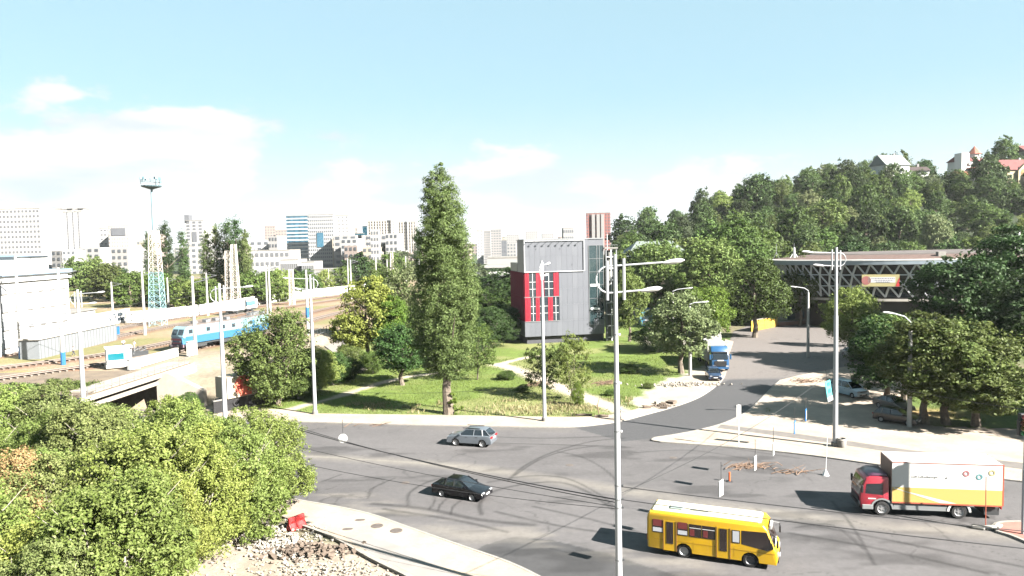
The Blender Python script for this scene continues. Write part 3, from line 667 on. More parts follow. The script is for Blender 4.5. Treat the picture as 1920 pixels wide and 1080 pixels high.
# ---- generic blocks of flats and houses
def tower(name, label, cat, u0, u1, vtop, D, depth, wall, rows, cols, winm=None, wf=.5, hf=.5, rz=0.0, zg=0.0, side=True, roofm=None, win=True, group=None, recess=False):
    W_ = (u1-u0)*D/F; x = (u0-960)/F*D; top = zat((u0+u1)/2, vtop, D); h = top-zg
    t = thing(name, label, cat, (x, D, zg), rz, group)
    MB().box(W_/2, depth/2, h/2-2, W_, depth, h+4).obj('wall', wall, t)
    MB().box(W_/2, depth/2, h+.25, W_*1.01, depth*1.01, .5).obj('roof', roofm or CONC, t)
    if win:
        b = MB(); ch = h/rows; cw = W_/cols
        for i in range(rows):
            for j in range(cols): b.box((j+.5)*cw, -.06, (i+.55)*ch, cw*wf, .3, ch*hf)
        if side and abs(rz) > .02:
            n2 = max(2, int(cols*depth/W_)); c2 = depth/n2; sx = 0 if rz > 0 else W_
            for i in range(rows):
                for j in range(n2): b.box(sx, (j+.5)*c2, (i+.55)*ch, .3, c2*wf, ch*hf)
        o = b.obj('windows', winm or FARG, t); o['kind'] = 'stuff'
    return t, W_, h
# ------------------------------------------------------------------ skyline
t, w, h = tower('office_tower', 'curved blue glass office tower with white floor bands', 'office building', 541, 581, 405, 640, 22, GLSB, 14, 6, win=False)
for i in range(15): block('floor_band', (w/2, -.1, h*(i+.3)/15), (w*(1.0), .4, .9), FRM, t)
for j in range(4): block('mullion', (w*(.12+j*.25), -.08, h/2), (.3, .3, h), GLST, t)
t, w, h = tower('white_office_block', 'white office block dotted with small square windows beside the blue glass tower', 'office building', 581, 629, 403, 600, 22, FWH, 15, 13, FARG, .5, .5)
block('blue_glazed_panel', (w*.47, -.35, h*.55), (w*.26, .3, h*.26), GLSB, t); block('podium_band', (w/2, -.2, h*.08), (w*1.05, .6, 2), FARG, t)
t, w, h = tower('white_slab', 'plain white slab adjoining the white office block on its right', 'office building', 629, 658, 404, 606, 20, FWH, 15, 4, FARG2, .25, .35)
t, w, h = tower('teal_office_block', 'low dark teal glass office building', 'office building', 660, 684, 438, 700, 20, GLST, 8, 5, GLSB, .8, .15)
t, w, h = tower('teal_office_wing', 'taller narrow wing of teal glass right of the low teal building', 'office building', 683, 693, 424, 705, 18, GLST, 10, 2, GLSB, .8, .15)
def frame_block(label, u0, u1, vt, D, rows, cols):
    W_ = (u1-u0)*D/F; x = (u0-960)/F*D; h = zat((u0+u1)/2, vt, D)
    t = thing('unfinished_tower', label, 'building site', (x, D, 0)); dp = 16
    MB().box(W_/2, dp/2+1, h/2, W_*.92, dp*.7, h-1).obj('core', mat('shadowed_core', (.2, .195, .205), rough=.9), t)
    for i in range(rows+1): block('floor_slab', (W_/2, dp/2, h*i/rows), (W_, dp, .6), CONCL, t)
    for j in range(cols+1): block('column', (W_*j/cols, .2, h/2), (.9, .9, h), CONCL, t)
    for j in range(4): block('side_column', (0, dp*j/3, h/2), (.9, .9, h), CONCL, t)
    return t, W_, h
frame_block('unfinished concrete frame tower, the larger of the two, with open floors', 693, 738, 414, 560, 18, 9)
frame_block('unfinished concrete frame tower, the smaller, right behind the larger frame', 750, 782, 416, 640, 15, 7)
for i, (u, v, D, lab) in enumerate([(738, 396, 562, 'thin tower crane beside the larger concrete frame'), (768, 399, 642, 'thin tower crane above the smaller concrete frame')]):
    z = zat(u, v, D); t = thing('tower_crane', lab, 'crane', ((u-960)/F*D, D-3, 0)); bar('mast', (0, 0, 0), (0, 0, z), .7, FARW, t); bar('jib', (-2, 0, z-6), (9, 0, z-6), .5, FARW, t)
TW = [('residential_tower', 'wide white block of flats with a crown of windows at the far left edge', -30, 82, 392, 520, 26, FWH, 14, 16, FARG2, .5, .4),
      ('residential_tower', 'pale twin-topped tower block left of the floodlight mast', 107, 159, 398, 600, 24, FWH, 22, 5, FARG2, .16, .8),
      ('residential_tower', 'white block with reddish windows and open grey top floors', 208, 246, 424, 640, 20, FWH, 13, 8, FARP_, .4, .5),
      ('residential_tower', 'small white block between the pale towers on the left', 186, 212, 428, 660, 20, FWH, 10, 4, FARG2, .5, .3),
      ('residential_tower', 'slender white tower with a recessed dark centre bay between the poplar groups', 352, 386, 414, 560, 20, FWH, 16, 3, FARG2, .5, .55),
      ('office_building', 'low white block with grey roof left of the blue glass tower', 470, 545, 470, 470, 24, FWH, 3, 8, FARG2, .6, .4),
      ('residential_tower', 'hazy pinkish block of flats left of the blue glass tower', 500, 520, 424, 900, 20, FARP_, 14, 4, FARG2, .5, .4),
      ('residential_tower', 'hazy pale stepped block behind the blue glass tower', 520, 541, 432, 880, 20, FARP_, 13, 4, FARG2, .5, .4),
      ('office_building', 'white hall with tall narrow windows below the blue glass tower', 527, 560, 488, 400, 18, FWH, 1, 9, FARG2, .5, .6),
      ('office_building', 'white hall annex with columns below the white office block', 566, 590, 492, 395, 18, FWH, 1, 7, FARG2, .5, .6),
      ('warehouse', 'long low white warehouse behind the railway trees', 660, 698, 502, 330, 14, FWH, 1, 1, None, .5, .5),
      ('warehouse', 'low grey-roofed shed behind the railway trees', 585, 650, 506, 345, 14, FARW, 1, 1, None, .5, .5),
      ('residential_tower', 'hazy orange-topped block behind the teal office', 662, 674, 428, 980, 15, FARP_, 10, 3, FARG2, .5, .4),
      ('residential_tower', 'plain white slab block at the left of the distant pair right of the poplar', 896, 908, 432, 620, 18, FWH, 12, 2, FARG2, .3, .3),
      ('residential_tower', 'pale block with vertical grey bays in the distant pair right of the poplar', 908, 922, 434, 630, 18, FARW, 14, 6, FARG2, .4, .6),
      ('residential_tower', 'pale block with horizontal grey floors in the distant pair right of the poplar', 922, 942, 431, 640, 18, FARW, 14, 4, FARG2, .7, .4),
      ('residential_tower', 'small dark block right of the distant pair', 942, 952, 451, 600, 14, FARG2, 6, 2, FARG, .5, .5),
      ('residential_tower', 'hazy far block of flats above the garages', 952, 975, 440, 1100, 20, FARW, 12, 6, FARG2, .5, .4),
      ('residential_tower', 'very hazy far block just left of the grey building roof', 988, 1010, 434, 1250, 20, FARW, 12, 6, FARG2, .5, .4),
      ('residential_tower', 'very hazy far block above the grey building roof', 1018, 1040, 438, 1300, 20, FARW, 12, 6, FARG2, .5, .4),
      ('residential_tower', 'hazy low block peeping over the right of the grey building roof', 1058, 1078, 428, 700, 20, FARW, 5, 5, FARG, .5, .4),
      ('warehouse', 'grey garage hall roofline beside the poplar', 915, 985, 484, 300, 20, FARW, 1, 12, FARG2, .4, .4)]
for (nm, lab, u0, u1, vt, D, dp, wm, rows, cols, wn_, wf, hf) in TW:
    t, w, h = tower(nm, lab, 'warehouse' if nm == 'warehouse' else 'building', u0, u1, vt, D, dp, wm, rows, cols, wn_, wf, hf, win=wn_ is not None)
    if 'twin-topped' in lab:
        for x in (.12, .5, .88): MB().box(w*x, 8, h+1.6, w*.2, 8, 3.2).box(w*x, 8, h+3.4, w*.26, 10, .6).obj('roof_turret', FARW, t)
    if 'crown' in lab:
        for x in (.3, .62): MB().box(w*x, 8, h+2.5, w*.2, 8, 5).obj('roof_turret', FWH, t)
    if 'open grey top' in lab or 'dark centre' in lab: MB().box(w*.5, -.3, h*.88 if 'open' in lab else h*.45, w*(.7 if 'open' in lab else .25), .3, h*(.16 if 'open' in lab else .7)).obj('dark_bay', FARG2, t)
    if 'slender' in lab: MB().box(w*.1, 3, h+1.5, w*.25, 6, 6).obj('side_fin', FARG2, t)
# distant low city band
random.seed(5)
for i in range(116):
    u = random.uniform(-20, 1110) if i < 46 else random.choice([random.uniform(70, 270), random.uniform(150, 550), random.uniform(640, 790)]); D = random.uniform(700, 1500) if i < 46 else random.uniform(480, 800); W_ = random.uniform(14, 46)*D/F; v = HOR(u)-(random.uniform(-6, 13) if i < 46 else random.uniform(-18, 30))
    zt = zat(u, v, D); wm = random.choice([FWH, FARW, FARW, FARP_, CREAM])
    t = thing('city_block', 'small hazy pale building in the distant city skyline', 'building', ((u-960)/F*D, D, 0), random.uniform(-.3, .3), 'distant city skyline buildings')
    MB().box(0, 0, zt/2, W_, 16, zt).obj('wall', wm, t)
    b = MB(); n = max(2, int(zt/4)); m = max(3, int(W_/5))
    for a in range(n):
        for c in range(m): b.box(-W_/2+(c+.5)*W_/m, -8.1, (a+.55)*zt/n, W_/m*.5, .3, zt/n*.45)
    o = b.obj('windows', mat('city_window', (.095, .105, .12), rough=.5), t); o['kind'] = 'stuff'
# red brick high-rise
t, w, h = tower('brick_tower', 'red brick high-rise with pale balcony bays above the grey building roof', 'apartment building', 1101, 1146, 400, 520, 16, BRICKR, 16, 9, FARG, .42, .4, rz=-.12, zg=4)
for x in (.3, .5, .68): MB().box(w*x, -.5, h*.52, w*.13, 1.0, h*.92).obj('balcony_bay', FARW, t)
# garage with blue car next to the poplar
t, w, h = tower('garage_building', 'white flat garage with one dark open doorway between poplar and grey building', 'garage', 911, 957, 500, 252, 12, WHITE, 1, 1, win=False)
block('doorway', (w*.78, -.06, h*.36), (w*.38, .2, h*.62), FARG, t); block('roof_edge', (w*.5, -.4, h+.1), (w*1.08, 1.2, .9), FARW, t)
# grey-roofed house left of the hill trees
q = at0 = (1225-960)/F*205
t = thing('grey_roof_house', 'house with big grey sheet roof among the trees left of the hill', 'house', ((1180-960)/F*200, 200, float(TZ(32, 200))), .05)
HWZ = zat(1225, 480, 200)-t.location.z; RWZ = zat(1225, 452, 200)-t.location.z
MB().box(8, 6, HWZ/2, 15, 11, HWZ).obj('wall', CREAM, t)
MB().add([(-.8, -.8, HWZ), (17, -.8, HWZ), (17, 13, HWZ), (-.8, 13, HWZ), (3.5, 6, RWZ), (13.5, 6, RWZ)], [(0, 1, 5, 4), (1, 2, 5), (2, 3, 4, 5), (3, 0, 4), (0, 3, 2, 1)]).obj('roof', ROOFG, t)
MB().add([(2.2, -.2, HWZ+.6), (6.2, -.2, HWZ+.6), (4.2, -.2, HWZ+2.6), (4.2, 3.6, HWZ+2.6)], [(0, 1, 2), (1, 3, 2), (0, 2, 3), (0, 3, 1)]).obj('dormer', ROOFG, t)
# ---- hill-top houses
def gable(name, label, u, v, D, w, d, hw, hr, rz, wall, roof, hip=0.0, extras=None, cat='house'):
    p = WD(u, v, D); t = thing(name, label, cat, p, rz)
    MB().box(0, 0, hw/2-4, w, d, hw+8).obj('wall', wall, t)
    o = .6; V = [(-w/2-o, -d/2-o, hw), (w/2+o, -d/2-o, hw), (w/2+o, d/2+o, hw), (-w/2-o, d/2+o, hw), (-w/2-o+hip, 0, hw+hr), (w/2+o-hip, 0, hw+hr)]
    MB().add(V, [(0, 1, 5, 4), (1, 2, 5), (2, 3, 4, 5), (3, 0, 4), (0, 3, 2, 1)]).obj('roof', roof, t)
    if not hip: MB().add([(-w/2, -d/2, hw), (-w/2, d/2, hw), (-w/2, 0, hw+hr-.4)], [(0, 1, 2)]).obj('gable_wall', wall, t)
    n = max(2, int(w/3.2))
    for i in range(n): block('window', (-w/2+(i+.5)*w/n, -d/2-.04, hw*.55), (1.1, .12, 1.4), GLS, t)
    block('chimney', (w*.2, .5, hw+hr*.8+.6), (.9, .9, 2.4), FARW, t)
    return t
t = gable('pale_house', 'grey-roofed white house with chimney peeping over the trees on the hilltop', 1668, 336, 345, 14, 9, 6.0, 5.0, .35, WHITE, ROOFG)
block('bay', (-3.5, -5.2, 4.6), (3.4, 2.2, 4.2), WHITE, t)
gable('low_house', 'low dark-brown-roofed house between hilltop trees', 1712, 334, 350, 11, 8, 3.0, 2.2, -.1, WHITE, ROOFB)
t = gable('white_villa', 'white villa with stepped red roofs on the hilltop, left of the brown roof', 1812, 330, 350, 13, 9, 6.5, 2.6, .3, WHITE, ROOFR)
MB().lathe([(2.3, 7.5), (2.3, 10.2)], 8, c=(3.5, -1, 0)).obj('turret_wall', WHITE, t); MB().lathe([(3.0, 10.1), (0, 14)], 8, c=(3.5, -1, 0)).obj('turret_roof', ROOFO, t)
block('wing', (-6.5, -3.2, 5.5), (4.5, 4, 9), WHITE, t); block('orange_lean_to_roof', (-1.5, -6.6, 3.0), (9, 4.0, .4), ROOFO, t)
block('balcony', (-4, -5.4, 5.0), (3, 1.2, .9), FARW, t)
t = gable('brown_house', 'house with wide dark brown hipped roof and two rooflights on the hilltop', 1850, 344, 338, 15, 11, 3.0, 4.6, -.15, WHITE, ROOFB, hip=4.5)
for x in (-2.2, .4): block('rooflight', (x, -3.6, 5.1), (1.0, .12, .8), FRM, t)
t = gable('cream_house', 'cream house with red gabled roof and arched balcony at the right edge of the hilltop', 1900, 346, 332, 15, 10, 6.0, 5.0, .12, mat('cream_wall', (.40, .34, .22), rough=.8), ROOFR)
MB().add([(-3, -6.2, 0), (3, -6.2, 0), (3, -6.2, 5.6), (0, -6.2, 8.6), (-3, -6.2, 5.6), (-3, -5, 0), (3, -5, 0), (3, -5, 5.6), (0, -5, 8.6), (-3, -5, 5.6)], [(0, 1, 2, 3, 4), (9, 8, 7, 6, 5), (0, 5, 6, 1), (1, 6, 7, 2), (2, 7, 8, 3), (3, 8, 9, 4), (4, 9, 5, 0)]).obj('front_gable', MATS['cream_wall'], t)
MB().lathe([(0, -6.26), (1.9, -6.26), (1.9, -6.2)], 20, 'y', (0, 0, 4.6)).obj('arched_recess', mat('ochre', (.35, .22, .10), rough=.9), t)
gable('edge_house', 'pale house cut by the right edge behind the hilltop tree', 1925, 312, 360, 9, 9, 7, 3, .1, CREAM, ROOFR)
gable('orange_house', 'small orange-roofed annex in front of the white villa', 1800, 338, 340, 6, 5, 2.2, 1.8, .3, WHITE, ROOFO)
# ------------------------------------------------------------------ foliage
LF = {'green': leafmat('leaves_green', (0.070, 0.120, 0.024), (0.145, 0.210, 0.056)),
      'olive': leafmat('leaves_olive', (0.085, 0.130, 0.030), (0.180, 0.225, 0.070)),
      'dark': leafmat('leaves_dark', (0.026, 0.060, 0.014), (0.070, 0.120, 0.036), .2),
      'forest': leafmat('leaves_forest', (0.045, 0.090, 0.024), (0.125, 0.180, 0.058), .3, .45),
      'fresh': leafmat('leaves_fresh', (0.185, 0.255, 0.050), (0.355, 0.420, 0.135), .45, .22),
      'yellow': leafmat('leaves_yellow_green', (0.200, 0.235, 0.040), (0.340, 0.365, 0.090), .35, .1),
      'lime': leafmat('leaves_lime', (0.110, 0.190, 0.025), (0.190, 0.260, 0.050), .35, .1),
      'silver': leafmat('leaves_silver', (0.130, 0.170, 0.065), (0.270, 0.305, 0.145), .3, .1),
      'poplar': leafmat('leaves_poplar', (0.095, 0.145, 0.040), (0.210, 0.270, 0.098), .38, .12),
      'haze': leafmat('leaves_hazed', (0.085, 0.115, 0.055), (0.165, 0.195, 0.105), .3, .3),  # greyer leaves: distance haze put into the colour
      'lime2': leafmat('leaves_spring', (0.215, 0.275, 0.050), (0.400, 0.450, 0.135), .45, .15), 'olive2': leafmat('leaves_dusty', (0.165, 0.215, 0.060), (0.320, 0.360, 0.140), .42, .15),
      'brown': leafmat('leaves_brown', (0.30, 0.17, 0.08), (0.42, 0.28, 0.15), .3, .1)}
BARK = mat('bark', (0.16, 0.13, 0.10), rough=.9, var=.3, scale=5, bump=.6)
BARKL = mat('pale_bark', (0.40, 0.36, 0.30), rough=.9, var=.25, scale=4, bump=.4)
def leaves(name, centers, normals, size, rg, asp=.55, jit=.9):
    n = len(centers); N = normals + rg.normal(0, jit, (n, 3)); N /= np.linalg.norm(N, axis=1)[:, None]+1e-9
    A = rg.normal(0, 1, (n, 3)); T = np.cross(N, A); T /= np.linalg.norm(T, axis=1)[:, None]+1e-9; B = np.cross(N, T)
    s = size*(.6+.8*rg.random(n))[:, None]
    V = np.stack([centers-T*s, centers-B*s*asp, centers+T*s, centers+B*s*asp], 1).reshape(-1, 3)
    return npmesh(name, V, np.arange(4*n).reshape(-1, 4))
def unit(rg, n):
    v = rg.normal(0, 1, (n, 3)); return v/np.linalg.norm(v, axis=1)[:, None]
def crown(name, lobes, n, leaf, seed, clump=.22, nclump=None, inner=.25, droop=0.0, jit=.9):
    """lobes: (x, y, z, rx, ry, rz); leaves gathered in clumps over and inside each lobe"""
    rg = np.random.default_rng(seed); L = np.array(lobes, float)
    w = (L[:, 3]*L[:, 5])**1.0; w /= w.sum()
    k = nclump or max(12, n//45)
    li = rg.choice(len(L), k, p=w); d = unit(rg, k); rr = np.where(rg.random(k) < inner, rg.uniform(.35, .8, k), rg.uniform(.82, 1.08, k))
    R = L[li, 3:6]; C = L[li, :3] + d*R*rr[:, None]
    # drop clumps buried deep inside another lobe
    keep = np.ones(k, bool)
    for j in range(len(L)):
        q = (((C-L[j, :3])/L[j, 3:6])**2).sum(1); keep &= (q > .30) | (li == j)
    C, d, R, li = C[keep], d[keep], R[keep], li[keep]; k = len(C)
    cs = R.mean(1)*clump*(.6+.8*rg.random(k))
    ci = rg.integers(0, k, n); off = unit(rg, n)*(rg.random(n)**.5)[:, None]*cs[ci][:, None]
    off[:, 2] *= .75; P = C[ci]+off; P[:, 2] -= droop*np.abs(off[:, 0]+off[:, 1])
    Nn = d[ci]*.9 + off/(cs[ci][:, None]+1e-6)*.5; Nn[:, 2] += .25
    return leaves(name, P, Nn, leaf, rg, jit=jit)
def trunk(name, h, r, limbs, seed, m, lean=0.0, r2=None, multi=1):
    rg = random.Random(seed); b = MB()
    for q in range(multi):
        a0 = rg.uniform(0, 6.28); sp = 0 if multi == 1 else rg.uniform(.15, .3)*h
        P = [(0, 0, -.3)]; x = y = 0
        for i in range(1, 6):
            t = i/5; x = lean*h*t + rg.uniform(-.03, .03)*h + sp*t*math.cos(a0); y = rg.uniform(-.03, .03)*h + sp*t*math.sin(a0); P.append((x, y, h*t))
        rr = r*(1 if multi == 1 else .6)
        b.tube(P, [rr*1.5, rr, rr*.85, rr*.7, rr*.5, rr*.2], 8)
        for k in range(limbs):
            t = rg.uniform(.35, .9); i = int(t*5); p = Vector(P[i]).lerp(Vector(P[min(i+1, 5)]), t*5-i); a = rg.uniform(0, 6.28); ln = h*rg.uniform(.2, .42)*(1.2-t*.6)
            q1 = p+Vector((math.cos(a)*ln*.5, math.sin(a)*ln*.5, ln*.45)); q2 = p+Vector((math.cos(a)*ln, math.sin(a)*ln, ln*1.0))
            b.tube([p, q1, q2], [rr*.45, rr*.28, rr*.08], 5, cap=False)
    me = b.mesh(name, smooth=True); me.materials.append(m); return me
def round_lobes(seed, r=1.0, h=1.0, n=9, base=0.0):
    rg = random.Random(seed); L = [(0, 0, base+.5*h, r*.72, r*.72, h*.48)]
    for i in range(n):
        a = 6.283*i/n*1.618+rg.uniform(-.4, .4); t = rg.uniform(.12, .92); q = r*.62*math.sin(PI*min(.95, t*.85+.15))
        s = rg.uniform(.28, .46)*r; L.append((q*math.cos(a), q*math.sin(a), base+t*h, s, s, s*rg.uniform(.7, 1.0)*h/(2*r)*1.1))
    return L
TREES = {}
def tree_proto(key, crown_me, trunk_me): TREES[key] = (crown_me, trunk_me)
def mcopy(me, m):
    c = me.copy(); c.materials.clear(); c.materials.append(m); return c
def plant(key, name, label, x, y, s, leaf='green', rz=None, group=None, cat='tree', sz=1.0, sx=1.0, z=None, trunkscale=None, bark=None):
    cm, tm = TREES[key]
    if not cm.materials: cm.materials.append(None)
    if z is None: z = float(TZ(x, y)) 
    rz = random.uniform(0, 6.28) if rz is None else rz
    t = thing(name, label, cat, (x, y, z), rz, group, (s*sx, s*sx, s*sz))
    c = link('crown', cm, None, t); c.material_slots[0].link = 'OBJECT'; c.material_slots[0].material = LF[leaf]
    if tm is not None: link('trunk', tm, None, t)
    return t
# prototypes: total height about 1 unit = 1 m scale factors given on planting
NV = 4
for v in range(NV):
    tree_proto('broad%d' % v, crown('broad', round_lobes(10+v, 3.6, 6.6, 11, 2.0), 20000, .115, 30+v, clump=.30, nclump=420), trunk('trunk', 6.5, .22, 7, v, BARK))
    tree_proto('bush%d' % v, crown('bush', round_lobes(50+v, 2.6, 4.6, 11, .3), 48000, .053, 60+v, clump=.25, nclump=760, droop=.3), trunk('trunk', 4.2, .09, 7, 90+v, BARKL, multi=4))
    tree_proto('forest%d' % v, crown('forest', round_lobes(70+v, 5.2, 9.6, 11, .6), 9000, .25, 80+v, clump=.30, nclump=300), trunk('trunk', 8, .3, 4, 20+v, BARK))
    L = [(0.0, 0, 9, 1.5, 1.5, 8.5)]
    rg_ = random.Random(v+5)
    for i in range(9):
        a = i*2.4; z = 2.8+i*1.45; q = .9*(1-(i/11)); L.append((q*math.cos(a), q*math.sin(a), z, 1.0-(i*.045), 1.0-(i*.045), 2.9))
    tree_proto('poplar%d' % v, crown('poplar', L, 13000, .15, 110+v, clump=.32, nclump=260), trunk('trunk', 14, .25, 4, 40+v, BARK))
# a scatter of open, airy young trees
tree_proto('airy', crown('airy', round_lobes(150, 3.4, 6.2, 12, 1.6), 9500, .10, 151, clump=.26, nclump=230, droop=.5), trunk('trunk', 6.4, .12, 9, 152, BARK, multi=2))
tree_proto('willow', crown('willow', round_lobes(160, 4.2, 9.0, 14, 1.0), 42000, .10, 161, clump=.30, nclump=800, droop=.7), trunk('trunk', 8, .25, 9, 162, BARK, multi=3))
# the tall poplar by the pavement: several upright tongues of foliage round one trunk
pc = []
H = 27.5
for z, c_, R_, n_ in [(5.6, -.3, 2.0, 5), (7.6, -.3, 3.0, 8), (10.2, -.2, 3.6, 9), (12.8, 0, 3.5, 9), (15.4, .1, 3.2, 8), (18.0, .05, 3.0, 8), (20.4, -.15, 2.6, 7), (22.6, -.4, 2.15, 6), (24.6, -.6, 1.55, 4), (25.8, -.7, .9, 1)]:
    for k in range(n_):
        a_ = k*6.283/n_+z*1.7; rx = rng.uniform(.75, 1.15)*min(1, R_/1.6); q = (R_-rx*.95)*rng.uniform(.85, 1.1); hz_ = min(rng.uniform(2.2, 3.6), 28.0-z) if z > 7 else 1.7
        pc.append((q*math.cos(a_)+c_, q*math.sin(a_)*.9, z+rng.uniform(-.8, .8)*(7 < z < 25), rx, rx, hz_))
for z, c_ in ((8, -.3), (11, -.1), (14, 0), (17, .1), (20, -.1), (23, -.4)): pc.append((c_, 0, z, 1.9-.05*z, 1.9-.05*z, 3.4))
tree_proto('bigpoplar', crown('big_poplar', pc, 150000, .092, 171, clump=.36, nclump=2600, inner=.25), trunk('trunk', 15, .46, 5, 172, BARK))

# the big poplar
p = G(842, 776, .1); TB = plant('bigpoplar', 'poplar_tree', 'towering columnar poplar standing alone at the pavement edge in the middle of the photo', p.x, p.y, 1.0, 'poplar', rz=0.0, z=.1)
# shoot at the poplar's foot
tree_proto('shoots', crown('shoots', [(0, 0, .9, .6, .6, .9), (.6, .1, 1.6, .4, .4, .6)], 900, .09, 181, clump=.3), None)
plant('shoots', 'root_shoots', 'small leafy shoots growing at the foot of the towering poplar', p.x+.9, p.y-.3, 1.1, 'lime', z=.1, cat='shrub')
def at(u, v, z=None):
    q = G(u, v, 0 if z is None else z)
    for _ in range(4):
        zz = float(TZ(q.x, q.y)); q = G(u, v, max(zz, .1 if z is None else z)); 
    return q
def px(u, v, D, z=0): pass
# ---- park trees (u, v of the foot, height in m, kind, leaf, label)
def tree_at(u, v, hpx, key, leaf, name, label, wf=1.0, href=9.0, group=None, cat='tree', bz=None, rz=None):
    q = at(u, v); D = q.y; h = hpx*D/F; s = h/href
    return plant(key, name, label, q.x, q.y, s, leaf, sx=wf, z=q.z, group=group, cat=cat, rz=rz)
tree_at(520, 757, 188, 'willow', 'olive', 'willow_tree', 'large drooping olive-green willow beside the railway embankment, left of the park', 1.12, 10.3)
tree_at(690, 690, 176, 'broad0', 'yellow', 'tree', 'yellow-green tree at the park edge, brightest crown left of the poplar', 1.0)
tree_at(742, 690, 128, 'broad1', 'lime', 'tree', 'bright green bushy tree between the yellow-green tree and the poplar', .95)
tree_at(765, 640, 155, 'airy', 'silver', 'tree', 'pale sparse tree with white bare limbs behind the poplar', .9, 8.2)
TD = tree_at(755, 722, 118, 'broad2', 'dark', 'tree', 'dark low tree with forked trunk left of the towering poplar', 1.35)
tree_at(672, 698, 34, 'broad3', 'dark', 'tree', 'tiny mushroom-shaped dark tree by the grey ramp', 1.2)
tree_at(895, 712, 110, 'airy', 'green', 'tree', 'loose dark green tree leaning out right of the towering poplar', 1.1, 8.2)
tree_at(1020, 742, 100, 'airy', 'olive', 'tree', 'young feathery tree in front of the grey building, behind the lamp post', 1.15, 8.2)
tree_at(1075, 752, 132, 'airy', 'fresh', 'tree', 'young light-green tree with trailing shoots before the grey building', .8, 8.2)
tree_at(1278, 700, 158, 'broad2', 'silver', 'tree', 'pale grey-green round tree beside the blue lorry', 1.18)
tree_at(1322, 660, 128, 'broad3', 'lime', 'tree', 'bright green tree directly behind the pale grey-green tree', 1.0)
tree_at(1180, 640, 130, 'broad1', 'olive', 'tree', 'olive tree beside the steel lift frame of the grey building', .75)
tree_at(725, 640, 140, 'broad3', 'olive', 'tree', 'grey-green tree rising behind the yellow-green tree', .9)
tree_at(590, 735, 85, 'bush1', 'fresh', 'shrub', 'light green shrub against the right side of the willow', 1.2, 5, cat='shrub')
tree_at(560, 748, 70, 'bush2', 'olive', 'shrub', 'dull green shrub below the willow', 1.3, 5, cat='shrub')
tree_at(355, 775, 40, 'bush0', 'green', 'shrub', 'dark green shrub below the pale bridge abutment', 1.2, 5, cat='shrub')
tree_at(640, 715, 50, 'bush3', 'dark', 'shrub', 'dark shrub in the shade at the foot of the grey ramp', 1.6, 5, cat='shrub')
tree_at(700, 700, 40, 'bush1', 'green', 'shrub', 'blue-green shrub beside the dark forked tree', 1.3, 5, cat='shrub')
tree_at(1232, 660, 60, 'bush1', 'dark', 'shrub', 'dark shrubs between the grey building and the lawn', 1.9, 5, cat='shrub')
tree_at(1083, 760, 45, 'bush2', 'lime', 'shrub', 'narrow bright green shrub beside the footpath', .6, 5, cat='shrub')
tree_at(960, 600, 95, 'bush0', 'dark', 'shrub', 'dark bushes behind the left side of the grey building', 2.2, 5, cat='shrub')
tree_at(925, 605, 70, 'bush3', 'green', 'shrub', 'green bushes between the poplar and the grey building', 2.0, 5, cat='shrub')
# right-hand tree masses
R = [(1415, 632, 150, 'broad0', 'green', 1.15, 'leaning green tree at the back of the car park by the yellow wall'),
     (1500, 610, 120, 'broad1', 'olive', 1.0, 'green tree in front of the left end of the lattice building'),
     (1330, 612, 170, 'broad2', 'olive', 1.1, 'tall olive tree behind the blue lorry'),
     (1240, 600, 150, 'broad3', 'olive', 1.1, 'olive tree covering the blue bus parked behind the lawn'),
     (1380, 600, 175, 'broad1', 'green', 1.1, 'tall green tree left of the leaning tree at the car park'),
     (1597, 676, 142, 'broad2', 'fresh', 1.1, 'light green tree at the near end of the car park, right of the lamp post'),
     (1655, 700, 118, 'broad0', 'dark', 1.35, 'dark tree behind the parked cars'),
     (1695, 750, 165, 'broad3', 'green', 1.25, 'mid green tree over the parked grey car'),
     (1735, 795, 200, 'broad1', 'olive', 1.35, 'olive-topped tree with slanting double trunk beside the parked dark car'),
     (1775, 797, 205, 'broad2', 'olive', 1.3, 'olive-topped tree with straight trunk, middle of the three by the truck'),
     (1830, 800, 200, 'broad0', 'olive', 1.35, 'olive-topped tree, right of the three above the box truck'),
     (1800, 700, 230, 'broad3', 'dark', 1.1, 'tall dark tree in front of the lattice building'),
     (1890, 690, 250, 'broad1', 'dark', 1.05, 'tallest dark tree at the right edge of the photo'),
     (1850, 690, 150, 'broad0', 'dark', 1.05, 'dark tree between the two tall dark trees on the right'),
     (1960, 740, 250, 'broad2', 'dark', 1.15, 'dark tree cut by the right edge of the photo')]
for u, v, hp, k, lf, wf, lab in R: tree_at(u, v, hp, k, lf, 'tree', lab, wf)
for i, (x, y, h) in enumerate([(60, 64, 13), (67, 68, 14), (74, 62, 13), (66, 58, 11), (80, 72, 14)]):
    plant('broad%d' % (i % 4), 'tree', 'dark roadside tree just outside the right edge of the photo', x, y, h/9, 'dark', group='roadside trees right of the frame', sx=1.35)
tree_at(1660, 752, 150, 'broad1', 'dark', 'tree', 'low dark tree directly above the two parked dark cars', 1.35)
for i, (u, v, hp, lf, lab) in enumerate([(980, 735, 14, 'green', 'low weeds beside the brushwood left of the young trees'), (1145, 742, 12, 'green', 'low weeds on the lawn right of the footpath'), 
        (1180, 700, 18, 'green', 'low shrub on the lawn in front of the lift tower'), (950, 712, 18, 'green', 'low shrub beside the upper footpath'), (1215, 728, 11, 'olive', 'low weeds near the sandy strip')]):
    tree_at(u, v, hp, 'bush%d' % (i % 4), lf, 'shrub', lab, 2.2, 5, cat='shrub')
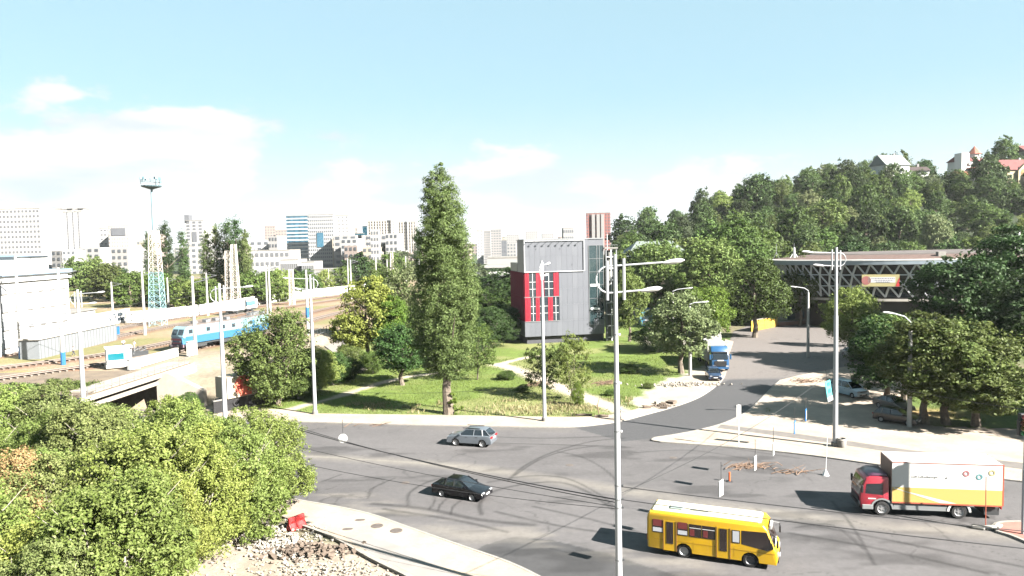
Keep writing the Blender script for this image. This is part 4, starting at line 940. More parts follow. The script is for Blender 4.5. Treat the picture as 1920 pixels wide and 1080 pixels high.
for i, (u, v, hp, lf, wf, lab) in enumerate([(625, 722, 60, 'dark', 1.3, 'dark bush at the shaded foot of the embankment right of the willow'), (655, 700, 52, 'olive', 1.2, 'olive bush against the grey ramp'), (800, 676, 60, 'dark', 1.4, 'dark bush close behind the towering poplar, left side'),
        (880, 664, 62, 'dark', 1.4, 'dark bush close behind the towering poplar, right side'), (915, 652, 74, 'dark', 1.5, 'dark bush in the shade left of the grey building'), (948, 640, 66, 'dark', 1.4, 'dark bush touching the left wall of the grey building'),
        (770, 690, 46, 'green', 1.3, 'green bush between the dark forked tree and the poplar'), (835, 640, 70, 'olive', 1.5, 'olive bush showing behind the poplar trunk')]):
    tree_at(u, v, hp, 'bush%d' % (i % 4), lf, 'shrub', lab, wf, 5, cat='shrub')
tree_at(1880, 745, 60, 'bush2', 'green', 'shrub', 'low green shrub on the lit grass at the right', 1.6, 5, cat='shrub')
tree_at(1600, 650, 90, 'broad1', 'green', 'tree', 'green tree half hidden behind the right-hand double lamp post', 1.0)

# ---- young maples filling the lower left corner
BU = [(-18.1, 53), (-22.3, 55), (-26.5, 56.5), (-31.5, 57.5), (-37, 59), (-42.5, 60), (-17.9, 48.5), (-21.0, 49.5), (-24.5, 50.5), (-29.5, 52), (-34.5, 53.5), (-40, 54.5),
      (-18.9, 44), (-22.4, 44.5), (-26.0, 46), (-31.0, 47), (-36.5, 48), (-19.5, 40), (-23.4, 40), (-27.5, 41.5), (-32.5, 42.5), (-19.8, 35.5), (-23.8, 35.5), (-28.5, 36.5), (-20.5, 31), (-25.0, 31), (-47, 62), (-46, 56), (-52, 64)]
for i, (x, y) in enumerate(BU):
    s = random.uniform(1.15, 1.66)
    if y > 52: s *= 1.06
    if i in (0, 6, 12): s = 1.42
    plant('bush%d' % (i % NV), 'maple_bush', 'light green young maple in the dense thicket filling the lower left corner', x+random.uniform(-.5, .5), y+random.uniform(-.5, .5), s,
          ['fresh', 'fresh', 'lime2', 'fresh', 'olive2'][i % 5], group='young maples in the lower left thicket', sx=random.uniform(.95, 1.1))
p = G(10, 925, 5.0); plant('bush1', 'dead_bush', 'withered orange-brown bush at the left edge beside the green thicket', p.x, p.y, 1.45, 'brown', cat='bush')
for i, (u, v, hp, lf, lab) in enumerate([(60, 770, 70, 'olive', 'dull olive scrub below the railway at the left edge'), (130, 765, 70, 'olive', 'dull olive scrub beside the leftmost lamp post'), (15, 760, 60, 'silver', 'pale dry scrub at the far left below the railway'), (195, 772, 45, 'olive', 'low scrub under the end of the bridge deck')]):
    q = G(u, v, -1); s = hp*q.y/F/5.0*1.35; plant('bush%d' % (i % 4), 'shrub', lab, q.x, q.y, s, lf, sx=1.7, cat='shrub', z=float(TZ(q.x, q.y)))

# ---- far side of the tracks
FARP = [(283, 545, 108, 'leftmost slim poplar, behind the floodlight mast'), (315, 548, 130, 'second slim poplar from the left behind the floodlight mast'), (347, 552, 118, 'slim poplar third from the left, beside a white tower block'),
        (392, 560, 128, 'first poplar of the dense clump behind the lattice masts'), (410, 560, 136, 'second poplar of the dense clump behind the lattice masts'), (432, 560, 146, 'tallest poplar of the dense clump behind the lattice masts'),
        (449, 562, 150, 'broad fourth poplar of the dense clump behind the lattice masts'), (465, 562, 132, 'last poplar on the right of the dense clump'), (785, 520, 92, 'slim dark poplar left of the towering poplar')]
def TP(u, y, hpx, key, leaf, name, label, wf=1.0, href=17.0, group=None, cat='tree', zb=None):
    pass
for i, (u, v, hp, lab) in enumerate(FARP):
    q = at(u, v); h = hp*q.y/F; plant('poplar%d' % (i % NV), 'poplar_tree', lab, q.x, q.y, h/17.5, 'poplar' if i in (3, 4, 7) else 'dark', z=q.z, sx=.92)
BAND = [(30, 500, 42, 'olive'), (150, 545, 60, 'olive'), (178, 560, 75, 'olive'), (205, 565, 70, 'olive'), (245, 575, 65, 'green'), (270, 572, 60, 'green'), (305, 575, 60, 'green'), (330, 575, 55, 'green'),
        (360, 580, 55, 'fresh'), (388, 580, 60, 'green'), (470, 572, 62, 'green'), (500, 570, 60, 'green'), (525, 565, 60, 'fresh'), (550, 560, 50, 'green'), (585, 552, 40, 'green'), (610, 548, 42, 'fresh'),
        (640, 545, 44, 'green'), (672, 540, 62, 'dark'), (700, 538, 50, 'green'), (735, 532, 58, 'green'), (760, 520, 50, 'haze'), (690, 500, 30, 'haze'), (735, 490, 40, 'haze'), (715, 505, 48, 'haze'), (660, 495, 28, 'haze'),
        (8, 505, 40, 'olive'), (60, 505, 40, 'olive'), (905, 560, 60, 'haze'), (890, 545, 50, 'haze'), (930, 590, 55, 'green'), (225, 560, 55, 'dark'), (575, 545, 40, 'dark')]
for i, (u, v, hp, lf) in enumerate(BAND):
    q = at(u, v); h = hp*q.y/F
    plant('forest%d' % (i % NV), 'tree', 'leafy tree in the belt of greenery behind the railway tracks', q.x, q.y, h/10.3, lf, z=q.z, group='trees behind the railway', sx=random.uniform(1.0, 1.3))
tree_at(1080, 452, 22, 'forest1', 'haze', 'tree', 'small distant tree above the roof of the grey building', 1.8, 10.3)
# ---- wooded hill
for i, (u, vt, D) in enumerate([(1605, 318, 318), (1632, 322, 322), (1668, 318, 326), (1690, 326, 318), (1715, 330, 322), (1745, 330, 326), (1772, 328, 330), (1800, 336, 318), (1825, 345, 314), (1872, 348, 312), (1700, 322, 334), (1850, 352, 308), (1905, 358, 306), (1650, 330, 312)]):
    x = (u-960)/F*D; g = float(TZ(x, D)); h = zat(u, vt, D)-g; plant('forest%d' % (i % NV), 'tree', 'green deciduous tree in the dense wood covering the hillside', x, D, h/10.3, ['forest', 'green', 'haze'][i % 3], group='trees of the hillside wood', sx=min(1.2, 12/h))
cnt = 0; yy = 200.0
random.seed(11)
while yy < 420:
    step = 8.6+(yy-200)*.018; u = 1165+random.uniform(0, 20)
    while u < 1975:
        x = (u-960)/F*yy+random.uniform(-3, 3); y = yy+random.uniform(-3.5, 3.5)
        u += step/yy*F*random.uniform(.85, 1.15)
        zt = float(TZ(x, y))
        hide = (96-x)**2+(172-y)**2 < 54**2 or (yy > 300 and zt < 3)
        if hide: continue
        if yy < 235 and 1500 < u < 1900: s = random.uniform(.85, 1.2)
        else: s = random.choice([.75, .9, 1.0, 1.1, 1.25, 1.5])*random.uniform(.9, 1.1)
        lf = random.choice(['forest']*6+['green', 'green', 'olive', 'dark', 'fresh' if random.random() < .5 else 'silver'])
        t = plant('forest%d' % random.randrange(NV), 'tree', 'green deciduous tree in the dense wood covering the hillside', x, y, s, lf, group='trees of the hillside wood', sz=random.uniform(.8, 1.35), sx=random.uniform(.85, 1.2)); cnt += 1
    yy += 9.8+(yy-200)*.06
print('HILL', cnt)
# mid-distance trees between the grey building and the hill
MID = [(1190, 560, 105, 'green'), (1215, 530, 60, 'green'), (1170, 480, 40, 'forest'), (1265, 560, 110, 'olive'), (1305, 570, 120, 'olive'), (1345, 560, 135, 'green'), (1300, 520, 100, 'green'), (1395, 570, 150, 'green'), (1430, 560, 130, 'green'),
       (1365, 540, 120, 'fresh'), (1250, 530, 60, 'olive'), (1160, 540, 70, 'green'), (1440, 530, 90, 'olive'), (1480, 520, 70, 'olive'), (1340, 585, 90, 'olive'), (1185, 600, 70, 'dark'), (1290, 600, 80, 'dark'), (1365, 600, 80, 'dark'), (1420, 600, 90, 'dark')]
for i, (u, v, hp, lf) in enumerate(MID):
    q = at(u, v); h = hp*q.y/F
    plant('forest%d' % (i % NV), 'tree', 'leafy tree between the car park and the foot of the wooded hill', q.x, q.y, h/10.3, lf, z=q.z, group='trees at the foot of the hill', sx=1.1)
q = at(1282, 450); plant('poplar1', 'poplar_tree', 'single pointed poplar standing out of the wood on the hill slope', (1282-960)/F*255, 255, 1.25, 'haze', z=float(TZ(59, 255)), sx=1.4)
plant('forest2', 'tree', 'isolated dark green tree on the hilltop between the houses', (1733-960)/F*352, 352, .95, 'dark', z=float(TZ(196, 352))+6)
plant('forest1', 'tree', 'round green tree on the hilltop above the red-roofed house', (1885-960)/F*350, 352, 1.35, 'green', z=float(TZ(233, 352))+11)
# ---- grass tufts
def tufts(name, pts, h, m, seed, lean=.4):
    rg = np.random.default_rng(seed); P = np.asarray(pts); n = len(P)
    a = rg.uniform(0, 6.28, n); w = .05*h/.3*(.6+rg.random(n)); hh = h*(.5+rg.random(n)); lx = rg.normal(0, lean, n)*hh; ly = rg.normal(0, lean, n)*hh
    A = P+np.stack([np.cos(a)*w, np.sin(a)*w, -.02+0*a], 1); B = P-np.stack([np.cos(a)*w, np.sin(a)*w, .02+0*a], 1); T = P+np.stack([lx, ly, hh], 1)
    me = npmesh(name, np.stack([A, B, T], 1).reshape(-1, 3), np.arange(3*n).reshape(-1, 3)); o = link(name, me, m); o['kind'] = 'stuff'; return o
def scatter(x0, x1, y0, y1, n, fn, z, seed):
    rg = np.random.default_rng(seed); x = rg.uniform(x0, x1, n); y = rg.uniform(y0, y1, n); k = fn(x, y); return np.stack([x[k], y[k], np.full(k.sum(), z)], 1)
LF['grass'] = leafmat('grass_blades', (0.11, 0.17, 0.030), (0.21, 0.25, 0.075), .3, 0.0)
LF['drygrass'] = leafmat('dry_grass_blades', (0.26, 0.23, 0.11), (0.44, 0.37, 0.22), .3, 0.0)
def ing(x, y):
    d = np.minimum(segdist(x, y, PATH1), segdist(x, y, PATH2)); d = np.minimum(d, segdist(x, y, PATH2B)+.4)
    ok = lawn_mask(x, y) & (d > 1.3) & ~inpoly(x, y, s1)
    return ok & (np.random.default_rng(1).random(len(x)) < np.clip(fbm(x, y, 3, 77)*1.6-.2, .05, 1)) & (segdist(x, y, XY([(1330, 690), (1262, 722), (1215, 757)], .1)) > 2.2) & ~((x > 22) & (y > 128) & (y < 146))
tufts('grass_tufts', scatter(-45, 33, 79, 120, 110000, ing, .1, 5), .17, LF['grass'], 6)
dp = G(1010, 768, .1)
tufts('dry_grass_tufts', scatter(-40, 14, 79, 88, 15000, lambda x, y: ing(x, y) & ((np.random.default_rng(3).random(len(x)) < np.exp(-(((x-dp.x)/6)**2+((y-dp.y)/2.5)**2))) | (fbm(x, y, 2.5, 91) > .62)), .1, 8), .34, LF['drygrass'], 9)
tufts('park_grass_tufts', scatter(45, 100, 68, 100, 30000, lambda x, y: inpoly(x, y, LP2) & (fbm(x, y, 3, 7) > .4), .145, 15), .2, LF['grass'], 16)
# ------------------------------------------------------------------ railway
RAILM = mat('rail_steel', (0.30, 0.25, 0.22), rough=.45, metal=.4)
SLEEP = mat('sleeper_concrete', (0.22, 0.18, 0.15), rough=.9, var=.2, scale=1)
BLUEP = mat('blue_paint', (0.02, 0.13, 0.32), rough=.6)
POLEM = mat('painted_concrete_pole', (0.42, 0.41, 0.39), rough=.7, var=.08, scale=1.5)
TRL = {'loco': 'railway track nearest the camera, carrying the blue locomotive', 'near': 'second railway track from the camera', 'mid': 'third railway track from the camera, behind the grass strip', 'far': 'farthest railway track, below the white concrete fence'}
for k, P in TRK.items():
    t = thing('railway_track', TRL[k], 'railway track', (P[0].x, P[0].y, RAILZ), group=None); o0 = Vector((P[0].x, P[0].y, RAILZ))
    offs = []
    for i, p in enumerate(P):
        d = (P[min(i+1, len(P)-1)]-P[max(i-1, 0)]); d.z = 0; d.normalize(); offs.append(Vector((-d.y, d.x, 0)))
    for s in (-.76, .76):
        MB().tube([p-o0+n*s+Vector((0, 0, .28)) for p, n in zip(P, offs)], .09, 4).obj('rail', RAILM, t)
    b = MB(); L = 0
    for i in range(len(P)-1):
        d = P[i+1]-P[i]; m = int(d.length/.7); a = math.atan2(d.y, d.x)
        if P[i].y > 190: continue
        for j in range(m): q = P[i]+d*(j/m)-o0; b.box(q.x, q.y, .10, .26, 2.6, .18, a)
    o = b.obj('sleepers', SLEEP, t); o['kind'] = 'stuff'
for k, P in TRK.items():
    o = MB().tube([p+Vector((0, 0, 6.3)) for p in P[::3]], .035, 3).obj('contact_wire', mat('wire_dark', (.05, .05, .05), rough=.6)); tag(o, 'overhead contact wire strung above the %s railway track' % {'loco': 'nearest', 'near': 'second', 'mid': 'third', 'far': 'farthest'}[k], 'wire')
# ---- bridge over the underpass
A_, B_ = G(168, 741, 1.5), G(362, 680, 1.5)
dv = (B_-A_); bl_ = dv.length; br_ = math.atan2(dv.y, dv.x)
br = thing('railway_bridge', 'pale concrete bridge deck carrying the tracks over the dark underpass at the left', 'bridge', (A_.x, A_.y, 0), br_)
MB().box(bl_/2, 17, 1.28, bl_, 34, .42).obj('deck', mat('ballast', (.20, .155, .11), rough=.95, col2=(.13, .10, .075), scale=.5, bump=.5), br)
MB().box(bl_/2-2, .15, 1.15, bl_+4, .7, .62).obj('edge_beam', mat('weathered_white', (.36, .32, .27), rough=.9, var=.15, scale=.5), br)
for y in (1.2, 5, 9, 13, 17, 22, 28): MB().box(bl_/2-2, y, .55, bl_+4, .5, 1.1).obj('girder', mat('dark_girder', (.10, .085, .07), rough=.8, var=.2, scale=.6), br)
MB().box(bl_/2-2, .55, .05, bl_+2, .5, .5).obj('lower_beam', MATS['weathered_white'], br)
b = MB(); n = int(bl_/1.6)
for i in range(n): b.box(i*1.6, .25, 2.05, .05, .05, 1.1)
for z in (1.9, 2.55): b.box(bl_/2-1, .25, z, bl_+1, .04, .05)
b.obj('railing', STEEL, br)
ab = thing('bridge_abutment', 'pale weathered abutment wall under the right end of the railway bridge', 'abutment', (B_.x, B_.y, 0), br_)
MB().box(-3.6, 14, -1.8, 5.6, 30, 6.0).obj('wall', CONCL, ab)
ww = thing('wing_wall', 'pale sloping-topped retaining wall at the right mouth of the underpass', 'retaining wall', (-51.0, 104.6, 0))
MB().add([(0, 0, -4.6), (6.6, 0, -4.6), (6.6, 0, -1.2), (1.6, 0, 1.45), (0, 0, 1.45), (0, 1.2, -4.6), (6.6, 1.2, -4.6), (6.6, 1.2, -1.2), (1.6, 1.2, 1.45), (0, 1.2, 1.45)],
         [(0, 1, 2, 3, 4), (9, 8, 7, 6, 5), (0, 5, 6, 1), (1, 6, 7, 2), (2, 7, 8, 3), (3, 8, 9, 4), (4, 9, 5, 0)]).obj('wall', MATS['weathered_white'], ww)
o = slab('underpass_road', [(-120, 90.5), (-33, 90.5), (-22, 92), (-22, 103), (-33, 106), (-120, 106)], 0, CYC, -.3); o['kind'] = 'structure'; o.location.z = -3.95
for p in o.data.vertices:
    pass
# footway with cabin, low white walls beside the loco track
fw = thing('platform_slab', 'pale concrete platform beside the track above the bridge', 'platform', (A_.x, A_.y, 1.5), br_)
MB().box(bl_*.52, 2.0, .12, bl_*.92, 3.2, .22).obj('slab', MATS['weathered_white'], fw)
def cabin():
    p = G(213, 693, 1.5); t = thing('control_cabin', 'white cabin with a curved teal window on the platform by the tracks', 'cabin', (p.x, p.y+1.6, 1.7), br_-.9)
    MB().prism([(-1.7, -1.1), (1.2, -1.1), (1.7, -.6), (1.7, 1.3), (-1.7, 1.3)], 0, 2.85).obj('wall', WHITE, t, bevel=.12)
    MB().box(0, .1, 2.93, 3.7, 2.7, .16).obj('roof', WHITE, t, bevel=.05)
    MB().box(-.45, -1.12, 1.65, 2.1, .1, 1.05).obj('window', glassmat('teal_window', (.0, .13, .17), .1), t)
    MB().box(-.45, -1.16, 1.08, 2.4, .16, .12).box(-.45, -1.16, 2.22, 2.4, .16, .12).obj('window_frame', FRM, t)
    MB().box(0, .1, .25, 3.6, 2.6, .5).obj('base', CONCL, t)
cabin()
for i, (u0, v0, u1, v1, h, lab) in enumerate([(262, 688, 332, 668, 1.3, 'long low white wall on the platform right of the cabin'), (241, 694, 262, 690, 1.5, 'short white wall block right beside the cabin'), (352, 668, 362, 666, 2.3, 'white pillar at the front corner of the locomotive')]):
    a, c = G(u0, v0, 1.6), G(u1, v1, 1.6); d = c-a
    t = thing('low_wall', lab, 'wall', (a.x, a.y, 1.6), math.atan2(d.y, d.x)); MB().box(d.length/2, 0, h/2, d.length, .5, h).obj('wall', WHITE, t, bevel=.04); MB().box(d.length/2, 0, h+.04, d.length+.1, .62, .1).obj('coping', CONCL, t)
# equipment heap by the cabin
p = G(252, 668, 1.6); t = thing('track_equipment', 'dark heap of railings and gear behind the platform wall', 'equipment', (p.x, p.y, 1.6), .4)
for i in range(14): bar('gear_bar', (random.uniform(-2, 2), random.uniform(-.5, .5), random.uniform(0, .4)), (random.uniform(-2, 2), random.uniform(-.5, .5), random.uniform(.8, 1.7)), .1, DKSTEEL if i % 3 else STEEL, t)
MB().box(0, 0, .4, 4.2, .8, .8).obj('gear_box', DKSTEEL, t)
# ---- buildings at the left
wb = thing('depot_building', 'white four-storey depot building with pale blue roof at the left edge', 'building', (-87, 98, 1.5))
wl_, wh = 47.0, 13.6
MB().box(-8, wl_/2, wh/2, 16, wl_, wh).obj('wall', WHITE, wb)
MB().box(-8, wl_/2, wh+.35, 17.2, wl_+1.2, .7).obj('roof', ROOFBL, wb)
MB().box(.25, wl_/2, wh-.9, .5, wl_+.6, .35).obj('cornice', FRM, wb)
for r in range(4):
    for c in range(14):
        y = 1.6+c*3.35; block('window', (.02, y, 2.0+r*3.1), (.10, 1.5, 1.55), mat('pale_window', (.26, .27, .29), rough=.4), wb); block('window_sill', (.10, y, 1.15+r*3.1), (.2, 1.7, .10), CONC, wb)
MB().box(-6, wl_-8, wh+2.0, 9, 9, 2.6).obj('roof_house', WHITE, wb); MB().box(-6, wl_-8, wh+3.45, 10, 10, .35).obj('roof_house_cover', ROOFBL, wb)
MB().lathe([(2.0, wh+.7), (2.0, wh+2.6), (0, wh+2.9)], 16, c=(-9, wl_-20, 0)).obj('roof_tank', mat('blue_tank', (.12, .36, .50), rough=.6), wb)
sd = thing('storage_shed', 'long light-grey corrugated shed between the tracks and the white depot', 'shed', (-78, 121, 1.5))
MB().box(-1.6, 12, 1.6, 3.2, 24, 3.2).obj('wall', mat('pale_grey_sheet', (.20, .215, .23), rough=.6, var=.05), sd)
MB().box(-1.6, 12, 3.3, 3.7, 24.6, .2).obj('roof', CONCL, sd)
for i in range(25): block('rib', (.04, .4+i*.97, 1.6), (.08, .1, 3.1), STEEL, sd)
sw_ = thing('marked_wall', 'white railway wall bearing the large grey letters УЗ', 'wall', (-95.5, 148, 1.5))
MB().box(-.2, 18, 1.55, .4, 36, 3.1).obj('wall', WHITE, sw_); MB().box(-.2, 18, 3.16, .6, 36.2, .14).obj('coping', CONCL, sw_)
def text(s, name, size, loc, rot, m, parent):
    c = bpy.data.curves.new(name, 'FONT'); c.body = s; c.size = size; c.extrude = .02; c.offset = .05; c.align_x = 'CENTER'
    o = bpy.data.objects.new(name, c); COL.objects.link(o); bpy.context.view_layer.update()
    me = bpy.data.meshes.new_from_object(o.evaluated_get(bpy.context.evaluated_depsgraph_get())); bpy.data.objects.remove(o); me.materials.clear(); me.materials.append(m)
    return link(name, me, None, parent, loc=loc, rot=rot)
GREYT = mat('grey_lettering', (.06, .08, .10), rough=.8)
text('УЗ', 'lettering', 2.9, (.06, 27.7, .40), (PI/2, 0, PI/2), GREYT, sw_)
MB().box(.05, 31.4, 2.15, .04, 2.4, .7).box(.05, 31.8, 1.0, .04, 3.2, .75).obj('logo_block', GREYT, sw_)
sh = thing('low_shed', 'low white shed with dark rounded roof behind the lettered wall', 'shed', (-103, 150, 1.5)); MB().box(0, 12, 1.9, 9, 24, 3.8).obj('wall', WHITE, sh); MB().box(0, 12, 4.0, 9.6, 24.6, .4).obj('roof', CONC, sh); MB().lathe([(3.6, 4.2), (3.2, 4.8), (0, 5.2)], 20, c=(0, 8, 0)).obj('dome', mat('dark_dome', (.16, .14, .13), rough=.9), sh)
p = G(219, 628, 1.5); t = thing('signal_box', 'small blue cabinet at the right end of the grey corrugated shed', 'cabinet', (p.x, p.y, 1.5)); MB().box(0, 0, .9, .9, .8, 1.8).obj('body', BLUEP, t, bevel=.04); MB().box(0, 0, 1.85, 1.1, 1.0, .1).obj('lid', STEEL, t)
# ---- white concrete fence behind the tracks
fp = smooth_line([G(u, v, 1.5) for u, v in [(236, 606), (300, 601), (380, 590), (450, 578), (520, 566), (590, 557), (650, 550), (720, 543)]], 6)
fe = thing('concrete_fence', 'long white concrete panel fence behind the railway tracks', 'fence', (fp[0].x, fp[0].y, 1.5))
L = [0]; 
for a, c in zip(fp, fp[1:]): L.append(L[-1]+(c-a).length)
n = int(L[-1]/4.0); pts = []
for i in range(n+1):
    s = L[-1]*i/n; j = max(k for k in range(len(L)) if L[k] <= s+1e-6); j = min(j, len(fp)-2); pts.append(fp[j].lerp(fp[j+1], (s-L[j])/(L[j+1]-L[j]))-fe.location)
for a, c in zip(pts, pts[1:]):
    m = (a+c)/2; d = c-a; block('fence_panel', (m.x, m.y, 1.45+random.uniform(-.06, .06)), (d.length-.12, .16, 2.7), WHITE, fe, math.atan2(d.y, d.x))
    block('fence_post', (a.x, a.y, 1.5), (.26, .26, 2.95), CONCL, fe, math.atan2(d.y, d.x))
for i, (u, v, c) in enumerate([(237, 600, BLUEP)]):
    pass
# ---- floodlight mast and lattice masts
LATW = mat('lattice_cream', (.62, .56, .50), rough=.6, var=.1, scale=.3); LATB = mat('lattice_blue', (.28, .46, .50), rough=.6); LATT = mat('mast_teal', (.20, .33, .38), rough=.6)
def lattice(t, h, w0, w1, m, split=None, m2=None, n=14, th=.14):
    P = lambda z, k: Vector(((.5-(k in (0, 3)))*(w0+(w1-w0)*z/h), (.5-(k in (0, 1)))*(w0+(w1-w0)*z/h), z))
    b1, b2 = MB(), MB()
    for i in range(n):
        z0, z1 = h*i/n, h*(i+1)/n; b = b2 if (split and z0 < split) else b1
        for k in range(4):
            b.tube([P(z0, k), P(z1, k)], th*.8, 4); b.tube([P(z0, k), P(z1, (k+1) % 4)], th*.5, 3); b.tube([P(z0, (k+1) % 4), P(z1, k)], th*.5, 3); b.tube([P(z1, k), P(z1, (k+1) % 4)], th*.5, 3)
    b1.obj('lattice', m, t)
    if b2.v: b2.obj('lower_lattice', m2, t)
p = G(297, 611, 1.5); s_ = p.y/F
fm = thing('floodlight_mast', 'tall lattice floodlight mast, cream above and blue below, with a round lamp platform', 'mast', (p.x, p.y, 1.5))
HL = (611-432)*s_; HT = (611-350)*s_
lattice(fm, HL, 2.9, 1.7, LATW, (611-520)*s_, LATB, 16, .085)
b = MB(); b.tube([(0, 0, HL), (0, 0, HT)], [.28, .18], 6); b.obj('upper_mast', LATT, fm)
b = MB(); 
for k in range(14): b.tube([(.0, 0, HL+k*(HT-HL)/14), (.3*(-1)**k, .1, HL+(k+1)*(HT-HL)/14)], .06, 3)
b.obj('ladder', LATT, fm)
MB().lathe([(.3, HT-.7), (2.1, HT-.1), (2.2, HT+.15), (0, HT+.15)], 18).obj('platform', mat('mast_dark', (.08, .13, .15), rough=.7), fm)
b = MB()
for k in range(12): a = k*.5236; b.tube([(2.1*math.cos(a), 2.1*math.sin(a), HT), (2.2*math.cos(a), 2.2*math.sin(a), HT+1.7)], .06, 4)
b.lathe([(2.2, HT+1.0), (2.26, HT+1.05), (2.2, HT+1.1)], 18); b.obj('railing', LATT, fm)
for k in range(10):
    a = k*.628; MB().box(2.0*math.cos(a), 2.0*math.sin(a), HT+1.8, .7, .5, .45, a).obj('floodlight', LATT, fm)
for u, vb, vt, w0, w1, lab in [(431, 577, 470, 1.9, 1.1, 'left of two cream lattice masts standing close together before the poplars'), (443, 577, 458, 2.3, 1.2, 'right, taller of two cream lattice masts before the poplars'),
                               (718, 532, 472, 1.6, .9, 'thin lattice mast behind the yellow-green tree'), (736, 534, 474, 1.8, 1.0, 'lattice mast right of the thin one behind the park trees'), (548, 572, 505, 1.4, 1.0, 'short lattice mast near the fence, left of the double lamp post')]:
    p = G(u, vb, 1.5); t = thing('lattice_mast', lab, 'mast', (p.x, p.y, 1.5)); lattice(t, (vb-vt)*p.y/F, w0, w1, LATW, n=12, th=.10)
# ---- catenary poles: (u, v base, v top, blue foot)
CP = [(40, 672, 478, 1, 'leftmost railway pole with blue foot before the white depot'), (119, 684, 500, 1, 'railway pole with blue foot left of the control cabin'), (212, 598, 528, 0, 'railway pole rising just behind the lettered white wall'),
      (272, 628, 505, 0, 'railway pole left of the floodlight mast'), (316, 578, 520, 0, 'short railway pole right of the floodlight mast'), (367, 665, 516, 0, 'railway pole at the side of the blue locomotive'), (390, 592, 512, 0, 'railway pole behind the locomotive roof'),
      (502, 590, 497, 0, 'left pole of the twin railway poles over the far tracks'), (507, 590, 497, 0, 'right pole of the twin railway poles over the far tracks'), (578, 628, 505, 1, 'railway pole with blue band beside the double lamp post'),
      (654, 560, 485, 0, 'left pole of the twin poles by the fence, above the yellow tree'), (659, 560, 487, 0, 'right pole of the twin poles by the fence, above the yellow tree'), (617, 548, 505, 0, 'small pole behind the fence right of the double lamp post'),
      (706, 540, 482, 0, 'pointed white pole behind the park trees, left one'), (727, 540, 486, 0, 'pointed white pole behind the park trees, middle one'), (762, 540, 480, 0, 'pointed white pole left of the towering poplar'), (787, 540, 486, 0, 'pointed white pole against the towering poplar'), (886, 560, 500, 0, 'white pole right of the towering poplar by the garage'), (935, 590, 498, 0, 'thin pole in front of the garage')]
for u, vb, vt, bf_, lab in CP:
    p = G(u, vb, 1.5); h = (vb-vt)*p.y/F; t = thing('railway_pole', lab, 'railway pole', (p.x, p.y, float(TZ(p.x, p.y))))
    MB().tube([(0, 0, -.2), (0, 0, h)], [.34, .20], 8).obj('pole', POLEM, t, smooth=True)
    if bf_: z = 0 if vb != 628 or u < 300 else 3.5; MB().tube([(0, 0, z), (0, 0, z+2.0)], [.37, .36], 8).obj('blue_band', BLUEP, t)
    MB().tube([(0, 0, h-1.2), (2.6, .4, h-.6)], .07, 4).tube([(0, 0, h-.2), (2.6, .4, h-.6)], .04, 4).obj('bracket_arm', STEEL, t)
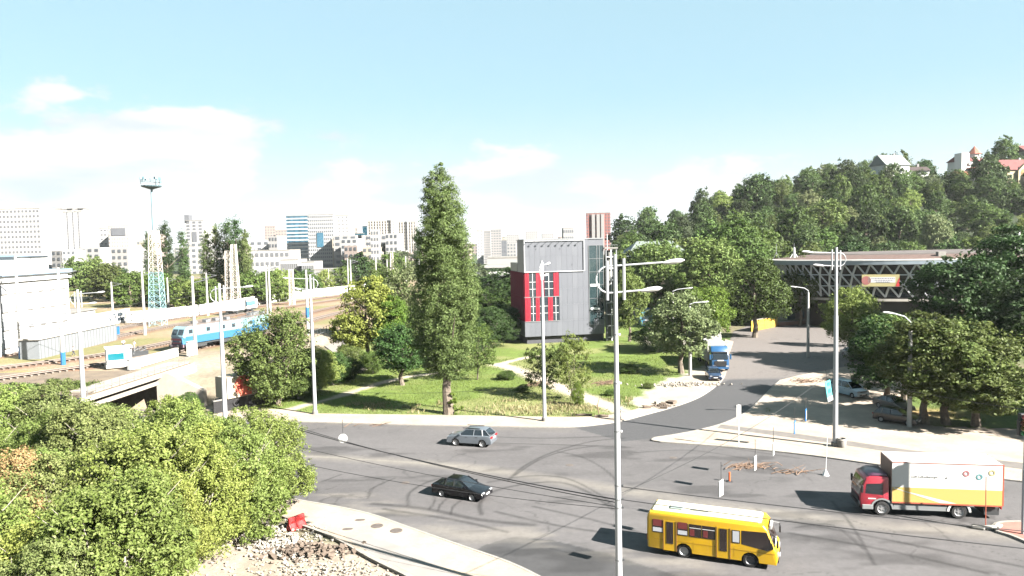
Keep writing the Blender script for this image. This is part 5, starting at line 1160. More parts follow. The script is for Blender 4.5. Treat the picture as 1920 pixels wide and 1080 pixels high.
# ---- locomotive
LB, LBL, LPK = mat('loco_blue', (.035, .14, .26), rough=.35, spec=.5), mat('loco_pale_blue', (.20, .32, .37), rough=.35, spec=.5), mat('loco_red_stripe', (.32, .07, .11), rough=.4)
def loco(u0, v0, u1, v1, label, ln=None, front=True):
    a, c = G(u0, v0, 1.5), G(u1, v1, 1.5); d = c-a; L_ = ln or d.length; rz = math.atan2(-d.y, -d.x)      # front (local +X) at a
    n = d.normalized(); m = a+n*(L_/2)
    t = thing('locomotive', label, 'locomotive', (m.x, m.y, 1.78), rz); h = L_/2; w = 1.5
    MB().add([(h, -w+.2, 1.1), (h, w-.2, 1.1), (h+.1, w-.25, 2.0), (h+.1, -w+.25, 2.0), (-h, -w, 1.1), (-h, w, 1.1), (-h, w, 2.3), (-h, -w, 2.3), (h-.5, -w, 1.1), (h-.5, w, 1.1), (h-.45, w, 2.3), (h-.45, -w, 2.3), (h+.05, -w+.3, 2.3), (h+.05, w-.3, 2.3)],
             [(0, 1, 2, 3), (3, 2, 13, 12), (0, 3, 12, 11, 8), (1, 9, 10, 13, 2), (8, 11, 7, 4), (9, 5, 6, 10), (4, 7, 6, 5), (0, 8, 4, 5, 9, 1), (12, 13, 10, 11), (11, 10, 6, 7)]).obj('lower_body', LB, t, bevel=.05)
    MB().xprism([(h+.05, 2.3), (h-.55, 3.75), (h-1.1, 4.05), (-h, 4.05), (-h, 2.3)], -w+.03, w-.03).obj('upper_body', LBL, t, bevel=.12)
    MB().xprism([(h-1.2, 4.05), (h-1.6, 4.28), (-h+.3, 4.28), (-h, 4.05)], -w+.35, w-.35).obj('roof', mat('loco_roof', (.14, .115, .105), rough=.8, var=.2), t)
    if front:
        for s in (-1, 1): MB().add([(h-.07, s*.1, 2.75), (h-.07, s*1.28, 2.75), (h-.47, s*1.2, 3.62), (h-.47, s*.1, 3.62)], [(0, 1, 2, 3)]).obj('windscreen', GLS, t)
        MB().box(h+.11, 0, 1.95, .05, 2.4, .35).obj('red_stripe', LPK, t); MB().box(h+.11, 0, 1.35, .05, 2.0, .25).obj('red_stripe', LPK, t)
        for s in (-1, 1): MB().lathe([(0, .1), (.17, .08), (.17, 0)], 12, 'x', (h+.1, s*.95, 1.62)).obj('headlight', FRM, t)
        MB().box(h+.1, 0, .85, .5, 2.9, .5).obj('buffer_beam', mat('buffer_mauve', (.18, .12, .15), rough=.7), t)
        for s in (-1, 1): MB().lathe([(0, .75), (.25, .7), (.25, .6), (.1, .55), (.1, 0)], 10, 'x', (h+.1, s*.85, .9)).obj('buffer', DKSTEEL, t)
    for s in (-1, 1):
        for x in (h-1.6, h-5.5, h-9.0, h-11.5): 
            if x > -h+1: MB().box(x, s*w, 3.2, .75, .06, .65).obj('window', GLS, t)
        MB().box(h-2.6, s*w, 2.4, .7, .08, 2.3).obj('cab_door', LB, t)
        b = MB(); [b.box(h-4-i*.35, s*(w+.0), 3.3, .2, .05, .8) for i in range(0)]
    MB().box(0, 0, .95, L_-1.0, 2.5, .4).obj('underframe', DKSTEEL, t)
    for x in (h-3.2, -h+3.2):
        bg_ = MB().box(x, 0, .55, 4.2, 2.5, .45).obj('bogie', DKSTEEL, t)
        for dx in (-1.5, 1.5):
            for s in (-1, 1): MB().lathe([(0, -.08), (.55, -.08), (.6, .05), (0, .08)], 14, 'y', (x+dx, s*.8, .58)).obj('wheel', mat('iron_wheel', (.12, .10, .09), rough=.7), bg_)
    b = MB()
    for x in (h-4, h-6, h-7, 0, -2, -4): b.box(x, random.uniform(-.5, .5), 4.5, .8, .9, .5)
    o = b.obj('roof_gear', STEEL, t); o['kind'] = 'stuff'
    for x in (h-3, -h+3): MB().tube([(x-1, 0, 4.4), (x+.6, 0, 4.9), (x-.8, 0, 5.3)], .06, 4).box(x-.8, 0, 5.32, .2, 1.6, .06).obj('pantograph', DKSTEEL, t)
loco(333, 661, 446, 641, 'blue electric locomotive with pale upper half and red nose stripes on the nearest track')
a, c = G(450, 640, 1.5), G(520, 622, 1.5)
loco(450, 640, 492, 629, 'second blue locomotive section coupled behind the first, half hidden by the willow', front=False)
# small far engine or wagons behind
p0, p1 = G(428, 592, 1.5), G(475, 584, 1.5); d = p1-p0; t = thing('rail_wagon', 'pale blue and white wagon beyond the locomotive roof', 'wagon', ((p0.x+p1.x)/2, (p0.y+p1.y)/2, 1.7), math.atan2(d.y, d.x))
MB().box(0, 0, 2.2, d.length, 2.8, 2.4).obj('body', WHITE, t, bevel=.1); MB().box(d.length*.2, -1.42, 2.4, d.length*.4, .05, 1.2).obj('blue_side', mat('wagon_blue', (.10, .24, .36), rough=.5), t); MB().box(0, 0, .8, d.length*.9, 2.2, .4).obj('chassis', DKSTEEL, t)
for x in (-.3, .3): MB().lathe([(0, -1.2), (.45, -1.2), (.45, 1.2), (0, 1.2)], 12, 'y', (x*d.length, 0, .45)).obj('wheel', DKSTEEL, t)
# wire mesh fence along the edge near the yellow tree
fa, fb = G(590, 632, 1.5), G(660, 606, 1.5); d = fb-fa; t = thing('mesh_fence', 'low thin metal fence at the embankment edge above the grey ramp', 'fence', (fa.x, fa.y, 1.5), math.atan2(d.y, d.x))
b = MB(); n = 14
for i in range(n+1): block('fence_post', (d.length*i/n, 0, .7), (.09, .09, 1.4), DKSTEEL, t)
for z in (.3, 1.3): bar('fence_rail', (0, 0, z), (d.length, 0, z), .05, STEEL, t)
# ------------------------------------------------------------------ street lamps
LPM = mat('lamp_white_paint', (0.42, 0.43, 0.45), rough=.45, var=.05, scale=1.2, spec=.4)
def lamp_head(t, p, dirx, s=1.0):
    M = Matrix.Translation(p) @ Matrix.Rotation(math.radians(-7)*dirx, 4, 'Y')
    b = MB(); prof = [(-.5, .05), (-.42, .10), (-.1, .16), (.3, .15), (.5, .04)]; n = 10; V = []
    for x, r in prof:
        for k in range(n): a = 2*PI*k/n; V.append(M @ Vector((x*dirx*s, math.cos(a)*r*1.25*s, math.sin(a)*r*.75*s)))
    Fs = [(i*n+k, i*n+(k+1) % n, (i+1)*n+(k+1) % n, (i+1)*n+k) for i in range(len(prof)-1) for k in range(n)]
    b.add(V, Fs+[tuple(range(n)), tuple(range((len(prof)-1)*n, len(prof)*n))]); b.obj('lamp_head', FRM, t, smooth=True)
def double_lamp(x, y, z, h, dirx, label, k=1.0, rz=0.0, rb=.23, scale=1.0):
    t = thing('street_lamp', label, 'street lamp', (x, y, z), rz, 'white double-arm street lamps')
    zj = h*.66
    MB().tube([(0, 0, -.05), (0, 0, zj)], [rb, rb*.80], 12).obj('lower_pole', LPM, t, smooth=True)
    MB().tube([(0, 0, zj-.03), (0, 0, h)], [rb*.66, rb*.5], 12).obj('upper_pole', LPM, t, smooth=True)
    MB().tube([(0, 0, 0), (0, 0, .35)], rb*1.5, 12).obj('base', CONC, t)
    r = .66*k; zu, zl = h-.55*k, h-.55*k-2*r; xc = -.28*k*dirx
    pts = [Vector((2.35*k*dirx, 0, zu+.12*k)), Vector((0, 0, zu))]+[Vector((xc-dirx*r*math.sin(a), 0, (zu+zl)/2+r*math.cos(a))) for a in np.linspace(0, PI, 11)]+[Vector((1.25*k*dirx, 0, zl+.10*k))]
    MB().tube(pts, .045*k, 8).obj('arm', LPM, t, smooth=True)
    lamp_head(t, Vector((2.85*k*dirx, 0, zu+.15*k)), dirx, k*1.05); lamp_head(t, Vector((1.75*k*dirx, 0, zl+.13*k)), dirx, k*1.05)
    for sx, zz in ((-.40, 0), (.42, .1)): MB().tube([(sx*k*dirx, 0, zl-.35*k), (sx*k*dirx, 0, zu+.25*k+zz)], .075*k, 8).obj('arm_clamp', LPM, t, smooth=True)
    return t
def lampspec(u, v, vt, dirx, label, k, z=0.12, rb=.23, rz=0.0, bz=None):
    p = G(u, v, z); h = (v-vt)*p.y/F*1.01; return double_lamp(p.x, p.y, z if bz is None else bz, h, dirx, label, k, rz, rb)
CP_ = WD(1150, 478, 36)
LC = double_lamp(CP_.x+.08, 36, .02, CP_.z, 1, 'nearest and tallest double-arm lamp post, in the centre foreground with both heads to the right', 1.0, rb=.178)
lampspec(1566, 836, 462, -1, 'double-arm lamp post on the plaza beside the litter bin, heads to the left', .9, rb=.23)
lampspec(1021, 789, 488, 1, 'lamp post at the far pavement in front of the grey building, arms seen end-on', .9, rz=1.25, rb=.21)
lampspec(591, 776, 514, -1, 'double-arm lamp post on the far pavement right of the willow, heads to the left', .9, rb=.22)
lampspec(423, 800, 530, 1, 'double-arm lamp post rising from the thicket left of the willow, heads to the right', 1.05, rb=.25)
lampspec(158, 770, 542, 1, 'leftmost double-arm lamp post in front of the bridge, heads to the right', .95, rb=.28)
for z_, nm in ((CAMZ-(917-450)*36/F, 'clamp_band'), (CAMZ-(944-450)*36/F, 'clamp_band'), (CAMZ-(960-450)*36/F, 'clamp_band'), (9.6, 'clamp_band'), (3.1, 'clamp_band'), (12.0, 'clamp_band'), (14.4, 'clamp_band')):
    rr = .178-.036*z_/12.1+.006 if z_ < 12.1 else .118
    MB().lathe([(rr-.01, z_-.025), (rr+.008, z_-.025), (rr+.008, z_+.025), (rr-.01, z_+.025)], 14).obj(nm, STEEL, LC); MB().box(rr+.05, -.05, z_, .09, .07, .09).obj('insulator', DKSTEEL if z_ < 8 else FRM, LC)
for i in range(5): MB().tube([(.12, -.2, 6+i*1.1), (.15, -.22, 6.6+i*1.1), (.13, -.2, 7.1+i*1.1)], .012, 4).obj('cable', DKSTEEL, LC)
# slim concrete lamp by the car park
def simple_lamp(u, v, vt, dx, dz, label, m=None, name='street_lamp'):
    p = G(u, v, .12); s = p.y/F; h = (v-vt)*s; t = thing(name, label, 'street lamp', (p.x, p.y, .05))
    MB().tube([(0, 0, 0), (0, 0, h*.96)], [.24, .16], 10).obj('pole', m or POLEM, t, smooth=True)
    e = Vector((dx*s, 0, h+dz*s))
    MB().tube([(0, 0, h*.94), (0, 0, h*.985), (dx*s*.3, 0, h+dz*s*.5), tuple(e)], .07, 7).obj('arm', LPM, t, smooth=True)
    lamp_head(t, e+Vector((.3*(1 if dx > 0 else -1), 0, 0)), 1 if dx > 0 else -1, .9); return t
simple_lamp(1515, 669, 541, -24, 6, 'slim concrete lamp post with one curved arm at the car park entrance')
simple_lamp(1294, 704, 566, 26, 2, 'plain concrete lamp post beside the pale round tree and the blue lorry')
simple_lamp(1262, 650, 543, 30, 4, 'distant lamp post whose arm shows above the pale round tree')
t = simple_lamp(1705, 800, 596, -38, 16, 'thin lamp post standing among the right-hand trees')
# ---- overhead wires
WIRE = mat('wire_black', (0.02, 0.02, 0.022), rough=.6)
def wire(a, c, sag, r, label):
    a, c = Vector(a), Vector(c); P = [a.lerp(c, i/24)-Vector((0, 0, sag*4*(i/24)*(1-i/24))) for i in range(25)]
    t = MB().tube(P, r, 4).obj('overhead_wire', WIRE); tag(t, label, 'wire', 'overhead wires')
def wz(u, v, z): return G(u, v, z)
px_ = CP_.x+.08
wire((px_, 36, wz(1152, 917, 6).z), wz(560, 802, 6.6), .3, .022, 'highest overhead wire running left from the nearest lamp post, passing above the silver car')
zA = CAMZ-(917-450)*36/F
def wl2(vp, uL, vL, zL, sag, r, lab):
    zp = CAMZ-(vp-450)*36/F; wire((px_-.1, 36, zp), wz(uL, vL, zL), sag, r, lab)
wl2(944, 560, 806, 6.4, .25, .03, 'thick overhead wire running left just below the highest one')
wl2(958, 560, 838, 6.0, .2, .016, 'thin overhead wire crossing above the black car')
wl2(962, 560, 868, 5.6, .3, .016, 'lowest overhead wire, running left over the near lanes')
def wr(vp, uR, vR, DR, sag, r, lab):
    zp = CAMZ-(vp-450)*36/F; wire((px_+.1, 36, zp), WD(uR, vR, DR), sag, r, lab)
wr(919, 2050, 1008, 30, .1, .022, 'overhead wire running right from the nearest lamp post above the yellow bus')
wr(944, 2050, 1042, 29, .1, .022, 'overhead wire running right just over the roof of the yellow bus')
wire(WD(1566, 700, 66), WD(2150, 790, 50), .6, .018, 'overhead wire from the plaza lamp post to the right edge')
wire(WD(1566, 690, 66), WD(1152, 930, 36.1), .8, .018, 'span wire between the plaza lamp post and the nearest lamp post carrying lane signs')
wire(WD(1021, 720, 78), WD(591, 730, 83), .7, .015, 'thin wire between the two far pavement lamp posts')
# ---- hanging lane signs
SW_, SBL = mat('sign_white', (.50, .50, .49), rough=.5), mat('sign_blue', (.03, .18, .50), rough=.4)
STL = mat('sign_teal', (.12, .48, .50), rough=.4)
def hang_sign(u, v, z, w, h, m, lab, rz, disc=False, frame=None, wires=True):
    p = G(u, v, z); t = thing('hanging_sign', lab, 'road sign', (p.x, p.y, z), rz)
    if disc: MB().lathe([(0, -.03), (w/2, -.03), (w/2, .03), (0, .03)], 24, 'y').obj('panel', m, t)
    else: MB().box(0, 0, 0, w, .05, h).obj('panel', m, t)
    if frame: MB().box(0, -.035, 0, w*.45, .02, h*.7).obj('symbol', frame, t)
    MB().tube([(0, 0, h/2), (0, 0, h/2+1.0)], .015, 4).obj('hanger', WIRE, t); return t
hang_sign(643, 822, 6.0, .62, .62, SW_, 'blank white round sign hanging over the road at the left', 0, disc=True)
hang_sign(1352, 915, 5.6, .55, .85, SW_, 'blank white rectangular sign hanging above the road behind the bus', .9)
hang_sign(1416, 868, 5.6, .50, .85, SW_, 'blank white rectangular sign hanging by the pile of branches', 1.0)
hang_sign(1450, 842, 5.6, .45, .8, SW_, 'small white hanging sign near the plaza kerb', 1.05)
hang_sign(1490, 801, 5.4, .55, .9, SBL, 'blue and white hanging sign left of the plaza lamp post, lower one', 1.05, frame=SW_)
hang_sign(1511, 778, 5.4, .55, .9, SBL, 'blue and white hanging sign left of the plaza lamp post, upper one', 1.05, frame=SW_)
tt = hang_sign(1554, 733, 5.6, .66, 1.85, STL, 'tilted teal and white sign board hanging against the plaza lamp post', .5)
tt.rotation_euler = (0, -.22, .5); MB().box(0, -.03, -.72, .66, .03, .4).obj('white_panel', SW_, tt); MB().box(.05, -.04, .62, .3, .02, .3).box(.05, -.04, .0, .3, .02, .35).obj('symbol', mat('sign_dark_teal', (.03, .25, .28), rough=.5), tt)
p = G(1368, 903, .02); t = thing('delineator', 'small orange-red post marker standing on the road behind the branches', 'marker', (p.x, p.y, .02)); MB().tube([(0, 0, 0), (0, 0, .75)], .09, 8).obj('post', mat('orange_plastic', (.60, .13, .05), rough=.5), t); MB().box(0, 0, .03, .4, .4, .06).obj('foot', DKSTEEL, t)
# ---- standing signs, thin poles
p = G(1385, 838, .12); s_ = p.y/F; t = thing('sign_post', 'narrow white sign on a thin white pole at the plaza kerb', 'road sign', (p.x, p.y, .12)); h = 82*s_
MB().tube([(0, 0, 0), (0, 0, h)], .045, 6).obj('pole', FRM, t); MB().box(0, -.06, h-.65, .42, .04, 1.25).obj('panel', SW_, t)
p = G(1548, 891, .02); s_ = p.y/F; t = thing('marker_pole', 'thin white marker pole with white foot standing on the road near the plaza kerb', 'marker pole', (p.x, p.y, .02)); MB().tube([(0, 0, 0), (.12, 0, 75*s_)], .03, 5).obj('pole', FRM, t); MB().lathe([(.28, 0), (.12, .3), (.05, .45), (0, .45)], 10).obj('foot', FRM, t)
# traffic light at the right edge on its red island
isl = XY([(1862, 986), (1872, 979), (1900, 977), (1960, 980), (2100, 1000), (2200, 1060), (2000, 1040), (1900, 1004), (1872, 996)], .15, 3)
o = slab('traffic_island', isl, .15, mat('red_paving', (.36, .15, .12), rough=.85, var=.12, scale=2), 0); o['kind'] = 'structure'; kerbline(isl+[isl[0]], .15, o, w=.2, step=.7)
p = G(1918, 1001, .15); s_ = p.y/F; t = thing('traffic_light', 'traffic light with black signal heads on a white pole at the right edge', 'traffic light', (p.x, p.y, .15)); h = 243*s_
MB().tube([(0, 0, 0), (0, 0, h*.52)], .11, 10).obj('lower_pole', LPM, t, smooth=True); MB().tube([(0, 0, h*.52), (0, 0, h)], .075, 10).obj('upper_pole', LPM, t, smooth=True)
for i, (dx, dz, rz) in enumerate([(-.28, h-.75, .3), (-.34, h-1.15, -1.3)]):
    hd = MB().box(dx, -.1, dz, .36, .3, 1.0).obj('signal_head', mat('black_plastic', (.015, .015, .017), rough=.5), t, bevel=.04)
    for k in range(3): MB().lathe([(0, -.28), (.11, -.28), (.13, -.36), (.14, -.24), (0, -.24)], 12, 'y', (dx, 0, dz+.3-.3*k)).obj('lens', [mat('lens_red', (.12, .01, .01), rough=.3), mat('lens_amber', (.12, .06, .01), rough=.3), mat('lens_green', (.01, .08, .03), rough=.3)][k], hd)
p = G(1848, 990, .02); s_ = p.y/F; t = thing('flexible_pole', 'thin rust-red pole standing in a heap of sandbags by the red island', 'marker pole', (p.x, p.y, .02)); MB().tube([(0, 0, 0), (-.03, 0, 100*s_)], .03, 5).obj('pole', mat('rust_red', (.40, .10, .06), rough=.7), t)
SB = mat('sandbag', (.34, .32, .29), rough=.95, var=.12, scale=4)
for i, (dx, dy, lab) in enumerate([(-.55, 0, 'left'), (.15, -.1, 'middle'), (.75, .05, 'right')]):
    o = MB().box(0, 0, .11, .75, .42, .22).obj('sandbag', SB, bevel=.08, loc=(p.x+dx, p.y+dy-.1, .02), rot=(0, 0, dx)); tag(o, 'pale sandbag at the foot of the rust-red pole, %s of the row' % lab, 'sandbag', 'sandbags at the red island')
for u_, v_, lb_ in [(1068, 872, 'dark manhole cover in the carriageway left of the nearest lamp post'), (1262, 858, 'dark manhole cover in the carriageway near the plaza tip'), (760, 905, 'dark manhole cover in the carriageway left of the black car')]:
    q_ = G(u_, v_, .02); o = MB().lathe([(0, .032), (.30, .032), (.33, .028), (.34, .021), (0, .021)], 18).obj('manhole_cover', MH, loc=(q_.x, q_.y, 0)); tag(o, lb_, 'manhole cover', 'manhole covers')
# litter bin
p = G(1578, 838, .12); t = thing('litter_bin', 'round concrete litter bin beside the plaza lamp post', 'litter bin', (p.x, p.y, .12)); MB().lathe([(.0, 0), (.34, 0), (.38, .1), (.40, .75), (.36, .8), (.30, .78), (.28, .4), (0, .4)], 18).obj('bowl', CONC, t, smooth=True); MB().lathe([(.41, .62), (.43, .68), (.41, .74)], 18).obj('rim', CONCL, t)
# red road barrier lower left
p = G(556, 990, .05); t = thing('road_barrier', 'red plastic water-filled barrier at the end of the near pavement', 'barrier', (p.x, p.y, .05), -.6)
RB = mat('red_plastic', (.55, .03, .03), rough=.45)
MB().xprism([(-.30, 0), (.30, 0), (.22, .25), (.10, .45), (.08, .85), (-.08, .85), (-.10, .45), (-.22, .25)], -.65, .65).obj('body', RB, t, bevel=.03)
for y in (-.35, .35): MB().box(0, y, .55, .3, .22, .1).obj('slot', mat('dark_red', (.25, .01, .01), rough=.5), t)
# ---- branches, rubble
TW_ = mat('dead_twigs', (.20, .13, .09), rough=.9, var=.4, scale=3); STN = mat('rubble_stone', (.34, .31, .27), rough=.95, var=.2, scale=2, bump=.4); STD = mat('dark_rubble', (.15, .115, .09), rough=.95, var=.3, scale=3, bump=.4)
def branchpile(u, v, rx, ry, n, seed, label, z=.03, long=1.0):
    p = G(u, v, z); rg = random.Random(seed); b = MB()
    for i in range(n):
        x, y = rg.gauss(0, rx*.5), rg.gauss(0, ry*.5); a = rg.uniform(-.5, .5) if rg.random() < .7 else rg.uniform(0, 3.1); l = rg.uniform(.4, 1.5)*long; zz = rg.uniform(0, .3)
        dx, dy = math.cos(a)*l, math.sin(a)*l
        b.tube([(x-dx/2, y-dy/2, zz*.3), (x, y, zz+.1*rg.random()), (x+dx/2, y+dy/2, zz+rg.uniform(-.05, .35))], [.035, .028, .01], 4)
    o = b.obj('branch_pile', TW_, loc=(p.x, p.y, z)); tag(o, label, 'branches')
branchpile(1408, 876, 1.8, .6, 55, 3, 'long heap of dry brown branches lying on the road before the plaza')
branchpile(1480, 888, 2.0, .3, 14, 4, 'few thin loose branches trailing right of the branch heap', long=1.4)
branchpile(1512, 716, 1.8, .9, 60, 5, 'small heap of reddish dry branches on the sunlit plaza corner', z=.13)
branchpile(1135, 720, 1.3, .8, 60, 6, 'pale dry brushwood pile beside the footpath', z=.12)
branchpile(1010, 722, 1.3, 1.2, 70, 7, 'tangle of dry brushwood by the path left of the young trees', z=.12)
branchpile(690, 799, 2.8, .15, 6, 8, 'thin twigs lying along the far kerb', long=1.6)
def rubble(u, v, rx, ry, n, seed, z, s0, s1, m, label, hz=.3, name='rubble_heap'):
    p = G(u, v, z); rg = random.Random(seed); b = MB()
    for i in range(n):
        x, y = rg.gauss(0, rx*.5), rg.gauss(0, ry*.5); s = rg.uniform(s0, s1); zz = hz*math.exp(-(x/rx)**2*2-(y/ry)**2*2)*rg.random()
        M = Matrix.Translation((x, y, zz+s*.25)) @ Euler((rg.uniform(-.6, .6), rg.uniform(-.6, .6), rg.uniform(0, 3))).to_matrix().to_4x4()
        b.box(0, 0, 0, s, s*rg.uniform(.5, .9), s*rg.uniform(.3, .6), M=M)
    o = b.obj(name, m, loc=(p.x, p.y, z)); tag(o, label, 'rubble', kind='stuff'); return o
rubble(578, 1036, 2.6, 1.3, 200, 12, .02, .10, .34, STD, 'heap of dark earth lumps and broken stone at the lower left', .5)
rubble(540, 1028, 2.2, 2.0, 420, 13, .02, .06, .22, STN, 'pale stone chips scattered round the dark earth heap', .25)
rubble(610, 1075, 5.0, 2.0, 500, 14, .02, .04, .15, STN, 'pale gravel scattered at the bottom edge')
rubble(500, 1005, 4.0, 3.0, 700, 15, .02, .04, .2, STN, 'pale gravel between thicket and near pavement')
for i, (u, v, s, lab) in enumerate([(1213, 765, .9, 'broken dark kerb slab nearest the lawn corner'), (1232, 757, .7, 'pale broken kerb stone behind the dark slabs'), (1244, 759, 1.1, 'flat brown broken slab in the middle of the debris'), (1259, 756, 1.3, 'largest dark broken slab lying at the sand edge'), (1245, 766, .8, 'low broken slab nearest the side road')]):
    p = G(u, v, .12); o = MB().box(0, 0, .14, s, s*.5, .28).obj('broken_slab', STD if i != 1 else STN, bevel=.03, loc=(p.x, p.y, .12), rot=(.15*(i % 3-1), .12, i*.7)); tag(o, lab, 'slab', 'broken slabs at the lawn corner')
rubble(1285, 722, 4.5, 1.2, 300, 16, .12, .08, .3, STN, 'pale stones along the lawn edge beside the sandy strip')
rubble(1240, 762, 1.8, .6, 120, 17, .12, .05, .2, STD, 'small dark debris among the broken slabs')
t_ = G(1123, 776, .12); o = MB().tube([(0, 0, 0), (-.15, 0, .9), (.1, 0, 1.9)], [.06, .05, .02], 5).obj('dry_stalk', TW_, loc=t_); tag(o, 'single dry stalk standing beside the pavement near the lone walker', 'stalk')
for (u, v, l, lab) in [(1095, 780, 1.8, 'dark log lying at the pavement edge, left one'), (1128, 782, 1.5, 'dark log lying at the pavement edge, right one')]:
    p = G(u, v, .12); o = MB().tube([(-l/2, 0, .12), (0, .05, .16), (l/2, 0, .12)], [.12, .13, .1], 7).obj('log', STD, loc=(p.x, p.y, .12)); tag(o, lab, 'log')
# yellow wall, white sheds at the back of the car park
def wallseg(u0, v0, u1, v1, h, m, name, lab, z=.05, cat='wall', cap=None):
    a, c = G(u0, v0, z), G(u1, v1, z); d = c-a; t = thing(name, lab, cat, (a.x, a.y, z), math.atan2(d.y, d.x)); n = max(1, int(d.length/2.5))
    for i in range(n): block('wall_panel', (d.length*(i+.5)/n, 0, h/2), (d.length/n-.05, .2, h), m if not isinstance(m, list) else m[i % len(m)], t)
    MB().box(d.length/2, 0, h+.06, d.length, .34, .12).obj('coping', cap or CONC, t); return t
wallseg(1408, 622, 1457, 612, 2.2, mat('yellow_wall', (.42, .25, .03), rough=.7, var=.15, scale=.8), 'yellow_wall', 'bright yellow wall at the back of the car park behind the leaning tree')
wallseg(1476, 600, 1545, 592, 4.0, [mat('pale_aqua', (.18, .32, .36), rough=.6), WHITE], 'site_fence', 'white and aqua panelled fence behind the slim lamp post', cat='fence')
wallseg(1455, 612, 1510, 607, .8, mat('brown_brick', (.25, .13, .09), rough=.9), 'low_brick_wall', 'low brown wall below the white and aqua fence')
wallseg(1600, 612, 1760, 616, 3.0, WHITE, 'white_wall', 'white terrace wall under the lattice facade seen between the trees')
t = wallseg(1330, 640, 1352, 636, 3.6, FARW, 'pale_kiosk', 'pale kiosk in the shade behind the car park', cat='kiosk')
# ------------------------------------------------------------------ vehicles
TYRE = mat('tyre_rubber', (.02, .02, .021), rough=.85); RIM = mat('wheel_rim', (.48, .48, .49), rough=.35, metal=.6); RIMD = mat('dark_rim', (.14, .14, .15), rough=.4, metal=.5)
BLK = mat('black_trim', (.018, .018, .02), rough=.5); LITE = mat('lamp_glass', (.34, .35, .37), rough=.15, spec=.8); RLITE = mat('tail_lamp', (.35, .01, .01), rough=.2); PLATE = mat('number_plate', (.75, .75, .72), rough=.5)
CGL = glassmat('car_glass', (.015, .02, .025), .05)
def paint(n, c, r=.28, coat=.6): return mat(n, c, rough=r, coat=coat, spec=.5, var=.07, scale=1.6)
def wheel(t, x, y, r, w, rim=RIM):
    s = 1 if y > 0 else -1
    wh = MB().lathe([(r*.62, -w/2), (r*.93, -w/2), (r, -w*.35), (r, w*.35), (r*.93, w/2), (r*.62, w/2), (r*.62, -w/2)], 22, 'y').obj('wheel', TYRE, t, smooth=True, loc=(x, y, r))
    b = MB().lathe([(0, s*w*.30), (r*.20, s*w*.33), (r*.22, s*w*.22), (r*.5, s*w*.20), (r*.62, s*w*.48), (r*.64, s*w*.2)], 18, 'y')
    for k in range(5):
        a = k*2*PI/5; b.box(math.cos(a)*r*.36, s*w*.28, math.sin(a)*r*.36, r*.42, w*.10, r*.12, M=None) if False else None
        M = Matrix.Rotation(-a, 4, 'Y') @ Matrix.Translation((r*.38, s*w*.27, 0)); b.box(0, 0, 0, r*.44, w*.1, r*.13, M=M)
    b.obj('rim', rim, wh); return wh
def arch(cx, r, z0, n=8, rev=True):
    """points of a wheel arch from front to rear along the sill"""
    a0 = math.asin(min(.99, max(-.99, (z0-ARZ)/r))); A = np.linspace(a0, PI-a0, n); return [(cx+r*math.cos(a), ARZ+r*math.sin(a)) for a in A]
ARZ = .31
def body_prism(top, xf, xr, ra, z0, hw, m, t, bevel=.06, name='body', zc=.31, taper=.0):
    """top: outline front-bottom to rear-bottom over the roof; arches cut at xf and xr"""
    global ARZ; ARZ = zc
    lo = list(reversed([*arch(xf, ra, z0), *arch(xr, ra, z0)])) if False else []
    bottom = [(xr-0, z0)]
    poly = list(top)                                   # front-bottom ... rear-bottom
    ar = list(reversed(arch(xr, ra, z0))) + list(reversed(arch(xf, ra, z0)))
    poly = poly + ar
    b = MB().xprism(poly, -hw, hw); me = b.mesh(name)
    bm = bmesh.new(); bm.from_mesh(me); n = len(top)
    es = [e for e in bm.edges if len(e.link_faces) == 2 and abs(abs(e.verts[0].co.y)-hw) < 1e-4 and abs(e.verts[0].co.y-e.verts[1].co.y) < 1e-4 and min(e.verts[0].co.z, e.verts[1].co.z) > z0+.05 and not any(abs(v.co.z-zc) < ra+.01 and min(abs(v.co.x-xf), abs(v.co.x-xr)) < ra+.01 and math.hypot(min(abs(v.co.x-xf), abs(v.co.x-xr)), v.co.z-zc) < ra+.02 for v in e.verts)]
    bmesh.ops.bevel(bm, geom=es, offset=bevel, segments=3, affect='EDGES', profile=.5, clamp_overlap=True)
    bmesh.ops.recalc_face_normals(bm, faces=bm.faces); bm.to_mesh(me); bm.free()
    for p in me.polygons: p.use_smooth = True
    try: me.set_sharp_from_angle(angle=math.radians(32))
    except Exception: pass
    return link(name, me, m, t)
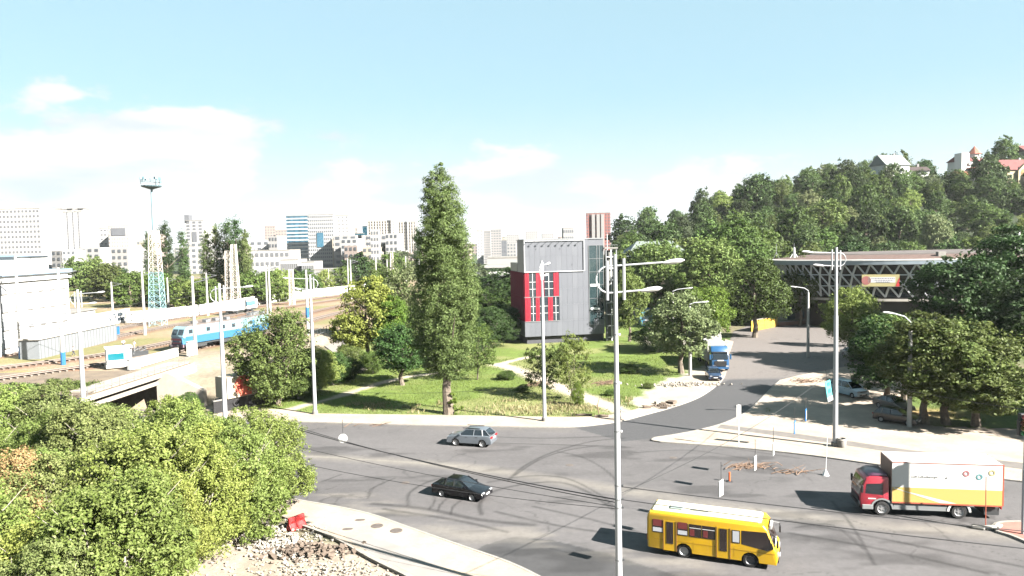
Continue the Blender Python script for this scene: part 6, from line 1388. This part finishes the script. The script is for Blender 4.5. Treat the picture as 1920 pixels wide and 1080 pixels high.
def car(name, label, a, c, kind, pm, group=None, rim=RIM, cat='car'):
    """a, c: world points under the front and rear axle on the visible side; side = which side faces the camera"""
    S = {'sedan': dict(L=4.35, W=1.70, H=1.44, wb=2.55, fo=.88, r=.31, belt=.93, prof=[(2.15, .28), (2.17, .55), (2.08, .70), (1.05, .94), (-1.45, .98), (-2.10, .95), (-2.16, .60), (-2.14, .28)], gb=(1.02, -1.62), gt=(.22, -.98)),
         'suv': dict(L=4.45, W=1.85, H=1.64, wb=2.64, fo=.88, r=.36, belt=1.06, prof=[(2.20, .34), (2.22, .66), (2.12, .88), (1.15, 1.06), (-1.7, 1.12), (-2.13, 1.08), (-2.22, .7), (-2.18, .34)], gb=(1.12, -2.10), gt=(.30, -1.55)),
         'hatch': dict(L=4.15, W=1.72, H=1.48, wb=2.5, fo=.85, r=.31, belt=.95, prof=[(2.04, .28), (2.07, .55), (1.96, .74), (1.08, .95), (-1.6, 1.0), (-1.98, .97), (-2.06, .6), (-2.04, .28)], gb=(1.08, -1.92), gt=(.20, -1.45)),
         'mpv': dict(L=4.4, W=1.82, H=1.80, wb=2.7, fo=.86, r=.32, belt=1.06, prof=[(2.18, .30), (2.2, .62), (2.08, .88), (1.30, 1.08), (-1.9, 1.12), (-2.14, 1.08), (-2.2, .7), (-2.18, .3)], gb=(1.32, -2.12), gt=(.45, -1.95))}[kind]
    d = Vector(a)-Vector(c); d.z = 0; rz = math.atan2(d.y, d.x); m = (Vector(a)+Vector(c))/2; n = Vector((-d.y, d.x, 0)).normalized()
    if n.y < 0: n = -n
    m = m+n*(S['W']/2-.1)                              # the points are on the near side; the centre line lies beyond
    t = thing(name, label, cat, (m.x, m.y, max(a[2], .02)), rz, group); hw = S['W']/2; wx = S['wb']/2
    body_prism(S['prof'], wx+.02, -wx, S['r']+.05, .28 if kind != 'suv' else .34, hw, pm, t, .09, zc=S['r'])
    MB().box(0, 0, .42, S['L']*.86, S['W']*.8, .3).obj('underbody', BLK, t)
    zb, zt = S['belt'], S['H']-.05; b0, b1 = S['gb']; t0, t1 = S['gt']; wb_, wt = hw-.09, hw-.27
    V = [(b0, -wb_, zb), (b0, wb_, zb), (b1, wb_, zb+.03), (b1, -wb_, zb+.03), (t0, -wt, zt), (t0, wt, zt), (t1, wt, zt), (t1, -wt, zt)]
    Fq = [(0, 1, 5, 4), (1, 2, 6, 5), (2, 3, 7, 6), (3, 0, 4, 7), (4, 5, 6, 7)]
    MB().add(V, Fq).obj('glasshouse', CGL, t)
    MB().add([(t0+.04, -wt-.02, zt), (t0+.04, wt+.02, zt), (t1-.06, wt+.02, zt), (t1-.06, -wt-.02, zt), (t0-.2, -wt+.07, zt+.07), (t0-.2, wt-.07, zt+.07), (t1+.12, wt-.07, zt+.06), (t1+.12, -wt+.07, zt+.06)], Fq).obj('roof', pm, t, bevel=.02, smooth=True)
    b = MB()
    for s in (-1, 1):
        for (xa, xb) in ((b0, t0), (b1, t1)): b.tube([(xa, s*(wb_+.005), zb), (xb, s*(wt+.01), zt+.02)], .045, 5)
        xm = (b0+b1)/2+.05; b.tube([(xm, s*(wb_+.012), zb), (xm-.05, s*(wt+.012), zt+.02)], .035, 4)
        xm = b1*.62; b.tube([(xm-.05, s*(wb_+.01), zb), (xm+.05, s*(wt+.01), zt+.02)], .05, 4)
    b.obj('pillars', pm, t)['kind'] = 'stuff'
    for x in (wx+.02, -wx):
        for s in (-1, 1): wheel(t, x, s*(hw-.12), S['r'], .2, rim)
    xf, xr = S['prof'][1][0], S['prof'][-2][0]; zl = S['prof'][2][1]-.06; zr = S['prof'][-3][1]-.14
    for s in (-1, 1):
        MB().box(xf-.09, s*(hw-.27), zl, .22, .36, .12).obj('headlight', LITE, t, bevel=.03)
        MB().box(xr+.08, s*(hw-.22), zr, .22, .38, .17).obj('tail_light', RLITE, t, bevel=.03)
        MB().box(b0-.28, s*(hw+.07), zb+.10, .16, .2, .13).obj('mirror', pm, t, bevel=.03)
        for x in (.25, -.75): MB().box(x, s*(hw+.005), zb-.13, .16, .03, .04).obj('door_handle', BLK, t)
    MB().box(xf-.01, 0, zl-.02, .06, .9, .12).box(xf-.02, 0, .42, .08, 1.1, .16).obj('grille', BLK, t)
    MB().box(xf+.03, 0, .50, .03, .52, .11).obj('front_plate', PLATE, t); MB().box(xr-.02, 0, zr-.1, .03, .52, .11).obj('rear_plate', PLATE, t)
    return t, S
def gp(u, v, z=.02): return G(u, v, z)
car('sedan_car', 'black sedan with headlights toward the right driving on the near side of the road', gp(884, 940), gp(830.5, 932), 'sedan', paint('black_paint', (.004, .004, .006), .22, .15))
t, S = car('suv_car', 'silver-blue SUV driving left near the far kerb', gp(856.5, 836), gp(903, 839), 'suv', paint('silver_blue_paint', (.115, .13, .15), .3))
MB().box(-.2, -.62, 1.70, 1.7, .05, .05).box(-.2, .62, 1.70, 1.7, .05, .05).obj('roof_rails', BLK, t)
def car_front(u, v, kind, pm, name, label, yaw, cat='car'):
    p = G(u, v, .13); d = Vector((math.cos(yaw), math.sin(yaw), 0)); a = p; c = p-d*2.5
    # p is the middle of the nose on the ground
    t, S = car(name, label, (0, 2.5, .1), (0, 0, .1), kind, pm, cat=cat); t.rotation_euler = (0, 0, yaw); ctr = p-d*(S['L']/2); t.location = (ctr.x, ctr.y, .12 if v < 730 else .13); return t
car_front(1342, 715, 'hatch', paint('dark_blue_paint', (.012, .03, .08)), 'hatchback_car', 'small dark blue car parked facing the camera in front of the blue lorry', math.radians(-97))
car('parked_van', 'pale blue people carrier with roof rack parked under the trees behind the plaza lamp post', gp(1604, 748, .13), gp(1560, 737, .13), 'mpv', paint('pale_blue_paint', (.34, .47, .56), .35))
car('parked_car', 'dark car parked nearest the plaza under the trees', gp(1704, 799, .13), gp(1650, 791, .13), 'hatch', paint('dark_grey_paint', (.010, .010, .013)))
car('parked_car', 'grey car parked just behind the dark car under the trees', gp(1690, 776, .13), gp(1640, 762, .13), 'sedan', paint('grey_paint', (.07, .075, .085)))
car('parked_car', 'pale car parked deep in the shade at the far end of the car park', gp(1607, 674, .13), gp(1575, 666, .13), 'sedan', paint('white_paint', (.28, .31, .34)))
p = G(951, 553, 1.5); car_front(951, 541, 'hatch', paint('mid_blue_paint', (.03, .14, .32)), 'hatchback_car', 'blue car standing by the doorway of the distant garage', math.radians(-120)).location = WD(951, 537, 246)
# ---- yellow bus
def bus():
    rr, fr = G(1283, 1045, .02), G(1407, 1063, .02); d = fr-rr; rz = math.atan2(d.y, d.x); n = Vector((-d.y, d.x, 0)).normalized(); W_ = 2.30; hw = W_/2
    m = (rr+fr)/2+n*(hw-.15); sc = d.length/3.8
    t = thing('minibus', 'yellow city minibus with pale roof driving right in the foreground', 'bus', (m.x, m.y, .02), rz, scale=(sc, 1.0, 1.0))
    Y = paint('bus_yellow', (.62, .36, .004), .35, .4); CR_ = mat('bus_roof_cream', (.72, .69, .52), rough=.5, var=.04, scale=1)
    prof = [(3.34, .36), (3.42, .70), (3.36, 1.12), (3.22, 1.30), (2.86, 2.30), (2.62, 2.58), (-3.95, 2.60), (-4.10, 2.40), (-4.14, 1.4), (-4.10, .42)]
    body_prism(prof, 1.9, -1.9, .50, .36, hw, Y, t, .16, zc=.42)
    MB().box(-.2, 0, .55, 6.6, 1.9, .45).obj('underbody', BLK, t)
    MB().prism([(-3.85, -.86), (2.35, -.86), (2.5, -.7), (2.5, .7), (2.35, .86), (-3.85, .86)], 2.57, 2.69).obj('roof', CR_, t, bevel=.05)
    MB().box(-2.45, -.25, 2.74, .72, .62, .10).obj('roof_hatch', mat('hatch_grey', (.30, .36, .34), rough=.6), t, bevel=.02); MB().box(-1.1, -.35, 2.71, 1.05, .14, .07).obj('roof_vent', mat('vent_grey', (.22, .24, .22), rough=.6), t)
    MB().add([(3.245, -hw+.14, 1.30), (3.245, hw-.14, 1.30), (2.87, hw-.20, 2.32), (2.87, -hw+.20, 2.32)], [(0, 1, 2, 3)]).obj('windscreen', mat('bus_glass', (.03, .02, .018), rough=.06, spec=.9), t)
    for v in t.children: pass
    BG = MATS['bus_glass']; RED = mat('red_curtain', (.17, .025, .025), rough=.8); WC = mat('white_curtain', (.55, .56, .60), rough=.8)
    for x_ in (-3.05, -1.35, -.1, 1.0): block('panel_seam', (x_, 0, .82), (.012, 2*hw+.008, .55), mat('seam_dark', (.20, .11, .004), rough=.7), t)
    for s in (-1, 1):
        for (x0, x1, z0, z1, cur) in [(-3.78, -3.12, 1.38, 2.14, 1), (-2.28, -1.66, 1.38, 2.14, 1), (-1.58, -.86, 1.38, 2.14, 0), (-.82, -.06, 1.38, 2.14, 0), (.88, 1.34, 1.36, 2.12, 2)]:
            w = MB().box((x0+x1)/2, s*(hw+.004), (z0+z1)/2, x1-x0, .02, z1-z0).obj('side_window', BG, t)
            if cur == 1: MB().box((x0+x1)/2, s*(hw+.018), z0+.6, x1-x0-.08, .012, .40).obj('red_curtain', RED, w); MB().box((x0+x1)/2, s*(hw+.018), z0+.18, x1-x0-.08, .012, .24).obj('white_curtain', WC, w)
            if cur == 0: MB().box((x0+x1)/2, s*(hw+.018), z0+.54, x1-x0-.04, .012, .03).obj('window_bar', FRM, w); MB().box((x0+x1)/2-.18, s*(hw+.017), z0+.26, .26, .012, .4).obj('red_curtain', RED, w)
            if cur == 2: MB().box((x0+x1)/2, s*(hw+.018), (z0+z1)/2, x1-x0-.1, .012, z1-z0-.12).obj('white_curtain', WC, w)
        MB().add([(1.42, s*(hw+.006), 1.34), (2.85, s*(hw+.006), 1.12), (3.17, s*(hw+.006), 1.30), (2.80, s*(hw+.006), 2.20), (1.42, s*(hw+.006), 2.14)], [(0, 1, 2, 3, 4)]).obj('cab_window', BG, t)
        for x, nm in ((-2.72, 0), (.40, 1)):
            if s == -1:
                dr = MB().box(x, s*(hw+.006), 1.27, .74, .03, 1.82).obj('door', Y, t); MB().box(x, s*(hw+.026), 1.45, .42, .02, 1.32).obj('door_glass', BG, dr)
                MB().box(x-.385, s*(hw+.02), 1.27, .04, .04, 1.84).box(x+.385, s*(hw+.02), 1.27, .04, .04, 1.84).obj('door_seal', mat('door_seal_brown', (.22, .10, .02), rough=.7), dr)
        MB().box(-.2, s*(hw+.004), .98, 6.9, .012, .03).obj('side_moulding', mat('yellow_dark', (.42, .23, .006), rough=.6), t)
        MB().box(3.38, s*.78, .86, .10, .36, .22).obj('headlight', LITE, t, bevel=.03)
        mr = MB().tube([(3.0, s*1.0, 2.1), (3.35, s*1.2, 2.0), (3.4, s*1.22, 1.8)], .025, 5).obj('mirror_arm', BLK, t); MB().box(3.4, s*1.24, 1.62, .10, .2, .38).obj('mirror', BLK, mr, bevel=.02)
        for x in (1.9, -1.9): wheel(t, x, s*(hw-.18), .42, .26, RIM if x < 0 else RIMD)
        MB().box(-4.12, s*.95, 1.0, .06, .2, .35).obj('tail_light', RLITE, t)
    MB().box(3.42, 0, .5, .06, 1.9, .16).obj('bumper', BLK, t); MB().box(3.46, 0, .55, .03, .52, .12).obj('front_plate', PLATE, t); MB().box(-4.14, 0, 1.8, .04, 1.8, .7).obj('rear_window', BG, t)
    MB().box(2.98, 0, 2.30, .12, 1.1, .22).obj('route_board', SW_, t); MB().box(3.25, -.25, 1.45, .04, .7, .3).obj('dash_panel', WC, t)
bus()
# ---- red box truck
def truck():
    fr, rr = G(1653, 966, .02), G(1797, 972, .02); d = fr-rr; rz = math.atan2(d.y, d.x); n = Vector((-d.y, d.x, 0)).normalized()
    if n.y < 0: n = -n
    hw = 1.22; m = (fr+rr)/2+n*(hw-.15); t = thing('box_truck', 'red-cabbed box truck with white and yellow box driving left at the right of the photo', 'truck', (m.x, m.y, .02), rz, scale=(d.length/4.76, 1, 1))
    R_ = paint('truck_red', (.34, .018, .036), .35, .4); RT = paint('truck_roof_purple', (.07, .018, .05), .4, .3); WB_ = mat('box_white', (.66, .65, .63), rough=.45); YB = mat('box_yellow', (.56, .38, .12), rough=.45); OR = mat('box_red_trim', (.40, .10, .06), rough=.5); GR = mat('step_grey', (.22, .23, .235), rough=.6)
    prof = [(3.72, .50), (3.78, 1.15), (3.70, 1.80), (3.42, 2.52), (3.10, 2.66), (1.98, 2.66), (1.92, 1.12)]
    global ARZ; ARZ = .48
    poly = prof+[(2.38+.62*math.cos(a), .48+.62*math.sin(a)) for a in np.linspace(2.35, .03, 8)]
    MB().xprism(poly, -1.15, 1.15).obj('cab', R_, t, bevel=.07, smooth=True)
    MB().xprism([(3.30, 2.62), (2.9, 2.84), (2.0, 2.84), (2.0, 2.60)], -1.0, 1.0).obj('cab_roof', RT, t, bevel=.08, smooth=True)
    MB().add([(3.795, -1.02, 1.30), (3.795, 1.02, 1.30), (3.715, 1.04, 1.80), (3.50, 1.0, 2.36), (3.50, -1.0, 2.36), (3.715, -1.04, 1.80)], [(0, 1, 2, 5), (5, 2, 3, 4)]).obj('windscreen', CGL, t)
    MB().box(3.79, 0, 1.0, .06, 1.7, .35).box(3.76, 0, .62, .1, 2.2, .22).obj('grille', BLK, t)
    for s in (-1, 1):
        MB().add([(3.45, s*1.156, 1.50), (3.38, s*1.156, 2.16), (2.35, s*1.156, 2.22), (2.35, s*1.156, 1.42)], [(0, 1, 2, 3)]).obj('side_window', CGL, t)
        dr = MB().box(2.95, s*1.152, 1.75, 1.25, .012, .02).box(2.32, s*1.152, 1.7, .02, .012, 1.1).obj('door_seam', BLK, t)
        MB().box(3.02, s*1.158, 1.16, .5, .012, .09).obj('door_marking', SW_, t)
        MB().box(3.74, s*.85, .80, .12, .36, .26).obj('headlight', LITE, t, bevel=.03)
        MB().box(3.30, s*1.14, .58, .7, .14, .32).obj('step', GR, t, bevel=.03)
        MB().box(3.68, s*1.30, 1.85, .12, .2, .5).obj('mirror', BLK, t, bevel=.03)
        MB().add([(2.38+r_*math.cos(a), y_, .48+r_*math.sin(a)) for y_ in (s*1.18,) for r_ in (.62, .74) for a in np.linspace(0, PI, 11)], [(i, i+1, 12+i, 11+i) for i in range(10)]).obj('mudguard', GR, t)
        MB().add([(-2.38+r_*math.cos(a), s*1.18, .48+r_*math.sin(a)) for r_ in (.60, .74) for a in np.linspace(0, PI, 11)], [(i, i+1, 12+i, 11+i) for i in range(10)]).obj('mudguard', WB_, t)
        MB().box(0, s*1.12, .66, 3.3, .05, .34).box(0, s*1.14, .50, 3.3, .04, .05).obj('side_guard', GR, t)
        for x in (2.38, -2.38): wheel(t, x, s*1.02, .48, .28 if x > 0 else .30, RIM)
        MB().box(-4.96, s*.9, .8, .05, .35, .15).obj('tail_light', RLITE, t)
    MB().box(-1.1, 0, .82, 7.6, .9, .22).obj('chassis', BLK, t); MB().box(-4.4, 0, .55, .9, 2.0, .5).obj('tail_lift', DKSTEEL, t)
    x0, x1, z0, z1 = 1.80, -4.95, 1.0, 3.75
    MB().box((x0+x1)/2, 0, (z0+z1)/2, x0-x1, hw*2, z1-z0).obj('box', WB_, t, bevel=.02)
    for s in (-1, 1):
        MB().box((x0+x1)/2, s*(hw+.006), z0+.53, x0-x1-.04, .012, 1.0).obj('yellow_panel', YB, t)
        MB().add([(x0-.1, s*(hw+.016), z0+1.02), (x0-.1, s*(hw+.016), z0+.95), (-2.2, s*(hw+.016), z0+.05), (-1.2, s*(hw+.016), z0+.05)], [(0, 1, 2, 3)]).obj('white_ray', WB_, t)
        MB().box((x0+x1)/2, s*(hw+.01), z1-.02, x0-x1, .03, .035).box((x0+x1)/2, s*(hw+.01), z0-.02, x0-x1, .03, .09).obj('edge_trim', OR, t)
        for x, z, mm in ((-2.75, 3.1, mat('pin_pink', (.36, .14, .15), rough=.5)), (-3.55, 2.9, mat('pin_teal', (.12, .28, .30), rough=.5)), (-4.3, 3.2, mat('pin_yellow', (.42, .38, .20), rough=.5))):
            MB().lathe([(.11, s*(hw+.012)), (.20, s*(hw+.012)), (.20, s*(hw+.02)), (.11, s*(hw+.02))], 18, 'y', (x, 0, z)).obj('ring_mark', mm, t)
        b = MB(); rg = random.Random(4); x = .55
        while x > -1.05: w = rg.uniform(.06, .11); b.box(x, s*(hw+.01), 2.78+rg.uniform(-.02, .02), w, .01, rg.uniform(.05, .13)); x -= w+.05
        b.lathe([(0, s*(hw+.01)), (.07, s*(hw+.01)), (.07, s*(hw+.016))], 10, 'y', (-1.55, 0, 2.75)); b.obj('faint_lettering', mat('faint_grey', (.20, .20, .20), rough=.6), t)
    MB().box((x0+x1)/2, 0, z1+.012, x0-x1-.1, hw*2-.1, .02).obj('roof_sheet', WHITE, t)
    MB().box(x0+.01, 0, (z0+z1)/2, .02, hw*2-.05, z1-z0).obj('front_panel', mat('box_front_brown', (.32, .20, .16), rough=.6), t)
    MB().box(x1-.04, hw*.98, (z0+z1)/2, .08, .06, z1-z0).box(x1-.04, -hw*.98, (z0+z1)/2, .08, .06, z1-z0).obj('rear_frame', OR, t)
truck()
# ---- lorries facing the camera
def lorry(u, v, yaw, label, cabm, boxm, hc=3.6, L=10, cabin_top=None, name='lorry', hb=3.9, z=.12):
    p = G(u, v, z); t = thing(name, label, 'lorry', (p.x-math.cos(yaw)*3, p.y-math.sin(yaw)*3, z), yaw)
    MB().xprism([(3.0, .45), (3.05, 1.3), (2.92, 2.1), (2.65, 2.9), (2.1, hc), (.9, hc), (.9, .9), (1.2, .5)], -1.22, 1.22).obj('cab', cabm, t, bevel=.10, smooth=True)
    MB().add([(3.04, -1.08, 1.75), (3.04, 1.08, 1.75), (2.80, 1.02, 2.62), (2.80, -1.02, 2.62)], [(0, 1, 2, 3)]).obj('windscreen', CGL, t)
    MB().box(2.78, 0, 2.74, .3, 2.2, .16).obj('sun_visor', BLK, t); MB().box(3.06, 0, 1.15, .06, 1.7, .75).obj('grille', BLK, t); MB().box(3.10, 0, 1.62, .03, .9, .16).obj('badge_strip', SW_, t); MB().box(3.1, 0, .55, .08, 2.3, .3).obj('bumper', cabm, t)
    for s in (-1, 1):
        MB().box(3.1, s*.92, .78, .08, .36, .24).obj('headlight', LITE, t); MB().box(2.95, s*1.42, 2.1, .12, .22, .7).obj('mirror', cabm, t, bevel=.03)
        MB().add([(2.7, s*1.225, 1.8), (2.55, s*1.225, 2.6), (1.5, s*1.225, 2.6), (1.5, s*1.225, 1.8)], [(0, 1, 2, 3)]).obj('side_window', CGL, t)
        for x in (2.0, -L+3.5, -L+2.2, -1.2): wheel(t, x, s*1.05, .5, .3, RIMD)
    MB().box(-L/2+.2, 0, 2.45, L, 2.5, hb-1.0).obj('box', boxm, t, bevel=.03); MB().box(-L/2+.3, 0, .85, L+1, 1.1, .25).obj('chassis', BLK, t); return t
BLT = paint('lorry_blue', (.012, .08, .20), .35)
lorry(1351, 697, math.radians(-93), 'blue lorry with pale box facing the camera beside the round tree', BLT, mat('canvas_white', (.42, .41, .39), rough=.7), hc=3.5, L=9.5)
t = lorry(1213, 614, math.radians(-88), 'blue and white lorry half hidden by trees behind the lawn', paint('lorry_sky', (.10, .34, .55), .35), paint('lorry_blue_dark', (.03, .12, .30), .4), hc=3.3, L=6, hb=4.0)
# trailer seen in the underpass mouth
a, c = G(428, 772, .1), G(528, 750, .1); d = c-a; rz = math.atan2(d.y, d.x)
t = thing('curtain_trailer_truck', 'white truck with red swirl on its box driving into the underpass behind the willow', 'truck', (a.x, a.y, .5), rz)
TLW = mat('trailer_cream', (.42, .36, .28), rough=.6)
MB().box(3.0, 1.2, 2.3, 6.0, 2.4, 2.5).obj('box', TLW, t, bevel=.04)
MB().lathe([(0, -.012), (1.25, -.012), (1.25, -.004)], 20, 'y', (2.2, 0, 2.35)).obj('red_swirl', mat('swirl_red', (.55, .02, .03), rough=.6, col2=(.7, .25, .15), scale=2), t)
MB().box(2.4, -.01, 1.75, 1.6, .012, 1.2).obj('red_swirl', MATS['swirl_red'], t)
MB().xprism([(8.2, .4), (8.3, 1.2), (8.0, 2.2), (7.6, 2.5), (6.3, 2.5), (6.3, .4)], .05, 2.35).obj('cab', WHITE, t, bevel=.08)
MB().add([(8.26, .2, 1.3), (8.26, 2.2, 1.3), (8.02, 2.15, 2.1), (8.02, .25, 2.1)], [(0, 1, 2, 3)]).obj('windscreen', CGL, t); MB().box(7.2, .04, 1.8, .9, .02, .6).obj('side_window', CGL, t)
MB().box(3.6, 1.2, .7, 7.6, 2.1, .5).obj('chassis', BLK, t)
for x in (1.2, 7.2):
    for y in (.2, 2.2): wheel(t, x, y, .45, .28, RIMD)
# black parapet beside it
wallseg(400, 778, 545, 748, 1.5, BLK, 'dark_parapet', 'black parapet wall running along the underpass below the truck', z=.0)
# ---- people
def person(p, h, yaw, shirt, trous, hair, label, stride=.25, arm=.35):
    k = h/1.75; t = thing('person', label, 'person', p, yaw)
    def skin(name, pts, edges, rad, m):
        me = bpy.data.meshes.new(name); me.from_pydata([Vector(q)*k for q in pts], edges, []); o = bpy.data.objects.new(name, me); COL.objects.link(o)
        md = o.modifiers.new('s', 'SKIN'); o.modifiers.new('ss', 'SUBSURF').levels = 1
        for v, r in zip(me.skin_vertices[0].data, rad): v.radius = (r[0]*k, r[1]*k) if hasattr(r, '__len__') else (r*k, r*k)
        me.skin_vertices[0].data[0].use_root = True
        bpy.context.view_layer.update(); e = o.evaluated_get(bpy.context.evaluated_depsgraph_get()); m2 = bpy.data.meshes.new_from_object(e); bpy.data.objects.remove(o)
        m2.materials.clear(); m2.materials.append(m)
        for f in m2.polygons: f.use_smooth = True
        return link(name, m2, None, t)
    s = stride; pts = [(0, 0, .95), (0, 0, 1.15), (0, 0, 1.40), (0, 0, 1.50), (.01, 0, 1.58), (.02, 0, 1.66), (0, .10, .90), (s*.5, .10, .50), (s*.9, .10, .08), (s*.9+.14, .10, .04), (0, -.10, .90), (-s*.2, -.10, .50), (-s*.9, -.10, .10), (-s*.9+.13, -.10, .05),
                      (0, .20, 1.40), (-arm*.3, .25, 1.13), (-arm*.2+.12, .25, .90), (0, -.20, 1.40), (arm*.4, -.25, 1.13), (arm*.7+.05, -.25, .92)]
    E = [(0, 1), (1, 2), (2, 3), (3, 4), (4, 5), (0, 6), (6, 7), (7, 8), (8, 9), (0, 10), (10, 11), (11, 12), (12, 13), (2, 14), (14, 15), (15, 16), (2, 17), (17, 18), (18, 19)]
    Rr = [(.13, .11), (.12, .10), (.15, .11), .05, .085, .08, .085, .06, .045, .035, .085, .06, .045, .035, .055, .042, .03, .055, .042, .03]
    skin('body', pts, E, Rr, mat('skin', (.50, .30, .21), rough=.6))
    skin('shirt', [pts[0], pts[1], pts[2], pts[14], pts[15], pts[17], pts[18], (0, 0, 1.46)], [(0, 1), (1, 2), (2, 7), (2, 3), (3, 4), (2, 5), (5, 6)], [(.15, .125), (.14, .12), (.165, .125), .07, .055, .07, .055, .07], shirt)
    skin('trousers', [(0, 0, .98), pts[6], pts[7], (s*.9, .1, .12), pts[10], pts[11], (-s*.9, -.1, .14)], [(0, 1), (1, 2), (2, 3), (0, 4), (4, 5), (5, 6)], [(.15, .12), .10, .075, .06, .10, .075, .06], trous)
    MB().lathe([(0, 1.78*k), (.06*k, 1.765*k), (.095*k, 1.71*k), (.09*k, 1.66*k), (0, 1.68*k)], 10).obj('hair', hair, t, smooth=True)
JB, DKT, DKH = mat('light_blue_cloth', (.30, .48, .62), rough=.9), mat('dark_trousers', (.06, .06, .08), rough=.9), mat('dark_hair', (.03, .02, .015), rough=.8)
p = G(1161, 788, .12); person((p.x, p.y, .12), 1.75, .3, JB, DKT, DKH, 'pedestrian in light blue shirt walking on the far pavement, right beside the nearest lamp post')
p = G(232, 654, 1.5); person((p.x, p.y, 1.5), 1.75, 2.0, WHITE, DKT, DKH, 'person in white with dark hair standing by the tracks behind the cabin', .1)
p = G(252, 656, 1.6); person((p.x, p.y, 1.6), 1.7, 1.0, WHITE, mat('pale_trousers', (.5, .5, .48), rough=.9), DKH, 'person all in white by the tracks, right of the other two rail workers', .1)
p = G(138, 668, 1.5); person((p.x, p.y, 1.5), 1.7, .5, WHITE, DKT, DKH, 'person in white between the rails left of the cabin', .3)
# ------------------------------------------------------------------ air
hm = bpy.data.materials.new('haze_air'); hm.use_nodes = True; hn = hm.node_tree.nodes; hn.clear()
ho = hn.new('ShaderNodeOutputMaterial'); hv = hn.new('ShaderNodeVolumePrincipled'); hv.inputs['Color'].default_value = (0.93, 0.96, 1.0, 1); hv.inputs['Density'].default_value = 0.00005; hv.inputs['Anisotropy'].default_value = 0.15
hm.node_tree.links.new(hv.outputs[0], ho.inputs['Volume'])
hz = MB().box(0, 2400, 48, 8400, 6600, 112).obj('haze', hm); hz['kind'] = 'stuff'
